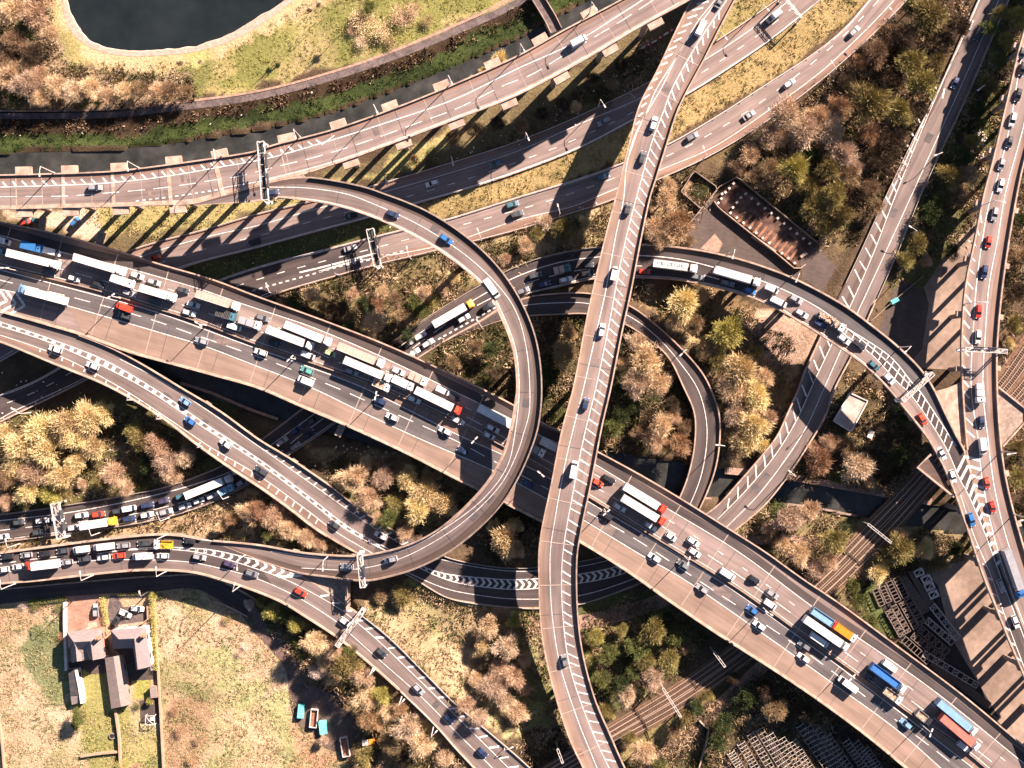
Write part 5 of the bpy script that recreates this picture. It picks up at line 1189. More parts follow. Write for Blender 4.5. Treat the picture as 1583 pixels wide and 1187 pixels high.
# small building with a pale flat roof
foot = [(1314, 607.5), (1341, 620), (1315.7, 667), (1289, 650.5)]; b = P(1314, 637, 0)
o = wthing('flat_roofed_building', b, 'small building with a pale flat roof and white parapet below the queue road', 'building')
w = [P(*q, 2.8)[:2] for q in foot]; m = MB(); m.prism([tuple(q) for q in w], 0, 2.5); local(o, m, 'wall', M['sheet_roof'], o)
c = np.mean(w, axis=0); m = MB(); m.prism([tuple(c+(q-c)*.96) for q in w], 2.45, 2.62); M['flat_roof'] = mat('flat_roof_gravel', (.26, .2, .165), (.38, .3, .25), scale=.3, lo=.4, hi=.6, fine=.12, stretch2=(1, 1, 1)); local(o, m, 'roof', M['flat_roof'], o)
m = MB(); r3 = np.array([(q[0], q[1], 2.5) for q in (c+(np.array(w)-c)*1.01).tolist()+[(c+(w[0]-c)*1.01).tolist()]]); m.wallstrip(densify(r3, 1.0), .4, .5); local(o, m, 'roof_parapet', M['render'], o)
A = P(1326, 652, 2); m = MB(); m.box((A[0]+.6, A[1]-.6, 1.05), (1.0, .12, 2.1), -.6); local(o, m, 'door', M['steel_d'], o)
m = MB(); q = P(1345, 671, 0); m.box((q[0], q[1], .5), (1.6, 2.6, 1.0), -.4); tag(m.build('equipment_cabinet', M['render']), 'white cabinet on dark ground behind the flat roofed building', 'cabinet')
# skips, plant and boxes in the yard
def skip(px, py, L, W, rz, rim, inside, label, cat='skip', closed=False):
    b = P(px, py, 0); o = wthing('skip', b, label, cat, 'containers in the dirt yard'); o.rotation_euler = (0, 0, rz)
    h = 1.5; m = MB()
    if closed: m.box((0, 0, h/2+.1), (L, W, h), 0, taper=.98)
    else:
        m.box((0, 0, .25), (L, W, .3))
        for s in (-1, 1): m.box((0, s*(W/2-.08), .9), (L, .16, 1.3)); m.box((s*(L/2-.08), 0, .9), (.16, W-.33, 1.3))
    m.build('body', M[rim], o)
    if closed:
        for i in range(5):
            r = MB(); r.box((-L/2+L*(i+.5)/5, 0, h+.14), (.12, W*.96, .1)); r.build('rib', M[rim], o)
    else:
        r = MB(); r.box((0, 0, .55), (L-.35, W-.35, .35)); r.build('load', M[inside], o)
V90 = math.pi/2
skip(466, 1098, 4.3, 1.9, V90-.1, 'turq', 'rust', 'turquoise container nearest the dirt track', closed=True)
skip(486, 1109, 5.8, 2.3, V90-.1, 'steel_w', 'rust', 'white rimmed skip of rust brown load between the two turquoise containers')
skip(500, 1123, 4.2, 2.3, V90+.12, 'turq', 'rust', 'wider turquoise container beside the brush heap', closed=True)
skip(534, 1153, 6.2, 2.4, V90+.16, 'steel_w', 'rust', 'white rimmed skip of rust brown load at the lower end of the yard')
skip(1381, 465.5, 2.6, 1.3, .5, 'turq', 'rust', 'pale blue container by the fence of the dark yard', closed=True)
b = P(571, 1145, 0); o = wthing('digger', b, 'small orange digger with a white canopy at the yard edge', 'digger'); o.rotation_euler = (0, 0, .1)
m = MB(); m.box((.9, 0, 1.0), (1.8, 1.6, .9)); m.build('body', M['orange'], o); m = MB(); m.box((-1.1, 0, 1.75), (1.9, 1.8, .15)); m.build('canopy', M['render'], o)
m = MB(); m.bar((1.6, .2, 1.2), (2.9, .5, 2.0), .3, .3); m.bar((2.9, .5, 2.0), (3.5, .6, .7), .25, .25); m.build('boom', M['orange'], o)
for s in (-.75, .75):
    m = MB(); m.box((.3, s, .35), (3.2, .45, .7)); m.build('track', M['black'], o)
for s in ((-1.8, .7), (-1.8, -.7), (-.4, .7), (-.4, -.7)):
    m = MB(); m.bar((s[0], s[1], .6), (s[0], s[1], 1.7), .1, .1); m.build('canopy_post', M['steel'], o)
i = 0
for (x, y, l) in ((520, 1066, 'upper left box'), (525, 1070, 'upper right box'), (529, 1079, 'middle left box'), (534, 1085, 'lowest box'), (538, 1080, 'right hand box')):
    q = P(x, y, 0); o = wthing('pallet_box', q, f'brown open pallet box by the bushes, {l} of the group', 'pallet box', 'pallet boxes by the bushes'); o.rotation_euler = (0, 0, .6)
    m = MB(); m.box((0, 0, .1), (1.3, 1.3, .16))
    for s in (-1, 1): m.box((s*.6, 0, .6), (.1, 1.3, .85)); m.box((0, s*.6, .6), (1.1, .1, .85))
    m.build('crate', M['wood'], o)
M['old_steel'] = mat('weathered_steel', (.10, .075, .06), (.19, .145, .12), scale=1.2)
# steel trusses stacked beside the motorway
def truss(a, b, w, label, z=.6, nb=8, m='steel', cross=True, lay=2, hh=1.1, thick=.28):
    A, B = Vector(P(*a, z+hh)), Vector(P(*b, z+hh)); d = B-A; L = d.length; d.normalize(); s = Vector((-d.y, d.x, 0))
    o = wthing('steel_truss', (A.x, A.y, 0), label, 'steel truss', 'steel trusses stacked beside the motorway'); mb = MB()
    for zz in ((0, -hh) if lay == 2 else (0,)):
        for sx in (-1, 1): mb.bar(A+s*(sx*w/2)+Vector((0, 0, zz)), B+s*(sx*w/2)+Vector((0, 0, zz)), thick, .25)
    local(o, mb, 'chord', M[m], o); mb = MB()
    for i in range(nb+1):
        p = A+d*(L*i/nb); mb.bar(p-s*(w/2-thick*.5), p+s*(w/2-thick*.5), .15, .14)
        if lay == 2:
            for sx in (-1, 1): mb.bar(p+s*(sx*w/2)-Vector((0, 0, .14)), p+s*(sx*w/2)-Vector((0, 0, hh-.14)), .16, .16)
        if cross and i < nb and i % 2 == 0:
            q = A+d*(L*(i+1)/nb); mb.bar(p-s*(w/2-.2), q+s*(w/2-.2), .14, .14); mb.bar(p+s*(w/2-.2), q-s*(w/2-.2), .14, .12)
    local(o, mb, 'lattice', M[m], o)
Z4 = lambda x, y: (1340+x/7.915, 860+y/7.915)
tr = [((105, 400), (190, 600), 1.9, 5, 'short truss at the upper left of the stack', False), ((190, 370), (275, 560), 1.8, 5, 'short truss second from the upper left of the stack', False), ((270, 310), (385, 550), 1.9, 6, 'truss third from the upper left of the stack', False), ((360, 260), (480, 500), 2.2, 6, 'truss at the upper right of the stack beside the dark bundle', False),
 ((265, 660), (440, 970), 2.2, 9, 'long truss nearest the green bank', True), ((330, 600), (510, 930), 1.7, 9, 'long truss second from the green bank', True), ((430, 560), (605, 880), 2.0, 9, 'long truss third from the green bank', True), ((490, 490), (685, 820), 2.2, 9, 'long truss beside the dark bundle', True),
 ((800, 600), (1125, 1010), 2.0, 9, 'bright truss standing out at the right of the stack', True), ((735, 780), (1060, 1060), 2.0, 8, 'truss below the bright one in the stack', True), ((650, 880), (990, 1180), 2.3, 8, 'crossed truss in the lower middle of the stack', True), ((560, 960), (930, 1270), 2.2, 9, 'crossed truss in the lower left of the stack', True), ((450, 1010), (760, 1290), 2.2, 8, 'plain truss closest to the motorway parapet', False)]
for a, b, w, nb, lab, cx in tr: truss(Z4(*a), Z4(*b), w, lab, nb=nb, cross=cx, m='steel' if 'bright' in lab else 'old_steel', thick=.3 if 'bright' in lab else .17)
ZD = lambda x, y: (1343+x/6.596, 1007+y/6.596)
truss(ZD(560, 20), ZD(1110, 350), 1.9, 'long truss at the lower end of the stack, pointing at the motorway', nb=11)
for (a, b, w, lab) in ((ZD(650, 120), ZD(900, 330), 2.6, 'upper ribbed steel panel in the shade of the parapet'), (ZD(920, 320), ZD(1230, 560), 2.6, 'lower ribbed steel panel in the shade of the parapet'), (Z4(455, 240), Z4(720, 690), 3.2, 'dark ribbed bundle in the middle of the truss stack'), (Z4(520, 200), Z4(790, 590), 2.4, 'dark ribbed bundle right of the middle of the truss stack')):
    A, B = Vector(P(*a, 1)), Vector(P(*b, 1)); d = B-A; L = d.length; d.normalize(); s = Vector((-d.y, d.x, 0))
    o = wthing('ribbed_panel', (A.x, A.y, 0), lab, 'steel panel', 'ribbed steel panels in the truss yard'); m = MB(); c = (A+B)/2; m.box((c.x, c.y, .45), (L, w, .7), math.atan2(d.y, d.x)); local(o, m, 'panel', M['steel_d'], o); m = MB()
    for i in range(int(L/.75)+1):
        p = A+d*(i*.75); m.bar((p.x-s.x*w*.48, p.y-s.y*w*.48, .86), (p.x+s.x*w*.48, p.y+s.y*w*.48, .86), .22, .16)
    local(o, m, 'ribs', M['ballast'], o)
for i, (x, y) in enumerate(((640, 200), (735, 280), (770, 370), (820, 470))):
    q = P(*Z4(x, y), 1.5); o = wthing('square_truss', (q[0], q[1], 0), f'pale square steel truss beside the yard, {ORD[i]} from the top', 'steel truss', 'square steel trusses by the yard'); m = MB(); rz = .42
    cs, sn = math.cos(rz), math.sin(rz); V = lambda x, y, z: (x*cs-y*sn, x*sn+y*cs, z)
    for z in (.2, 1.5):
        for s in (-1, 1): m.bar(V(-1.5, s*.95, z), V(1.5, s*.95, z), .3, .22); m.bar(V(s*1.35, -.8, z), V(s*1.35, .8, z), .3, .22)
    for sx in (-1, 1):
        for sy in (-1, 1): m.bar(V(sx*1.35, sy*.95, .3), V(sx*1.35, sy*.95, 1.4), .25, .25)
    m.bar(V(-1.2, -.8, 1.5), V(1.2, .8, 1.5), .2, .15); m.build('frame', M['steel_w'], o)
# lattice cages in the dark corner at the bottom
def cage_row(a, b, n, label, w=2.4):
    A, B = Vector(P(*a, 1.6)), Vector(P(*b, 1.6)); d = B-A; L = d.length; d.normalize(); s = Vector((-d.y, d.x, 0))
    o = wthing('cage_rack', (A.x, A.y, 0), label, 'cage rack', 'rows of steel cages in the dark corner'); m = MB()
    for sx in (-1, 0, 1):
        for z in (0, -1.2): m.bar(A+s*(sx*w/2)+Vector((0, 0, z)), B+s*(sx*w/2)+Vector((0, 0, z)), .14, .12)
    local(o, m, 'rails', M['old_steel'], o); m = MB()
    for i in range(n+1):
        p = A+d*(L*i/n); m.bar(p-s*(w/2), p+s*(w/2), .12, .12)
        for sx in (-1, 1): m.bar(p+s*(sx*w/2), p+s*(sx*w/2)-Vector((0, 0, 1.5)), .16, .16)
    local(o, m, 'bars', M['steel_w'], o)
C0 = [((1160, 1135), (1205, 1210)), ((1174, 1128), (1222, 1205)), ((1190, 1122+14), (1236, 1210)), ((1208, 1142), (1250, 1210)), ((1237, 1122), (1292, 1205)), ((1249, 1124), (1305, 1207)), ((1263, 1128), (1316, 1207)), ((1279, 1138), (1328, 1210)), ((1226, 1146), (1266, 1210)), ((1146, 1150), (1183, 1212)), ((1308, 1146), (1352, 1210)), ((1323, 1148), (1366, 1212)), ((1338, 1158), (1377, 1214)), ((1130, 1164), (1160, 1212))]
for i, (a, b) in enumerate(sorted(C0)): cage_row(a, b, 13, f'row of pale steel cages in the dark bottom corner, {ORD[i]} row from the left', w=2.5)
# barriers and odds and ends under the upper viaduct
for i, (x0, y0) in enumerate(((991, 75), (999, 71), (1008, 66), (1017, 60), (1026, 54), (1035, 49))):
    A, B = P(x0, y0, .8), P(x0+7, y0-4.2, .8); o = wthing('traffic_barrier', (A[0], A[1], 0), f'red and white plastic barrier beneath the tall viaduct, {ORD[i]} from the left', 'barrier', 'red and white barriers'); m = MB()
    M['redp'] = M.get('redp') or mat('red_plastic', (.42, .03, .03), rough=.5)
    m.bar((A[0], A[1], .5), (B[0], B[1], .5), .4, .9); local(o, m, 'body', M['redp' if i % 2 else 'render'], o)
    c = (A+B)/2; m = MB(); m.box((c[0], c[1], 1.0), (.5, .5, .12)); local(o, m, 'cap', M['render'], o)
m = MB(); q = P(1438, 790, 0)
# ------------------------------------------------------------------ vehicles
VC = {'white': (0.56, 0.544, 0.52), 'silver': (0.248, 0.248, 0.254), 'grey': (0.145, 0.149, 0.153), 'black': (0.015, 0.016, 0.019), 'dark blue': (0.019, 0.034, 0.085), 'blue': (0.028, 0.124, 0.31), 'pale blue': (0.149, 0.267, 0.372), 'red': (0.493, 0.038, 0.021), 'coral red': (0.446, 0.124, 0.093), 'lime green': (0.31, 0.384, 0.186), 'turquoise': (0.08, 0.25, 0.21), 'yellow': (0.484, 0.273, 0.025), 'orange': (0.496, 0.174, 0.012), 'beige': (0.36, 0.26, 0.205), 'teal': (0.043, 0.119, 0.145), 'dark grey': (0.043, 0.047, 0.051), 'maroon': (0.187, 0.025, 0.025), 'purple': (0.051, 0.038, 0.076)}
VM = {}
def paint(c):
    if c not in VM:
        b = VC[c]; VM[c] = mat(c.replace(' ', '_')+'_paint', b, tuple(v*.80 for v in b), scale=.7, rough=.45, spec=.35, coat=.2 if c not in ('beige',) else 0, rand=.1)
    return VM[c]
M['load'] = mat('mixed_load', (.16, .085, .05), (.38, .28, .2), scale=1.4, lo=.4, hi=.6, rough=.95, fine=.3, stretch2=(3, 3, 3))
M['under'] = mat('dark_chassis', (.02, .02, .02), scale=1)
M['lamp_red'] = mat('tail_lamp_lens', (.35, .02, .02), rough=.3); M['lamp_clear'] = mat('head_lamp_lens', (.7, .7, .68), rough=.2)
def loft(mb, secs, m=0):
    rings = []
    for (x, hw, zb, zt, tw) in secs:
        zm = zb+(zt-zb)*.55
        h = [(hw*.86, zb), (hw, zb+.12), (hw, zm), (hw*tw, zt)]
        rings.append([(x, y, z) for y, z in h]+[(x, -y, z) for y, z in h[::-1]])
    n = len(rings[0]); vs = [v for r in rings for v in r]; fs = []
    for i in range(len(rings)-1):
        for k in range(n):
            k2 = (k+1) % n; fs.append((i*n+k, i*n+k2, (i+1)*n+k2, (i+1)*n+k))
    fs += [tuple(range(n-1, -1, -1)), tuple((len(rings)-1)*n+k for k in range(n))]
    mb.add(vs, fs, m)
WHEEL = {}
def wheel_mesh(r, w):
    if (r, w) not in WHEEL:
        m = MB(); m.tube((0, -w/2, 0), (0, w/2, 0), r, r, 10); m.tube((0, -w/2-.01, 0), (0, w/2+.01, 0), r*.55, r*.55, 8, m=1)
        WHEEL[(r, w)] = m.mesh('wheel', [M['black'], M['steel']])
    return WHEEL[(r, w)]
CACHE = {}
def quad(pts): 
    m = MB(); m.add(pts, [(0, 1, 2, 3)]); return m
def car_parts(kind, c):
    L, W, H, zr = {'hatch': (3.75, 1.66, 1.44, (-1.42, .16)), 'estate': (4.2, 1.70, 1.46, (-1.72, .12)), 'saloon': (4.3, 1.72, 1.40, (-.95, .15)), 'suv': (4.35, 1.80, 1.66, (-1.8, .18)), 'mpv': (4.3, 1.78, 1.7, (-1.8, .45))}[kind]
    h = L/2; w = W/2; r0, r1 = zr; belt = .92 if kind in ('hatch', 'estate', 'saloon') else 1.05
    cowl = r1+.82; rb = -h+.12 if kind != 'saloon' else -1.52
    nose = belt-.28; p = []
    m = MB(); loft(m, [(-h, w*.84, .35, belt-.12, .93), (-h+.12, w*.95, .26, belt, .93), (-.9, w, .24, belt+.02, .92), (cowl-.3, w, .24, belt, .92), (cowl, w*.985, .24, belt-.04, .92), (h-.35, w*.93, .25, nose+.03, .92), (h-.08, w*.80, .3, nose-.12, .9), (h, w*.66, .38, nose-.26, .9)])
    rw = w*.70; m.add([(r0, rw, H-.03), (r0, -rw, H-.03), (r1, -rw, H-.02), (r1, rw, H-.02), ((r0+r1)/2, rw*1.03, H+.02), ((r0+r1)/2, -rw*1.03, H+.02)], [(4, 0, 1, 5), (3, 4, 5, 2)])
    for s in (-1, 1): m.box((cowl-.35, s*(w+.09), belt+.06), (.16, .2, .13))
    p.append(('body', m.mesh('body', [paint(c)])))
    bw = w*.90
    def g(name, pts): p.append((name, quad(pts).mesh(name, [M['glass']])))
    g('windscreen', [(cowl, bw, belt-.03), (r1+.02, rw*.97, H-.03), (r1+.02, -rw*.97, H-.03), (cowl, -bw, belt-.03)])
    g('rear_window', [(rb, -bw*.95, belt+.01), (r0-.02, -rw*.95, H-.04), (r0-.02, rw*.95, H-.04), (rb, bw*.95, belt+.01)])
    for s in (1, -1):
        q = [(cowl-.02, s*bw, belt-.02), (rb+.02, s*bw, belt+.015), (r0, s*rw, H-.035), (r1, s*rw, H-.025)]
        g('side_window', q if s > 0 else q[::-1])
    lm = MB()
    for s in (-1, 1): lm.box((h-.12, s*w*.66, nose-.16), (.2, .3, .14))
    p.append(('headlights', lm.mesh('headlights', [M['lamp_clear']])))
    lm = MB()
    for s in (-1, 1): lm.box((-h+.04, s*w*.74, belt-.2), (.1, .24, .2))
    p.append(('tail_lights', lm.mesh('tail_lights', [M['lamp_red']])))
    wm = wheel_mesh(.32, .22)
    for x in (-h+.8, h-.85):
        for s in (-1, 1): p.append(('wheel', wm, (x, s*(w-.14), .32)))
    return p, H, L
def van_parts(kind, c):
    L, W, H = {'van': (5.2, 1.92, 2.4), 'longvan': (6.5, 1.98, 2.6), 'smallvan': (4.3, 1.74, 1.82), 'minibus': (5.3, 1.95, 2.3)}[kind]
    h = L/2; w = W/2; p = []; m = MB(); f = h-1.35 if kind != 'smallvan' else h-1.2
    loft(m, [(-h, w*.95, .4, H-.08, .9), (-h+.1, w, .35, H, .92), (f-.25, w, .35, H, .92), (f, w*.99, .35, H-.12, .9)])
    loft(m, [(f-.02, w*.99, .35, H*.52, .95), (h-.45, w*.95, .35, H*.50, .93), (h-.1, w*.86, .4, H*.44, .9), (h, w*.72, .45, H*.38, .9)])
    p.append(('body', m.mesh('body', [paint(c)])))
    m = quad([(f+.72, w*.84, H*.515), (f+.02, w*.80, H-.16), (f+.02, -w*.80, H-.16), (f+.72, -w*.84, H*.515)]); p.append(('windscreen', m.mesh('windscreen', [M['glass']])))
    for s in (1, -1):
        m = MB(); m.add([(f+.70, s*w*.85, H*.51), (f-.02, s*w*.97, H*.52), (f+.02, s*w*.82, H-.17)], [(0, 1, 2) if s > 0 else (2, 1, 0)]); p.append(('side_window', m.mesh('side_window', [M['glass']])))
    m = MB()
    for s in (-1, 1): m.box((-h-.01, s*w*.45, H*.68), (.04, w*.6, .5))
    p.append(('rear_window', m.mesh('rear_window', [M['glass']])))
    m = MB()
    for i in range(4): m.box((-h+.5+i*(L-2.4)/3, 0, H+.012), (.07, W*.84, .03))
    p.append(('roof_ribs', m.mesh('roof_ribs', [paint(c)])))
    wm = wheel_mesh(.35, .24)
    for x in (-h+1.0, h-.95):
        for s in (-1, 1): p.append(('wheel', wm, (x, s*(w-.15), .35)))
    return p, H, L
def cab_parts(p, x, c, W=2.45, H=3.1, L=2.1, deflect=True):
    m = MB(); w = W/2
    loft(m, [(x-L, w*.97, .75, H-.1, .95), (x-L+.12, w, .6, H, .95), (x-.75, w, .55, H, .95), (x-.28, w*.98, .5, H-.22, .92), (x, w*.93, .5, H*.5, .97)])
    for s in (-1, 1): m.box((x-.35, s*(w+.2), H*.62), (.2, .28, .55))
    p.append(('cab', m.mesh('cab', [paint(c)])))
    m = quad([(x-.03, w*.9, H*.52), (x-.27, w*.84, H-.26), (x-.27, -w*.84, H-.26), (x-.03, -w*.9, H*.52)]); p.append(('windscreen', m.mesh('windscreen', [M['glass']])))
    if deflect:
        m = MB(); loft(m, [(x-L+.15, w*.78, H-.05, H+.75, .9), (x-L+.6, w*.78, H-.05, H+.7, .88), (x-.9, w*.6, H-.05, H+.12, .8)]); p.append(('air_deflector', m.mesh('air_deflector', [paint(c)])))
    m = MB(); m.box((x-1.1, 0, H+.03), (.55, .5, .06)); p.append(('roof_hatch', m.mesh('roof_hatch', [M['under']])))
def lorry_parts(kind, c, c2, L, mark=False):
    h = L/2; p = []; W = 2.4
    cab_parts(p, h, c, L=2.1 if L > 10 else 1.8, H=3.0 if L > 10 else 2.7, deflect=L > 9 and kind not in ('tipper', 'flat', 'lowloader', 'transporter', 'recovery'))
    gap = .75 if L > 11 else .2; x1 = h-(2.1 if L > 10 else 1.8)-gap; x0 = -h; bl = x1-x0; bc = (x0+x1)/2
    m = MB(); m.box(((x0+h-.3)/2, 0, .85), (L-.6, .9, .35)); m.box((x0+.1, 0, .6), (.12, 2.3, .2)); p.append(('chassis', m.mesh('chassis', [M['under']])))
    tn = 'trailer' if L > 11 else 'box_body'; H = 3.95 if L > 8 else 3.3
    if kind in ('artic', 'rigid'):
        m = MB(); m.box((bc, 0, (1.05+H)/2), (bl, W, H-1.05)); p.append((tn, m.mesh(tn, [paint(c2)])))
        m = MB(); n = max(3, int(bl/1.1))
        for i in range(n+1): m.box((x0+.05+(bl-.1)*i/n, 0, H+.01), (.06, W*.97, .03))
        for s in (-1, 1): m.box((bc, s*(W/2-.05), H+.015), (bl, .09, .05))
        if mark:
            lm = MB(); g = np.random.default_rng(9); n = 11
            for i in range(n):
                x = x0+1.2+(bl-2.2)*i/n; lm.box((x, .15, H+.02), (.14, 1.0, .02))
                if i % 3: lm.box((x+.3, .15+(.4 if i % 2 else -.4), H+.02), (.45, .16, .02))
                if i % 4 == 1: lm.box((x+.55, .15, H+.02), (.13, .95, .02))
            p.append(('roof_lettering', lm.mesh('roof_lettering', [M['under']])))
        p.append(('roof_rails', m.mesh('roof_rails', [M['steel_w'] if c2 in ('white', 'beige') else paint(c2)])))
    elif kind == 'flat':
        m = MB(); m.box((bc, 0, 1.2), (bl, W, .2)); m.box((x1-.05, 0, 1.8), (.12, W, 1.2)); p.append(('flat_bed', m.mesh('flat_bed', [M['wood']])))
        m = MB(); n = max(2, int(bl/2.6))
        for i in range(n): m.box((x0+bl*(i+.5)/n-.05, 0, 1.9+.1*(i % 2)), (bl/n-.22, W*.9, 1.2+.2*(i % 2)))
        p.append(('load', m.mesh('load', [paint(c2)]))); H = 2.6
    elif kind in ('tipper', 'openbox'):
        m = MB(); m.box((bc, 0, 1.15), (bl, W, .15)); top = 2.6 if kind == 'tipper' else 3.3
        for s in (-1, 1): m.box((bc, s*(W/2-.06), (1.2+top)/2), (bl, .12, top-1.2)); m.box((x0+.06 if s < 0 else x1-.06, 0, (1.2+top)/2), (.12, W-.26, top-1.2))
        p.append(('open_body', m.mesh('open_body', [paint(c2)]))); m = MB(); m.box((bc, 0, top-.75), (bl-.3, W-.3, .8), taper=.97); p.append(('load', m.mesh('load', [M['load'] if kind == 'tipper' else paint(c2 if c2 != 'white' else 'grey')]))); H = top
    elif kind in ('transporter', 'lowloader', 'recovery'):
        m = MB(); m.box((bc, 0, 1.05), (bl, W, .16))
        if kind == 'transporter':
            for s in (-1, 1):
                m.bar((x0, s*1.15, 2.6), (x1, s*1.15, 2.9), .14, .16)
                for i in range(5): q = x0+bl*i/4; m.bar((q, s*1.15, 1.1), (q, s*1.15, 2.6+.3*i/4), .14, .14)
            for i in range(9): q = x0+bl*i/8; m.bar((q, -1.1, 2.55+.3*i/8), (q, 1.1, 2.55+.3*i/8), .25, .08)
        p.append(('deck', m.mesh('deck', [M['steel_d'] if kind == 'transporter' else paint('yellow' if kind == 'recovery' else 'grey')])))
        if kind == 'lowloader':
            m = MB(); r = np.random.default_rng(3)
            for i in range(26): m.box((r.uniform(x0+.6, x1-.6), r.uniform(-.9, .9), r.uniform(1.3, 2.2)), (r.uniform(.5, 1.4), r.uniform(.4, 1.1), r.uniform(.3, .9)), r.uniform(0, 3))
            p.append(('scrap_load', m.mesh('scrap_load', [M['load']])))
        if kind == 'recovery':
            m = MB()
            for s in (-1, 1): m.bar((x0, s*1.15, 1.4), (x1, s*1.15, 1.4), .12, .5)
            m.bar((x1-.4, 0, 1.2), (x0+.8, 0, 2.6), .3, .3); p.append(('crane_arm', m.mesh('crane_arm', [paint('yellow')])))
        H = 2.2
    wm = wheel_mesh(.5, .32); xs = [h-1.0]+([x1-.9, x0+1.2, x0+2.5, x0+3.8] if L > 11 else [x0+1.3]+([x0+2.6] if L > 9 else []))
    for x in xs:
        for s in (-1, 1): p.append(('wheel', wm, (x, s*(W/2-.2), .5)))
    return p, H, L
def template(kind, c, c2, L, mark=False):
    key = (kind, c, c2, round(L*2)/2, mark)
    if key not in CACHE:
        if kind in ('hatch', 'estate', 'saloon', 'suv', 'mpv'): CACHE[key] = car_parts(kind, c)
        elif kind in ('van', 'longvan', 'smallvan', 'minibus'): CACHE[key] = van_parts(kind, c)
        else: CACHE[key] = lorry_parts(kind, c, c2, key[3], mark)
    return CACHE[key]
WORD = {'hatch': 'hatchback', 'estate': 'estate car', 'saloon': 'saloon car', 'suv': 'tall car', 'mpv': 'people carrier', 'van': 'van', 'longvan': 'long van', 'smallvan': 'small van', 'minibus': 'van', 'artic': 'articulated lorry', 'rigid': 'box lorry', 'flat': 'flatbed lorry', 'tipper': 'tipper lorry', 'openbox': 'open topped lorry', 'transporter': 'empty car transporter', 'lowloader': 'lorry loaded with scrap', 'recovery': 'recovery truck'}
CATG = lambda k: 'car' if k in ('hatch', 'estate', 'saloon', 'suv', 'mpv') else 'van' if 'van' in k or k == 'minibus' else 'lorry'
TX = {'0': (0, 400, 800, 1183), '1': (0, 300, 600, 887)}
def tile(t, x, y): return TX['0'][int(t[0])]+x/3.9575, TX['1'][int(t[1])]+y/3.9575
FLEET = []
def veh(t, x, y, kind, c, road, phrase, c2=None, x2=None, y2=None, fwd=1, axis='x', rz=None, L=None, mark=False):
    """x, y: middle in the tile (or rear end, with x2, y2 the front end, for lorries)"""
    if x2 is not None:
        a, b = tile(t, x, y), tile(t, x2, y2); px, py = (a[0]+b[0])/2, (a[1]+b[1])/2; Lpx = math.hypot(a[0]-b[0], a[1]-b[1])
    else: px, py = tile(t, x, y); Lpx = None
    z = road.zat(px, py)+.025 if road is not None else .07
    if L is None: L = Lpx*(CAMH-z-3)/FPX if Lpx else 0
    FLEET.append(dict(px=px, py=py, kind=kind, c=c, c2=c2, road=road, ph=phrase, fwd=fwd, axis=axis, rz=rz, L=L, z=z, mark=mark))
def many(road, phrase, rows, fwd=1, axis='x'):
    for r in rows:
        t, x, y, k, c = r[:5]; kw = r[5] if len(r) > 5 else {}
        veh(t, x, y, k, c, road, phrase, **{**dict(fwd=fwd, axis=axis), **kw})
H, Es, Sa, Su, Mp, V, LV, SV, AR, RI = 'hatch', 'estate', 'saloon', 'suv', 'mpv', 'van', 'longvan', 'smallvan', 'artic', 'rigid'
def lo(x2, y2, c2='white', **k): return dict(x2=x2, y2=y2, c2=c2, **k)
many(TV, 'on the upper viaduct', [('00', 580, 1145, Es, 'silver'), ('20', 375, 245, V, 'white')])
many(R2, 'on the loop viaduct', [('10', 85, 1175, H, 'dark blue'), ('11', 820, 122, H, 'dark blue'), ('11', 1147, 275, Es, 'blue'), ('11', 1425, 575, LV, 'white'), ('12', 540, 1092, Es, 'silver'), ('12', 808, 1050, Su, 'silver')])
many(R3, 'on the tall viaduct', [('20', 1240, 8, Sa, 'grey'), ('20', 1125, 165, V, 'white'), ('20', 835, 752, Su, 'white'), ('20', 765, 962, Es, 'dark grey'), ('21', 675, 90, H, 'dark grey'), ('21', 592, 485, SV, 'white'), ('21', 517, 832, Es, 'white'), ('22', 418, 95, H, 'dark blue'), ('22', 345, 498, V, 'white'), ('23', 287, 530, H, 'grey')], fwd=-1, axis='y')
many(RA, 'on the upper dual carriageway', [('10', 1060, 1120, Es, 'white'), ('10', 1450, 998, Es, 'teal'), ('20', 530, 740, Su, 'silver'), ('30', 55, 95, V, 'white'), ('11', 563, 130, Es, 'black'), ('01', 1555, 290, Es, 'black'), ('01', 945, 390, H, 'red')], fwd=-1)
many(RB, 'on the lower dual carriageway', [('20', 525, 1078, Es, 'teal'), ('20', 1070, 835, Es, 'grey'), ('20', 1418, 703, Sa, 'silver'), ('30', 548, 188, Es, 'silver'), ('30', 150, 507, Es, 'white'), ('11', 560, 330, Sa, 'silver'), ('11', 1552, 62, Es, 'teal'), ('11', 1580, 120, Su, 'dark grey')])
many(R6, 'on the road to the top right', [('30', 1308, 205, Su, 'dark grey'), ('30', 1165, 503, H, 'dark blue')], fwd=-1, axis='y')
many(R6, 'on the slip road viaduct', [('01', 335, 948, Su, 'white'), ('01', 562, 1050, Es, 'white'), ('02', 1130, 82, H, 'pale blue'), ('02', 1160, 200, H, 'blue'), ('02', 1378, 340, Es, 'white'), ('12', 12, 505, Su, 'dark grey'), ('12', 460, 835, H, 'dark grey'), ('12', 745, 903, Es, 'white')], fwd=-1)
U = "on the motorway's upper side"; Lw = "on the motorway's lower side"
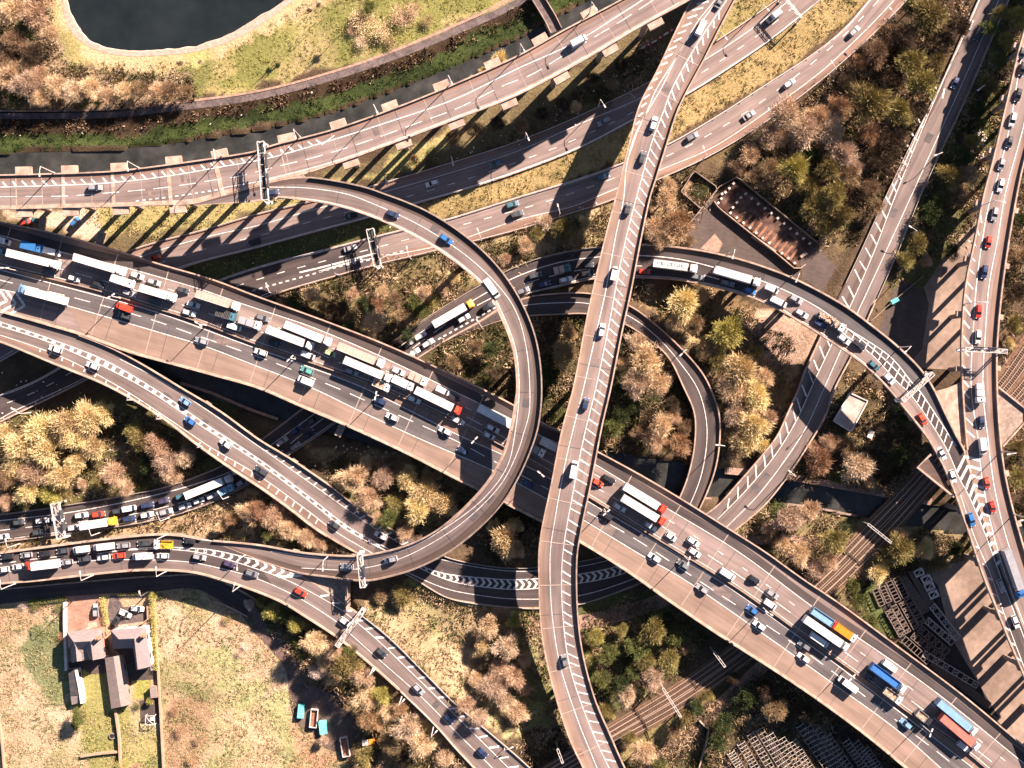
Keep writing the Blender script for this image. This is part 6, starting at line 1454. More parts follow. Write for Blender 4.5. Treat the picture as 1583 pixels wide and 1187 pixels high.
many(M6, U, [('01', 8, 283, V, 'white'), ('01', 12, 350, H, 'pale blue'), ('01', 130, 305, RI, 'blue', lo(258, 338, 'blue')), ('01', 315, 352, V, 'white'), ('01', 45, 362, AR, 'white', lo(356, 430)), ('01', 295, 475, Es, 'dark grey'),
 ('01', 450, 395, AR, 'white', lo(760, 465)), ('01', 450, 515, H, 'white'), ('01', 597, 550, H, 'black'), ('01', 680, 512, RI, 'white', lo(815, 552)), ('01', 838, 498, Es, 'white'), ('01', 940, 537, Es, 'silver'), ('01', 790, 606, Es, 'silver'),
 ('01', 860, 575, RI, 'white', lo(1067, 632)), ('01', 950, 657, Es, 'dark grey'), ('01', 1118, 588, H, 'dark grey'), ('01', 1203, 610, AR, 'white', lo(1457, 690, 'beige')), ('01', 1180, 675, Es, 'white'), ('01', 1155, 725, Es, 'white'), ('01', 1385, 738, 'transporter', 'teal', dict(L=6.0)), ('01', 1432, 812, SV, 'white'), ('01', 1500, 778, 'tipper', 'white', dict(x=1462, y=765, x2=1590, y2=808, c2='silver')) if False else ('01', 1462, 766, 'flat', 'white', lo(1592, 808, 'silver')),
 ('11', 25, 757, Es, 'grey'), ('11', 158, 800, AR, 'white', lo(442, 905)), ('11', 48, 828, AR, 'white', lo(332, 930)), ('11', 95, 910, H, 'black'), ('11', 300, 985, SV, 'white'), ('11', 435, 973, H, 'lime green'), ('11', 485, 928, AR, 'white', lo(765, 1043, 'beige')), ('11', 522, 1015, AR, 'white', lo(812, 1130)), ('11', 853, 1083, Es, 'white'), ('11', 568, 1088, Es, 'silver'),
 ('11', 920, 1105, 'flat', 'white', lo(1025, 1155, 'beige')), ('11', 818, 1130, RI, 'white', lo(948, 1180)), ('11', 700, 1150, 'tipper', 'white', lo(805, 1187, 'white')),
 ('12', 1125, 15, SV, 'white'), ('12', 950, 70, Es, 'white'), ('12', 958, 15, AR, 'red', lo(1238, 140)), ('12', 1220, 200, Es, 'white'), ('12', 1432, 247, Es, 'white'), ('12', 1410, 291, H, 'white'), ('12', 1338, 125, AR, 'white', lo(1630, 260)), ('12', 905, -10, SV, 'white'), ('12', 1195, 60, H, 'black'),
 ('22', 60, 350, 'flat', 'white', lo(165, 405, 'silver')), ('22', 145, 320, RI, 'white', lo(275, 385)), ('22', 493, 580, H, 'red'), ('22', 560, 557, Es, 'black'), ('22', 650, 600, AR, 'red', lo(912, 750)), ('22', 640, 672, AR, 'red', lo(905, 822)), ('22', 625, 730, Es, 'white'), ('22', 815, 846, Es, 'white'), ('22', 940, 910, H, 'white'), ('22', 1078, 940, Es, 'white'), ('22', 1085, 1007, Es, 'white'), ('22', 1287, 1140, V, 'white'), ('22', 1450, 1172, H, 'black'),
 ('33', 45, 125, Es, 'silver'), ('33', 32, 187, SV, 'white'), ('33', 288, 222, 'openbox', 'red', lo(442, 325, 'pale blue')), ('33', 428, 318, RI, 'white', lo(558, 402, 'orange')), ('33', 243, 272, AR, 'white', lo(510, 460)), ('33', 278, 370, LV, 'white', dict(x2=392, y2=445)), ('33', 767, 567, V, 'white'), ('33', 648, 565, 'openbox', 'white', lo(860, 712, 'blue')), ('33', 640, 630, Su, 'dark grey'), ('33', 728, 705, 'tipper', 'white', lo(832, 788, 'silver')), ('33', 1052, 790, AR, 'white', lo(1300, 970, 'pale blue')), ('33', 1068, 885, AR, 'white', lo(1318, 1060, 'coral red')), ('33', 972, 880, 'tipper', 'black', dict(L=5.6, c2='silver')), ('33', 1215, 1060, SV, 'white')])
many(M6, Lw, [('01', 405, 650, AR, 'pale blue', lo(108, 580)), ('01', 755, 692, V, 'red'), ('01', 760, 745, Es, 'dark grey'), ('01', 1230, 898, Es, 'silver'), ('11', 10, 967, Es, 'white'), ('11', 293, 1078, Es, 'turquoise'), ('11', 285, 1142, V, 'white'), ('12', 738, 78, Es, 'dark blue'), ('12', 815, 177, Es, 'white'), ('12', 1140, 262, Es, 'white'), ('12', 1247, 383, H, 'dark blue'),
 ('22', 60, 585, H, 'dark blue'), ('22', 543, 782, Es, 'black'), ('22', 838, 1037, Es, 'white'), ('22', 1015, 1080, Es, 'grey'), ('23', 1130, 93, Es, 'silver'), ('23', 1437, 222, H, 'blue'), ('23', 1480, 317, Es, 'white'), ('33', 240, 440, Es, 'grey'), ('33', 236, 515, Es, 'white'), ('33', 508, 678, LV, 'white'), ('33', 862, 918, Es, 'pale blue')], fwd=-1)
Q1 = 'in the queue left of the slip road'
many(R8, Q1, [('02', 112, 822, H, 'dark grey'), ('02', 255, 812, Es, 'white'), ('02', 350, 797, Es, 'silver'), ('02', 495, 778, Es, 'white'), ('02', 600, 773, Es, 'red'), ('02', 718, 753, H, 'dark grey'), ('02', 788, 737, SV, 'white'), ('02', 897, 717, Es, 'dark blue'), ('02', 998, 691, H, 'purple'), ('02', 1105, 662, H, 'teal'), ('02', 1130, 655, AR, 'white', lo(1418, 552)), ('02', 1450, 508, H, 'white'),
 ('02', 15, 910, H, 'white'), ('02', 235, 882, Es, 'dark grey'), ('02', 452, 854, Es, 'white'), ('02', 493, 845, RI, 'yellow', lo(702, 812)), ('02', 787, 800, Es, 'dark blue'), ('02', 897, 776, Es, 'white'), ('02', 1013, 757, Su, 'silver'), ('02', 1128, 723, Es, 'white'), ('02', 1213, 690, H, 'white'), ('02', 1295, 660, H, 'white'), ('02', 1340, 640, 'flat', 'pale blue', lo(1428, 602, 'pale blue')), ('02', 1480, 574, Es, 'silver')])
many(R8, 'in the queue beside the motorway', [('12', 335, 195, Es, 'dark grey'), ('12', 228, 258, H, 'dark blue'), ('12', 140, 328, Es, 'silver'), ('12', 305, 287, Es, 'black'), ('12', 222, 357, H, 'grey')])
many(R8, 'in the queue near the loop', [('11', 1070, 800, AR, 'yellow', lo(1312, 660)), ('11', 1402, 685, Su, 'black'), ('11', 1255, 760, Es, 'white'), ('11', 988, 867, Es, 'white'), ('11', 918, 915, H, 'dark grey'), ('11', 1035, 912, Es, 'white'), ('11', 950, 970, Es, 'white'),
 ('21', 35, 590, Es, 'grey'), ('21', 108, 497, Es, 'dark grey'), ('21', 222, 470, 'flat', 'teal', lo(328, 445, 'beige')), ('21', 163, 550, Es, 'dark blue'), ('21', 297, 521, Es, 'white'), ('21', 432, 434, H, 'black'), ('21', 430, 485, Es, 'black')])
many(R8, 'on the rising queue road', [('21', 778, 473, H, 'red'), ('21', 845, 430, AR, 'white', lo(1108, 450, mark=True)), ('21', 1107, 507, Es, 'grey'), ('21', 1215, 465, AR, 'white', lo(1497, 542)), ('21', 1290, 545, Es, 'grey'), ('21', 1427, 592, H, 'blue'), ('31', 45, 580, SV, 'white'), ('31', 88, 660, V, 'white'), ('31', 193, 645, Es, 'silver'), ('31', 228, 732, Es, 'white'), ('31', 325, 730, 'lowloader', 'white', lo(490, 830)), ('31', 342, 798, Es, 'dark blue'), ('31', 487, 890, Es, 'white'), ('31', 577, 925, Es, 'black'), ('31', 668, 1050, H, 'teal'), ('31', 760, 1130, Es, 'white'),
 ('32', 965, 190, Es, 'red'), ('32', 1083, 400, Sa, 'white'), ('32', 1150, 540, Es, 'white'), ('32', 1265, 805, Su, 'blue'), ('33', 1448, 75, Es, 'silver'), ('33', 1535, 295, Es, 'white')])
many(R11, 'on the right viaduct', [('30', 1574, 325, H, 'dark grey'), ('30', 1578, 420, Es, 'black'), ('30', 1552, 580, Es, 'black'), ('30', 1518, 730, Su, 'white'), ('30', 1499, 868, H, 'dark grey'), ('30', 1449, 1003, H, 'silver'), ('30', 1445, 1132, Es, 'white'), ('31', 1408, 120, Es, 'silver'), ('31', 1370, 293, H, 'red'), ('31', 1346, 475, Es, 'dark blue'), ('31', 1310, 718, Es, 'red'), ('31', 1306, 873, Es, 'white'), ('32', 1315, 30, 'flat', 'white', dict(L=6, c2='white')), ('32', 1327, 207, H, 'dark blue'), ('32', 1335, 357, V, 'white'), ('32', 1358, 580, H, 'red'), ('32', 1393, 727, H, 'red'), ('32', 1485, 985, AR, 'blue', dict(x2=1572, y2=1285, c2='silver'))], axis='y')
Q4 = 'in the lower left viaduct queue'
many(R4, Q4, [('02', 40, 1033, Es, 'black'), ('02', 157, 1023, H, 'silver'), ('02', 270, 1015, Es, 'black'), ('02', 378, 998, H, 'dark grey'), ('02', 490, 988, V, 'white'), ('02', 628, 972, LV, 'white'), ('02', 752, 964, Es, 'silver'), ('02', 877, 951, Es, 'dark grey'), ('02', 1055, 965, 'recovery', 'white', dict(x2=940, y2=950)), ('02', 1155, 937, H, 'black'), ('02', 12, 1112, Es, 'white'), ('02', 105, 1094, H, 'white'), ('02', 355, 1068, RI, 'red', lo(150, 1100)), ('02', 407, 1066, H, 'silver'), ('02', 513, 1047, Es, 'dark grey'), ('02', 630, 1036, Es, 'white'), ('02', 722, 1027, Es, 'red'), ('02', 868, 1029, LV, 'white'), ('02', 993, 1027, H, 'white')], fwd=-1)
many(R4, 'on the descending lower viaduct', [('02', 1218, 1034, Es, 'silver'), ('02', 1400, 1077, H, 'purple'), ('02', 1540, 1135, Es, 'grey'), ('13', 255, 115, Es, 'red'), ('13', 530, 297, Es, 'white'), ('13', 750, 483, H, 'dark grey'), ('13', 977, 707, Es, 'silver'), ('13', 1165, 887, H, 'dark blue'), ('13', 1370, 1095, H, 'dark blue')], fwd=1)
for (x, y, k, c, rz) in ((582, 225, Es, 'silver', math.pi/2+.04), (763, 245, Es, 'white', -.42), (838, 215, Es, 'white', -.1), (708, 287, H, 'black', 1.0)):
    veh('03', x, y, k, c, None, 'on the drive in front of the houses', rz=rz)
for (x, y, k, c, rz) in ((150, 170, H, 'red', .3), (232, 162, Es, 'teal', -.15), (455, 168, H, 'blue', .9)):
    veh('01', x, y, k, c, None, 'parked on rubble beside the upper viaduct', rz=rz)
# build: labels first, so that each singles out one vehicle
def base(v):
    c2 = v['c2']; w = WORD[v['kind']]
    if v['mark']: return 'white articulated lorry with dark roof lettering'
    if v['kind'] in ('artic',) and c2 and c2 != v['c']: d = f"{c2} articulated lorry with {v['c']} cab"
    elif v['kind'] in ('rigid', 'openbox', 'flat') and c2 and c2 != v['c']: d = f"{v['c']} cabbed {w} with {c2} {'body' if v['kind'] != 'flat' else 'load'}"
    else: d = f"{v['c']} {w}"
    return d
from collections import defaultdict, Counter
grp = defaultdict(list)
for v in FLEET: v['d'] = base(v); grp[(v['d'], v['ph'])].append(v)
for (d, ph), L in grp.items():
    ax = L[0]['axis']; L.sort(key=lambda v: v['px'] if ax == 'x' else v['py'])
    for i, v in enumerate(L):
        lab = f'{d} {ph}'
        if len(L) > 1:
            # a one-of-a-kind neighbour close by is the better pointer
            best = None
            for u in FLEET:
                if u is v or u['ph'] != ph or len(grp[(u['d'], ph)]) > 1 or len(u['d'].split()) > 3: continue
                dd = math.hypot(u['px']-v['px'], u['py']-v['py'])
                if dd < 34 and (best is None or dd < best[0]): best = (dd, u)
            s = None
            if best:
                u = best[1]; dx, dy = u['px']-v['px'], u['py']-v['py']
                rel = ('left of' if dx > 0 else 'right of') if abs(dx) > abs(dy) else ('above' if dy > 0 else 'below')
                art = 'an' if u['d'][0] in 'aeiou' else 'the'
                s = f"{lab}, {rel} the {u['d']}"
            o = f"{lab}, {ORD[i]} from {'left' if ax == 'x' else 'top'}" if i < len(L)-1 or len(L) < 3 else f"{lab}, {'rightmost' if ax == 'x' else 'lowest'} one"
            v['lab'], v['alt'] = (s, o) if s and len(s.split()) <= 16 else (o, o)
        else: v['lab'] = v['alt'] = lab
cnt = Counter(v['lab'] for v in FLEET)
for v in FLEET:
    if cnt[v['lab']] > 1: v['lab'] = v['alt']
GROUPS = {'car': 'cars on the roads', 'van': 'vans on the roads', 'lorry': 'lorries on the roads'}
for v in FLEET:
    parts, Hh, L = template(v['kind'], v['c'], v['c2'] or v['c'], v['L'], v['mark'])
    z = v['z']; c = P(v['px'], v['py'], z+Hh*.75); b = (c[0], c[1], z)
    r = v['road']; pitch = 0
    if r is not None:
        rz = r.heading(v['px'], v['py'])+(0 if v['fwd'] > 0 else math.pi)
        # stand on the road where the vehicle really is
        px, py = PX(c[0], c[1], z); z = r.zat(px, py)+.025; b = (c[0], c[1], z)
        px1, py1 = PX(c[0]+math.cos(rz)*2, c[1]+math.sin(rz)*2, z); pitch = -math.atan((r.zat(px1, py1)-z+.025)/2)
    else: rz = v['rz']
    cat = CATG(v['kind'])
    nm = {'hatch': 'hatchback', 'estate': 'estate_car', 'saloon': 'saloon_car', 'suv': 'tall_car', 'mpv': 'people_carrier', 'van': 'van', 'longvan': 'long_van', 'smallvan': 'small_van', 'minibus': 'van', 'artic': 'articulated_lorry', 'rigid': 'box_lorry', 'flat': 'flatbed_lorry', 'tipper': 'tipper_lorry', 'openbox': 'open_lorry', 'transporter': 'car_transporter', 'lowloader': 'scrap_lorry', 'recovery': 'recovery_truck'}[v['kind']]
    o = tag(empty(nm, b), v['lab'], cat, GROUPS[cat]); o.rotation_euler = (0, pitch, rz)
    for q in parts: link(q[0], q[1], o, q[2] if len(q) > 2 else None)
# ------------------------------------------------------------------ trees, bushes and undergrowth
def leafmat(name, c, c2, rand=.18):
    return mat(name, c, c2, scale=.9, detail=3, rough=.95, spec=.05, rand=rand, lo=.35, hi=.65)
LM = {'tan': leafmat('tan_twigs', (0.386, 0.257, 0.151), (0.601, 0.429, 0.272)), 'pink': leafmat('pinkish_twigs', (0.362, 0.257, 0.168), (0.557, 0.415, 0.289)), 'gold': leafmat('golden_twigs', (0.440, 0.330, 0.160), (0.660, 0.512, 0.270)), 'olive': leafmat('olive_twigs', (0.161, 0.127, 0.050), (0.288, 0.228, 0.084)), 'yellow': leafmat('yellow_green_leaves', (.27, .24, .06), (.42, .36, .115), .1),
      'brown': leafmat('brown_twigs', (0.166, 0.108, 0.062), (0.290, 0.193, 0.110)), 'dark': leafmat('dark_twigs', (.045, .03, .02), (.085, .058, .036)), 'green': leafmat('green_leaves', (.075, .085, .026), (.15, .155, .05)), 'dkgreen': leafmat('dark_green_leaves', (.03, .042, .016), (.065, .08, .028)), 'rust': leafmat('rusty_twigs', (0.225, 0.125, 0.065), (0.37, 0.225, 0.13)), 'white': leafmat('blossom_twigs', (.44, .34, .27), (.6, .48, .4), .1)}
def crown_mesh(seed, kind):
    """crown of radius 1: many thin twigs (bare) or leaf faces, gathered in clumps through an uneven volume"""
    g = np.random.default_rng(seed)
    K = {'bare': 60, 'dense': 60, 'leafy': 60, 'bush': 26}[kind]; N = {'bare': 5200, 'dense': 5200, 'leafy': 5200, 'bush': 1900}[kind]
    # uneven outline
    ph = g.uniform(0, 6.28, 4)
    cl = []
    for i in range(K):
        a = g.uniform(0, 6.283); rr = math.sqrt(g.uniform(.02, 1)); out = .80+.16*math.sin(2*a+ph[0])+.12*math.sin(3*a+ph[1])+.1*math.sin(5*a+ph[2])
        r = rr*.78*out; zz = math.sqrt(max(0, 1-rr*rr*.9))*g.uniform(.35, 1.0)
        cl.append((r*math.cos(a), r*math.sin(a), zz*.8))
    cl = np.array(cl); j = g.integers(0, K, N); c = cl[j]
    rad = g.normal(0, .13 if kind != 'bush' else .2, (N, 3)); b = c+rad
    d = b-np.array((0, 0, -.25)); d /= np.linalg.norm(d, axis=1)[:, None]; d += g.normal(0, .38 if kind != 'dense' else .3, (N, 3)); d /= np.linalg.norm(d, axis=1)[:, None]
    s = np.cross(d, g.normal(0, 1, (N, 3))); s /= np.linalg.norm(s, axis=1)[:, None]
    if kind in ('bare', 'dense'):
        ln = g.uniform(.12, .28, N)[:, None]; wd = (g.uniform(.006, .012, N) if kind == 'bare' else g.uniform(.008, .017, N))[:, None]
        v = np.stack([b-s*wd, b+s*wd, b+d*ln], 1).reshape(-1, 3); f = np.arange(N*3).reshape(N, 3)
    else:
        ln = g.uniform(.04, .085, N)[:, None]; wd = g.uniform(.016, .036, N)[:, None]
        v = np.stack([b-d*ln*.5, b+s*wd, b+d*ln*.5, b-s*wd], 1).reshape(-1, 3); f = np.arange(N*4).reshape(N, 4)
    v[:, 2] = np.maximum(v[:, 2], -.35)
    return v, f, cl
def trunk_mesh(seed, cl, z0, thick):
    g = np.random.default_rng(seed); m = MB(); top = .02
    m.tube((0, 0, z0), (0, 0, top), thick*1.3, thick*.8, 7)
    pick = cl[g.permutation(len(cl))[:16]]
    for c in pick:
        mid = (c[0]*.42, c[1]*.42, top+(c[2]-top)*.55)
        m.tube((0, 0, top-.12), mid, thick*.6, thick*.42, 5, cap=False); m.tube(mid, c, thick*.42, thick*.14, 4, cap=False)
        e = c*1.12+g.normal(0, .08, 3); m.tube(c*.85, e, thick*.12, thick*.03, 3, cap=False)
    return m
PROTO = {}
def proto(form, var, colour):
    key = (form, var, colour)
    if key not in PROTO:
        k0 = (form, var)
        if k0 not in PROTO:
            v, f, cl = crown_mesh(11*var+{'bare': 1, 'dense': 200, 'leafy': 400, 'bush': 600}[form], form); PROTO[k0] = (v, f, cl)
        v, f, cl = PROTO[k0]
        me = bpy.data.meshes.new('crown'); me.from_pydata(v.tolist(), [], f.tolist()); me.materials.append(LM[colour])
        if ('t', form, var) not in PROTO: PROTO[('t', form, var)] = trunk_mesh(var+50, cl, -1.0 if form != 'bush' else -.4, .05 if form != 'bush' else .03).mesh('trunk', [M['bark']])
        PROTO[key] = (me, PROTO[('t', form, var)])
    return PROTO[key]
FORM = {'tan': 'bare', 'pink': 'bare', 'gold': 'dense', 'olive': 'dense', 'yellow': 'dense', 'brown': 'bare', 'dark': 'bare', 'green': 'leafy', 'dkgreen': 'leafy', 'rust': 'bare', 'white': 'bare'}
DESC = {'tan': 'bare tan tree', 'pink': 'bare pinkish tree', 'gold': 'bushy golden tree', 'olive': 'round olive brown tree', 'yellow': 'bright yellow green tree', 'brown': 'bare brown tree', 'dark': 'dark bare tree', 'green': 'green shrub', 'dkgreen': 'dark green shrub', 'rust': 'rust coloured bush', 'white': 'pale blossoming shrub'}
TREES = []
def wood(phrase, rows):
    for r in rows: TREES.append(dict(px=r[0], py=r[1], r=r[2], c=r[3], form=r[4] if len(r) > 4 else None, ph=phrase))
wood('in the clump left of the lake', [(15, 15, 24, 'tan'), (50, 20, 26, 'tan'), (76, 52, 20, 'tan'), (20, 62, 24, 'brown'), (48, 82, 20, 'dark'), (8, 92, 22, 'brown'), (38, 42, 18, 'green'), (62, 0, 20, 'tan')])
wood('in the row along the gravel path', [(10, 115, 24, 'tan'), (35, 130, 24, 'pink'), (60, 118, 20, 'tan'), (85, 132, 22, 'tan'), (110, 140, 22, 'pink'), (138, 135, 20, 'tan'), (165, 148, 18, 'tan'), (190, 140, 19, 'tan'), (215, 137, 18, 'brown'), (240, 142, 18, 'tan'), (262, 140, 18, 'brown'), (285, 142, 16, 'brown'), (128, 158, 13, 'green'), (60, 152, 17, 'tan'), (22, 155, 17, 'green'), (152, 158, 8, 'yellow'), (90, 158, 12, 'brown'), (200, 158, 10, 'tan'), (40, 100, 16, 'tan')])
wood('alone on the lake meadow', [(253, 103, 6, 'tan'), (278, 98, 6, 'brown'), (309, 95, 5, 'pink')])
wood('on the slope above the gravel path', [(560, 30, 24, 'tan', 'bush'), (590, 45, 22, 'tan', 'bush'), (622, 25, 24, 'tan', 'bush'), (560, 64, 15, 'pink', 'bush'), (640, 12, 16, 'tan', 'bush'), (603, 66, 13, 'brown', 'bush'), (570, 10, 14, 'green'), (660, 30, 14, 'brown', 'bush'), (545, 45, 12, 'tan', 'bush')])
wood('standing tall at the top edge near the lake', [(556, -4, 7, 'brown'), (492, 8, 5, 'brown'), (478, 16, 5, 'dark')])
wood('on the river bank by the upper viaduct', [(772, 88, 17, 'gold'), (745, 108, 9, 'gold'), (732, 118, 7, 'gold')])
wood('in the shade of the upper viaduct', [(890, 165, 11, 'tan'), (945, 130, 12, 'brown'), (700, 212, 16, 'brown'), (735, 200, 18, 'brown'), (770, 190, 15, 'dark'), (805, 192, 16, 'brown'), (838, 175, 14, 'dark'), (640, 245, 9, 'rust'), (668, 232, 9, 'green'), (915, 120, 14, 'dark'), (960, 100, 14, 'dark'), (870, 160, 14, 'dark')])
wood('in the copse right of the dual carriageway', [(1215, 172, 30, 'pink'), (1243, 200, 30, 'pink'), (1282, 200, 28, 'pink'), (1303, 236, 27, 'pink'), (1200, 212, 24, 'tan'), (1228, 262, 28, 'yellow'), (1190, 262, 22, 'brown'), (1186, 205, 22, 'pink'), (1312, 272, 23, 'brown'), (1282, 260, 23, 'olive'), (1290, 302, 26, 'olive'), (1258, 320, 22, 'olive'), (1252, 288, 20, 'olive'), (1302, 332, 23, 'olive'), (1280, 348, 18, 'olive'), (1160, 238, 20, 'tan'), (1170, 275, 18, 'brown'), (1140, 258, 15, 'brown'), (1255, 238, 18, 'dkgreen'), (1265, 178, 22, 'tan'), (1322, 258, 16, 'pink')])
wood('in the dark wood at the top right', [(1345, 158, 38, 'olive'), (1300, 165, 22, 'rust'), (1410, 95, 27, 'olive'), (1450, 92, 17, 'olive'), (1430, 128, 28, 'olive'), (1400, 55, 26, 'dark'), (1440, 20, 32, 'olive'), (1482, 40, 24, 'dark'), (1410, 12, 18, 'dkgreen'), (1355, 80, 24, 'brown'), (1375, 50, 20, 'brown'), (1390, 172, 24, 'olive'), (1420, 168, 20, 'dark'), (1345, 208, 20, 'rust'), (1380, 220, 24, 'dark'), (1330, 95, 16, 'rust'), (1365, 255, 20, 'dark'), (1345, 290, 18, 'brown'), (1460, 60, 20, 'dark'), (1385, 120, 20, 'dark'), (1310, 130, 20, 'dark'), (1350, 240, 18, 'dark'), (1355, 320, 15, 'brown')])
wood('by the dual carriageway, mid picture', [(843, 342, 14, 'pink'), (872, 352, 20, 'olive'), (895, 372, 16, 'brown'), (812, 378, 15, 'tan'), (830, 362, 13, 'olive'), (780, 400, 12, 'tan'), (905, 345, 12, 'gold')])
wood('right of the tall viaduct above the queue road', [(1030, 308, 19, 'tan'), (1050, 345, 26, 'rust'), (1012, 350, 22, 'tan'), (1020, 372, 16, 'tan'), (1035, 285, 14, 'tan'), (1065, 372, 12, 'brown'), (1082, 296, 14, 'dkgreen', 'bush'), (1092, 288, 8, 'green')])
wood('between the lower carriageway and the motorway', [(455, 462, 17, 'dkgreen'), (482, 455, 15, 'tan'), (590, 452, 14, 'tan'), (622, 490, 18, 'brown'), (640, 468, 16, 'green'), (655, 452, 15, 'tan'), (602, 540, 20, 'dark'), (578, 498, 22, 'tan'), (652, 482, 16, 'green'), (520, 478, 22, 'dark'), (540, 512, 20, 'dkgreen'), (610, 462, 14, 'brown'), (562, 520, 17, 'brown'), (500, 470, 15, 'brown'), (700, 430, 12, 'gold'), (670, 465, 13, 'yellow', 'bush'), (560, 470, 16, 'dkgreen'), (545, 455, 13, 'tan'), (630, 520, 14, 'dkgreen'), (685, 445, 12, 'tan'), (585, 470, 14, 'rust'), (435, 475, 14, 'brown'), (470, 485, 13, 'dark')])
wood('between the loop and the tall viaduct', [(760, 540, 18, 'dkgreen'), (850, 512, 22, 'dark'), (872, 548, 24, 'brown'), (852, 580, 20, 'dkgreen'), (770, 580, 18, 'dark'), (735, 535, 16, 'brown'), (860, 640, 16, 'green'), (880, 515, 14, 'rust'), (700, 560, 14, 'brown')])
wood('inside the inner ramp', [(1000, 560, 30, 'tan'), (984, 592, 25, 'pink'), (1016, 595, 24, 'tan'), (985, 530, 20, 'pink'), (958, 562, 14, 'tan'), (1005, 645, 18, 'dark'), (1022, 660, 23, 'tan'), (1050, 688, 22, 'rust'), (1012, 682, 20, 'tan'), (990, 668, 17, 'brown'), (962, 640, 18, 'dkgreen'), (948, 662, 20, 'green'), (1040, 645, 15, 'tan'), (1060, 660, 15, 'brown'), (1040, 625, 15, 'dark'), (960, 600, 15, 'dkgreen'), (978, 625, 16, 'dkgreen')])
wood('right of the inner ramp', [(1056, 468, 29, 'gold'), (1085, 455, 16, 'tan'), (1048, 497, 18, 'tan'), (1072, 502, 19, 'brown'), (1125, 516, 30, 'yellow'), (1147, 572, 30, 'gold'), (1132, 602, 27, 'tan'), (1170, 612, 27, 'gold'), (1165, 660, 27, 'gold'), (1192, 645, 15, 'tan'), (1138, 642, 22, 'pink'), (1152, 684, 22, 'gold'), (1115, 560, 20, 'olive'), (1182, 582, 20, 'tan'), (1092, 540, 20, 'brown'), (1168, 545, 14, 'olive'), (1180, 690, 14, 'gold')])
wood('below the queue road near the canal', [(1268, 714, 27, 'rust'), (1328, 722, 27, 'pink'), (1308, 690, 20, 'brown'), (1285, 685, 20, 'tan'), (1352, 705, 18, 'dark'), (1392, 700, 20, 'dkgreen'), (1372, 680, 20, 'dark'), (1398, 640, 16, 'dkgreen'), (1295, 615, 8, 'green'), (1300, 738, 15, 'green'), (1255, 690, 14, 'tan'), (1365, 740, 16, 'dark'), (1345, 745, 12, 'tan')])
wood('between the motorway and the canal railway bridge', [(1220, 802, 26, 'pink'), (1252, 790, 20, 'tan'), (1290, 838, 24, 'olive'), (1236, 856, 23, 'tan'), (1262, 880, 19, 'pink'), (1204, 792, 20, 'green'), (1282, 868, 17, 'tan'), (1190, 815, 14, 'tan'), (1210, 842, 16, 'tan'), (1310, 810, 12, 'dkgreen')])
wood('between the railway and the truss yard', [(1395, 850, 26, 'olive'), (1430, 850, 20, 'gold'), (1452, 870, 16, 'olive'), (1375, 862, 18, 'olive'), (1358, 886, 18, 'gold'), (1478, 848, 15, 'dkgreen'), (1390, 826, 14, 'tan'), (1328, 930, 16, 'green'), (1346, 962, 18, 'green'), (1318, 906, 15, 'green'), (1360, 975, 12, 'green')])
wood('in the strip left of the right viaduct', [(1576, 25, 20, 'yellow'), (1555, 60, 14, 'yellow'), (1545, 92, 16, 'green'), (1530, 130, 18, 'olive'), (1512, 168, 20, 'dkgreen'), (1516, 192, 13, 'green'), (1490, 240, 20, 'dkgreen'), (1470, 272, 22, 'olive'), (1500, 270, 20, 'tan'), (1482, 302, 18, 'brown'), (1442, 330, 22, 'dkgreen'), (1420, 378, 20, 'olive'), (1460, 352, 18, 'green'), (1402, 402, 17, 'olive'), (1472, 390, 17, 'dkgreen'), (1530, 42, 18, 'green'), (1505, 220, 16, 'olive'), (1432, 402, 12, 'tan'), (1548, 20, 16, 'olive'), (1455, 305, 15, 'green')])
wood('right of the right viaduct', [(1577, 340, 18, 'dkgreen'), (1582, 400, 22, 'brown'), (1572, 452, 20, 'dark'), (1575, 692, 16, 'olive'), (1576, 740, 20, 'olive'), (1578, 640, 14, 'rust'), (1568, 500, 16, 'olive'), (1583, 780, 18, 'dark'), (1562, 530, 10, 'gold')])
wood('in the golden wood at the left edge', [(60, 665, 30, 'gold'), (96, 655, 28, 'gold'), (130, 650, 29, 'gold'), (156, 640, 22, 'gold'), (30, 690, 29, 'gold'), (66, 700, 29, 'gold'), (110, 680, 22, 'gold'), (140, 690, 20, 'gold'), (20, 722, 24, 'gold'), (50, 730, 27, 'tan'), (90, 738, 24, 'gold'), (116, 714, 19, 'gold'), (146, 700, 15, 'gold'), (76, 764, 20, 'yellow'), (40, 760, 22, 'gold'), (4, 740, 22, 'brown'), (125, 747, 9, 'tan'), (5, 670, 20, 'gold'), (8, 775, 16, 'tan'), (100, 762, 14, 'olive')])
wood('between the golden wood and the slip road', [(176, 735, 23, 'tan'), (158, 745, 15, 'olive'), (215, 680, 22, 'olive'), (240, 690, 22, 'tan'), (256, 714, 24, 'pink'), (286, 708, 19, 'pink'), (266, 736, 17, 'tan'), (178, 702, 8, 'green'), (205, 665, 16, 'olive'), (195, 755, 16, 'tan'), (292, 690, 15, 'brown'), (225, 720, 16, 'dkgreen')])
wood('between queue road and lower left viaduct', [(400, 790, 20, 'rust'), (420, 802, 21, 'tan'), (445, 820, 19, 'tan'), (380, 790, 17, 'tan'), (472, 832, 17, 'tan'), (358, 802, 14, 'rust'), (492, 840, 14, 'tan'), (410, 826, 13, 'green'), (430, 780, 14, 'tan'), (340, 815, 11, 'tan'), (455, 838, 12, 'green')])
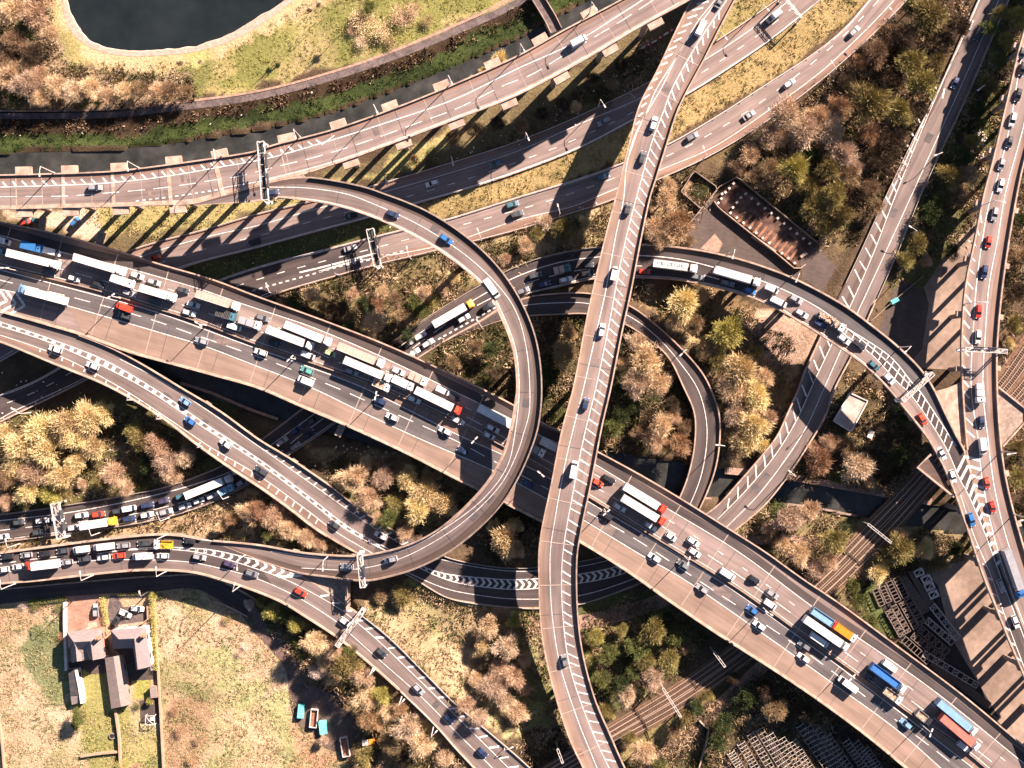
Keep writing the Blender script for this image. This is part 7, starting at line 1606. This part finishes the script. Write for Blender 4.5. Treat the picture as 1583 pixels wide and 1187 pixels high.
wood('inside the loop below the motorway', [(545, 740, 25, 'tan'), (570, 772, 23, 'tan'), (592, 740, 22, 'pink'), (535, 765, 13, 'green'), (630, 740, 22, 'gold'), (656, 762, 25, 'gold'), (645, 790, 24, 'gold'), (684, 780, 25, 'gold'), (610, 780, 17, 'olive'), (600, 802, 18, 'green'), (626, 822, 15, 'tan'), (660, 738, 14, 'gold'), (625, 710, 13, 'rust'), (676, 735, 10, 'gold'), (525, 745, 14, 'tan'), (602, 718, 16, 'brown'), (585, 800, 12, 'tan'), (650, 720, 11, 'olive'), (565, 715, 14, 'tan')])
wood('right of the loop below the motorway', [(780, 836, 27, 'gold'), (765, 815, 14, 'gold'), (800, 850, 15, 'tan'), (782, 792, 10, 'green'), (795, 812, 15, 'gold')])
wood('along the lower left viaduct by the dirt track', [(420, 945, 17, 'yellow'), (440, 950, 15, 'green'), (456, 966, 15, 'yellow'), (490, 990, 22, 'tan'), (472, 1008, 16, 'olive'), (502, 1022, 15, 'tan'), (490, 1040, 16, 'white'), (540, 1022, 23, 'olive'), (562, 1040, 20, 'tan'), (566, 1080, 22, 'tan'), (592, 1070, 17, 'yellow'), (570, 1112, 24, 'rust'), (630, 1122, 24, 'pink'), (652, 1150, 24, 'tan'), (600, 1150, 20, 'brown'), (562, 1172, 18, 'olive'), (600, 1100, 18, 'tan'), (385, 935, 10, 'white'), (402, 930, 10, 'yellow'), (520, 1000, 16, 'tan'), (545, 1000, 14, 'green'), (515, 1050, 13, 'tan'), (620, 1090, 14, 'rust'), (688, 1168, 16, 'tan'), (630, 1170, 20, 'dark'), (500, 1145, 9, 'pink'), (418, 968, 12, 'dkgreen'), (460, 990, 12, 'green')])
wood('in the reed field right of the lower left viaduct', [(755, 970, 20, 'tan'), (782, 1002, 24, 'pink'), (795, 960, 15, 'yellow'), (762, 1062, 24, 'pink'), (792, 1048, 22, 'tan'), (800, 1102, 20, 'tan'), (720, 1082, 17, 'tan'), (742, 1104, 17, 'pink'), (622, 922, 20, 'olive'), (735, 1050, 15, 'tan'), (770, 1030, 16, 'tan'), (745, 1000, 14, 'gold'), (812, 1020, 14, 'tan'), (780, 1085, 18, 'pink'), (590, 920, 14, 'brown'), (810, 1065, 14, 'tan')])
wood('right of the tall viaduct, near the bottom', [(922, 985, 15, 'yellow'), (940, 1012, 20, 'green'), (985, 1002, 24, 'green'), (1010, 978, 24, 'olive'), (1045, 985, 20, 'green'), (960, 1062, 20, 'dkgreen'), (1000, 1022, 18, 'olive'), (968, 1076, 19, 'pink'), (1010, 1050, 20, 'pink'), (1035, 1020, 20, 'olive'), (930, 1050, 18, 'green'), (936, 1100, 17, 'olive'), (980, 1040, 16, 'green'), (1030, 960, 18, 'dkgreen'), (960, 975, 13, 'olive'), (905, 1005, 12, 'green'), (1060, 1000, 16, 'brown'), (915, 1020, 13, 'olive')])
wood('beside the tan path at the bottom', [(996, 1162, 23, 'tan'), (1058, 1110, 16, 'olive'), (1042, 1132, 14, 'brown'), (1078, 1095, 16, 'dkgreen'), (1135, 1048, 14, 'dark'), (1092, 1075, 13, 'olive'), (1138, 1097, 7, 'yellow'), (1020, 1180, 14, 'green'), (975, 1140, 14, 'olive'), (1155, 1080, 22, 'dkgreen'), (1185, 1065, 20, 'dark'), (1120, 1120, 20, 'dkgreen'), (1200, 1100, 22, 'brown'), (1110, 1150, 20, 'dkgreen'), (1245, 1100, 18, 'dark')])
wood('in the gardens of the two houses', [(122, 1110, 15, 'green', 'dense'), (116, 1122, 9, 'olive'), (212, 1090, 9, 'green'), (231, 1084, 7, 'yellow'), (236, 923, 8, 'yellow'), (190, 1183, 13, 'yellow', 'bush'), (210, 1186, 9, 'tan'), (96, 985, 11, 'rust', 'bush'), (90, 940, 10, 'green', 'bush'), (55, 935, 12, 'green', 'bush'), (35, 936, 9, 'white', 'bush'), (248, 922, 8, 'dkgreen', 'bush')])
wood('in the reed meadow beside the houses', [(280, 1130, 13, 'rust', 'bush'), (305, 1146, 9, 'brown', 'bush'), (370, 1010, 9, 'pink', 'bush'), (378, 1000, 7, 'white', 'bush'), (268, 1100, 10, 'rust', 'bush'), (350, 960, 10, 'olive', 'bush'), (295, 1175, 12, 'rust', 'bush')])
tg = defaultdict(list)
for t in TREES: t['d'] = DESC[t['c']]; tg[(t['d'], t['ph'])].append(t)
for (d, ph), L in tg.items():
    L.sort(key=lambda t: t['px'])
    for i, t in enumerate(L):
        lab = f'{d} {ph}'
        if len(L) == 2: lab = f"{'left' if i == 0 else 'right'} hand {lab}"
        elif len(L) > 2: lab = f'{ORD[i]} {lab}, counted from left' if len(lab.split()) <= 12 else f'{ORD[i]} {lab}, from left'
        t['lab'] = lab
RNG2 = np.random.default_rng(21); vi = 0
for t in TREES:
    form = t['form'] or FORM[t['c']]
    if t['form'] is None and t['r'] < 13 and form in ('leafy',): form = 'bush'
    r = t['r']*.2*1.0; vi += 1
    hf = {'bare': .95, 'dense': .95, 'leafy': .9, 'bush': .6}[form]*RNG2.uniform(.85, 1.15)
    tall = 1.0*r*hf if form != 'bush' else .4*r*hf
    if 'standing tall' in t['ph'] or 'alone' in t['ph']: tall = 4.5 if 'alone' in t['ph'] else 12.0
    c = P(t['px'], t['py'], tall+.5*r*hf); g0 = gz(c[0], c[1])
    me = proto(form, vi % 4, t['c'])
    o = tag(empty({'green': 'shrub', 'dkgreen': 'shrub', 'rust': 'bush', 'white': 'shrub'}.get(t['c'], 'tree'), (c[0], c[1], g0), RNG2.uniform(0, 6.28)), t['lab'], 'tree' if t['c'] not in ('green', 'dkgreen', 'rust', 'white') else 'shrub', 'trees '+t['ph'])
    a = link('crown', me[0], o, (0, 0, tall)); a.scale = (r, r, r*hf)
    b = link('trunk', me[1], o, (0, 0, tall)); b.scale = (r, r, max(tall/(1.0 if form != 'bush' else .4), r*hf*.9))
# hedges: leaf faces filling a long box
def hedge(pts, w, h, c, label):
    p = np.array([P(q[0], q[1], 0) for q in spline(pts, 5)]); L = cum(p)[-1]; n = int(L*w*75); g = np.random.default_rng(int(pts[0][0]))
    f = g.random(n); b = at_frac(p, f); t = (p[-1]-p[0]); t /= np.linalg.norm(t); nn = np.array((-t[1], t[0], 0))
    b = b+nn*(g.uniform(-.5, .5, n)*w)[:, None]; b[:, 2] = gz(b[:, 0], b[:, 1])+h*np.sqrt(g.random(n))
    d = g.normal(0, 1, (n, 3)); d /= np.linalg.norm(d, axis=1)[:, None]; s = np.cross(d, g.normal(0, 1, (n, 3))); s /= np.linalg.norm(s, axis=1)[:, None]
    v = np.stack([b-d*.14, b+s*.08, b+d*.14, b-s*.08], 1).reshape(-1, 3)
    me = bpy.data.meshes.new('hedge'); me.from_pydata(v.tolist(), [], np.arange(n*4).reshape(n, 4).tolist()); me.materials.append(LM[c]); tag(link('hedge', me), label, 'hedge')
hedge([(159, 922), (161, 935), (165, 950), (166, 965)], 1.7, 1.6, 'yellow', 'clipped yellow green hedge between the two drives')
hedge([(183, 918.5), (210, 917), (229, 916)], .9, 1.3, 'green', 'low hedge along the road in front of the right hand house')
hedge([(237, 930), (240, 965), (241, 1000), (243, 1035)], 1.8, 1.8, 'yellow', 'long loose hedge down the right side of the houses')
hedge([(42, 930), (75, 928), (104, 924)], 1.6, 1.5, 'green', 'ragged hedge along the road left of the brick drive')
# undergrowth: what nobody could count
def footprint_mask(x, y, zmax=3.4, grow=.4):
    ok = np.ones(len(x), bool)
    for r in ROADS.values():
        sel = (r.z < zmax) | (r is R4)
        if r in ELEV or not sel.any(): continue
        W = r.W[sel]; hw = r.hw[sel]
        for a in range(0, len(x), 8000):
            d = np.hypot(x[a:a+8000, None]-W[None, :, 0], y[a:a+8000, None]-W[None, :, 1])-hw[None, :]
            ok[a:a+8000] &= d.min(1) > grow
    return ok
HARD = [LAKE_OUT, RIVER, CANAL, [(1395, 432), (1535, 335), (1530, 560), (1420, 600), (1340, 490)], [(1440, 880), (1505, 862), (1640, 1130), (1640, 1240), (1440, 940)], [(1062, 350), (1135, 272), (1265, 372), (1300, 420), (1228, 470), (1130, 440), (1070, 385)], [(102, 919), (232, 915), (240, 1050), (250, 1120), (216, 1120), (204, 1090), (172, 1098), (105, 1090)], [(467, 1060), (512, 1070), (562, 1120), (520, 1165), (480, 1130)], [(1345, 870), (1475, 1000), (1530, 1095), (1480, 1060), (1340, 960)]]
def scatter(name, label, polys, n, size, hgt, pal, seed, blades=6, wide=.22, upright=.6):
    g = np.random.default_rng(seed); xs, ys = [], []
    for poly in polys:
        q = np.array(poly); lo_, hi_ = q.min(0), q.max(0)
        a = 0.5*abs(sum(q[i-1][0]*q[i][1]-q[i][0]*q[i-1][1] for i in range(len(q))))
        m = int(n*a/1000*((hi_-lo_).prod()/max(a, 1))); px = g.uniform(lo_[0], hi_[0], m); py = g.uniform(lo_[1], hi_[1], m)
        k = inpoly(px, py, poly); xs.append(px[k]); ys.append(py[k])
    px = np.concatenate(xs); py = np.concatenate(ys); k = np.ones(len(px), bool)
    for h in HARD: k &= ~inpoly(px, py, h)
    k &= (px > -40) & (px < 1625) & (py > -40) & (py < 1230)
    # clumpy: drop half where a smooth noise is low
    nz = np.sin(px*.11+1.3*np.sin(py*.07))+np.sin(py*.13+1.7*np.sin(px*.05)); k &= g.random(len(px)) < (.62+.3*nz)
    px, py = px[k], py[k]
    x = (px-CX)*CAMH/FPX; y = -(py-CY)*CAMH/FPX; ok = footprint_mask(x, y); x, y, px, py = x[ok], y[ok], px[ok], py[ok]
    N = len(x); z = gz(x, y); B = blades
    sc = g.uniform(.6, 1.4, N)
    b = np.stack([x, y, z], 1)[:, None, :]+g.normal(0, 1, (N, B, 3))*(np.array((size*.5, size*.5, 0)))[None, None]*sc[:, None, None]
    b[..., 2] = z[:, None]+g.uniform(0, .35, (N, B))*hgt*sc[:, None]
    d = g.normal(0, 1, (N, B, 3)); d[..., 2] = np.abs(d[..., 2])+upright; d /= np.linalg.norm(d, axis=2)[..., None]
    s = np.cross(d, g.normal(0, 1, (N, B, 3))); s /= np.linalg.norm(s, axis=2)[..., None]
    ln = (g.uniform(.5, 1.2, (N, B))*hgt*sc[:, None])[..., None]; wd = wide*size*g.uniform(.6, 1.3, (N, B))[..., None]
    v = np.stack([b-s*wd, b+s*wd, b+d*ln], 2).reshape(-1, 3)
    pal = np.array(pal); pi = np.clip(((np.sin(px*.06+py*.04)+np.sin(py*.09-px*.03))*.22+.5+g.normal(0, .22, N)), 0, .999)*len(pal)
    C = pal[pi.astype(int)]*g.uniform(.75, 1.25, (N, 1)); C = np.repeat(C, B*3, axis=0)
    me = bpy.data.meshes.new(name); me.vertices.add(len(v)); me.vertices.foreach_set('co', v.ravel())
    nf = N*B; me.loops.add(nf*3); me.loops.foreach_set('vertex_index', np.arange(nf*3)); me.polygons.add(nf); me.polygons.foreach_set('loop_start', np.arange(nf)*3); me.polygons.foreach_set('loop_total', np.full(nf, 3)); me.update(); me.validate()
    ca = me.color_attributes.new('leaf_colour', 'FLOAT_COLOR', 'POINT'); ca.data.foreach_set('color', np.concatenate([C, np.ones((len(C), 1))], 1).ravel())
    if 'undergrowth' not in M:
        m = bpy.data.materials.new('undergrowth_leaves'); m.use_nodes = True; nt = m.node_tree; bs = nt.nodes['Principled BSDF']; bs.inputs['Roughness'].default_value = .95; bs.inputs['Specular IOR Level'].default_value = .05
        at = nt.nodes.new('ShaderNodeAttribute'); at.attribute_name = 'leaf_colour'; nt.links.new(at.outputs['Color'], bs.inputs['Base Color']); M['undergrowth'] = m
    me.materials.append(M['undergrowth']); tag(link(name, me), label, kind='stuff')
t_, p_, g_, b_, d_, y_ = (.36, .26, .155), (.40, .28, .19), (.13, .145, .045), (.15, .10, .06), (.055, .04, .024), (.34, .28, .10)
scatter('reeds', 'tan and pinkish reeds with green patches in the meadows', [[(-60, 935), (230, 915), (305, 908), (385, 955), (440, 1030), (470, 1120), (540, 1190), (540, 1240), (-60, 1240)]], 110, .45, .42, [(.11, .125, .045), (.16, .17, .065), (.22, .205, .09), (.29, .235, .125), (.36, .265, .17), (.26, .225, .11)], 1, wide=.22)
scatter('dry_reeds', 'tall dry reeds beside the lower left viaduct', [[(545, 940), (640, 895), (840, 940), (845, 1010), (885, 1160), (830, 1160), (680, 1060), (600, 985)]], 85, .7, 1.0, [(.10, .105, .035), (.15, .13, .055), (.21, .15, .085), (.27, .195, .11), (.31, .225, .14)], 12)
scatter('meadow_grass', 'short yellow green grass of the lake meadow', [[(60, 90), (170, 95), (330, 95), (470, 5), (760, -40), (800, -10), (627, 66), (400, 135), (300, 150), (100, 110)]], 48, .5, .42, [(.09, .095, .028), (.13, .14, .038), (.18, .175, .05), (.23, .2, .07), (.28, .23, .09)], 2)
scatter('bank_ivy', 'bright green ivy on the river bank', [[(-60, 212), (200, 210), (400, 180), (500, 155), (640, 106), (830, 18), (900, -30), (950, -30), (861, 22), (690, 103), (501, 173), (253, 219), (-60, 233)]], 60, .5, .5, [(.015, .022, .009), (.025, .045, .014), (.045, .075, .02), (.075, .10, .03)], 3)
scatter('bank_brambles', 'brown brambles on the steep bank under the gravel path', [[(-60, 184), (150, 185), (260, 176), (400, 156), (530, 120), (640, 84), (800, 10), (870, -40), (900, -40), (830, 20), (640, 105), (500, 150), (400, 176), (200, 202), (-60, 208)], [(-60, 148), (300, 150), (300, 166), (180, 171), (-60, 171)]], 60, .7, .9, [(.03, .02, .013), d_, (.085, .055, .034), b_, (.24, .165, .10)], 4)
scatter('verge_grass', 'rough tan and green grass on the verges of the dual carriageway', [[(640, 345), (800, 302), (960, 250), (1030, 220), (1190, 124), (1300, 40), (1340, -10), (1250, -10), (1063, 147), (980, 188), (800, 268), (640, 318)], [(1080, 70), (1140, 40), (1240, -40), (1140, -40)], [(200, 460), (331, 431), (420, 405), (640, 348), (640, 318), (500, 358), (290, 415)], [(130, 318), (430, 305), (570, 285), (690, 215), (690, 240), (560, 290), (400, 330), (230, 375), (130, 345)], [(690, 385), (945, 318), (930, 380), (800, 400), (720, 440)]], 48, .6, .5, [(.10, .105, .03), (.18, .16, .05), (.26, .20, .085), (.36, .27, .13)], 5)
SCRUB = [[(420, 460), (600, 410), (800, 357), (950, 315), (945, 375), (860, 388), (740, 440), (610, 515), (500, 490)], [(730, 500), (910, 490), (880, 690), (740, 620), (640, 570)], [(970, 480), (1060, 560), (1070, 700), (930, 690)], [(960, 440), (1100, 445), (1230, 530), (1180, 700), (1110, 710), (1110, 620), (1050, 520)], [(1000, 290), (1060, 260), (1110, 280), (1070, 340), (1050, 380), (985, 385)], [(1140, 240), (1240, 160), (1340, 240), (1330, 380), (1260, 370), (1150, 290)], [(1240, 160), (1340, 60), (1400, 0), (1520, -40), (1440, 150), (1350, 340)], [(1420, 300), (1560, -40), (1600, -40), (1520, 300), (1490, 400), (1410, 430), (1370, 440)], [(1230, 690), (1300, 560), (1360, 600), (1450, 720), (1400, 770), (1220, 740)], [(1170, 780), (1330, 800), (1470, 790), (1480, 830), (1330, 930), (1250, 890), (1140, 815)], [(1380, 830), (1500, 830), (1500, 865), (1400, 890), (1330, 910)], [(-60, 640), (350, 640), (380, 720), (240, 755), (-60, 790)], [(-60, 845), (330, 778), (400, 755), (540, 850), (480, 855), (330, 828)], [(480, 700), (640, 705), (770, 770), (700, 830), (620, 820), (520, 750)], [(385, 930), (480, 965), (570, 1040), (720, 1180), (700, 1230), (560, 1220), (545, 1140), (470, 1040)], [(900, 950), (1000, 920), (1100, 985), (1000, 1080), (920, 1090)], [(960, 1180), (1090, 1095), (1180, 1030), (1230, 1070), (1400, 1190), (1400, 1230), (940, 1230)], [(-60, -60), (88, -60), (80, 60), (110, 100), (300, 115), (300, 150), (-60, 150)], [(720, 250), (1000, 70), (1050, 70), (980, 165), (700, 255)], [(760, 1140), (860, 1130), (880, 1200), (740, 1220)], [(700, 785), (830, 740), (830, 860), (760, 870)], [(1290, 895), (1345, 880), (1420, 990), (1470, 1050), (1400, 1000)], [(1555, 260), (1600, 260), (1600, 560), (1550, 560)], [(1555, 640), (1600, 640), (1600, 830), (1570, 820)]]
scatter('undergrowth', 'brown and green undergrowth filling the ground between the ramps', SCRUB, 52, .8, .9, [(.04, .05, .018), (.085, .09, .03), d_, (.10, .068, .04), (.17, .115, .068), (.25, .175, .10), (.34, .245, .14)], 6)
scatter('scrub', 'tangled tan and olive scrub between the ramps', SCRUB, 11, 2.3, 1.5, [(.06, .055, .022), (.11, .095, .035), (.10, .068, .042), (.20, .14, .078), (.28, .20, .11), (.34, .25, .15), (.36, .265, .175)], 9, blades=34, wide=.05, upright=.35)

# scraps of litter blown along the verges
g = np.random.default_rng(77); mb = MB()
for poly, n in (([(690, 215), (990, 90), (980, 165), (700, 260)], 34), ([(300, 420), (640, 330), (640, 345), (380, 420)], 12), ([(1240, 160), (1400, 40), (1480, 60), (1360, 300)], 16), ([(0, 560), (120, 600), (180, 640), (0, 640)], 8), ([(500, 680), (640, 700), (560, 725)], 26), ([(1420, 300), (1540, 60), (1500, 330)], 22), ([(1500, 190), (1525, 200), (1520, 270), (1500, 250)], 40), ([(0, 192), (200, 190), (400, 165), (640, 95), (640, 110), (380, 190), (0, 215)], 22), ([(840, 300), (940, 310), (800, 395)], 10)):
    q = np.array(poly); lo_, hi_ = q.min(0), q.max(0)
    for _ in range(n*3):
        x = g.uniform(lo_[0], hi_[0]); y = g.uniform(lo_[1], hi_[1])
        if not inpoly(np.array([x]), np.array([y]), poly)[0]: continue
        p = P(x, y, 0); mb.box((p[0], p[1], gz(p[0], p[1])+g.uniform(.3, .8)), (g.uniform(.2, .7), g.uniform(.2, .5), .12), g.uniform(0, 3))
tag(mb.build('litter', M['render']), 'pale scraps of litter scattered over the verges', kind='stuff')
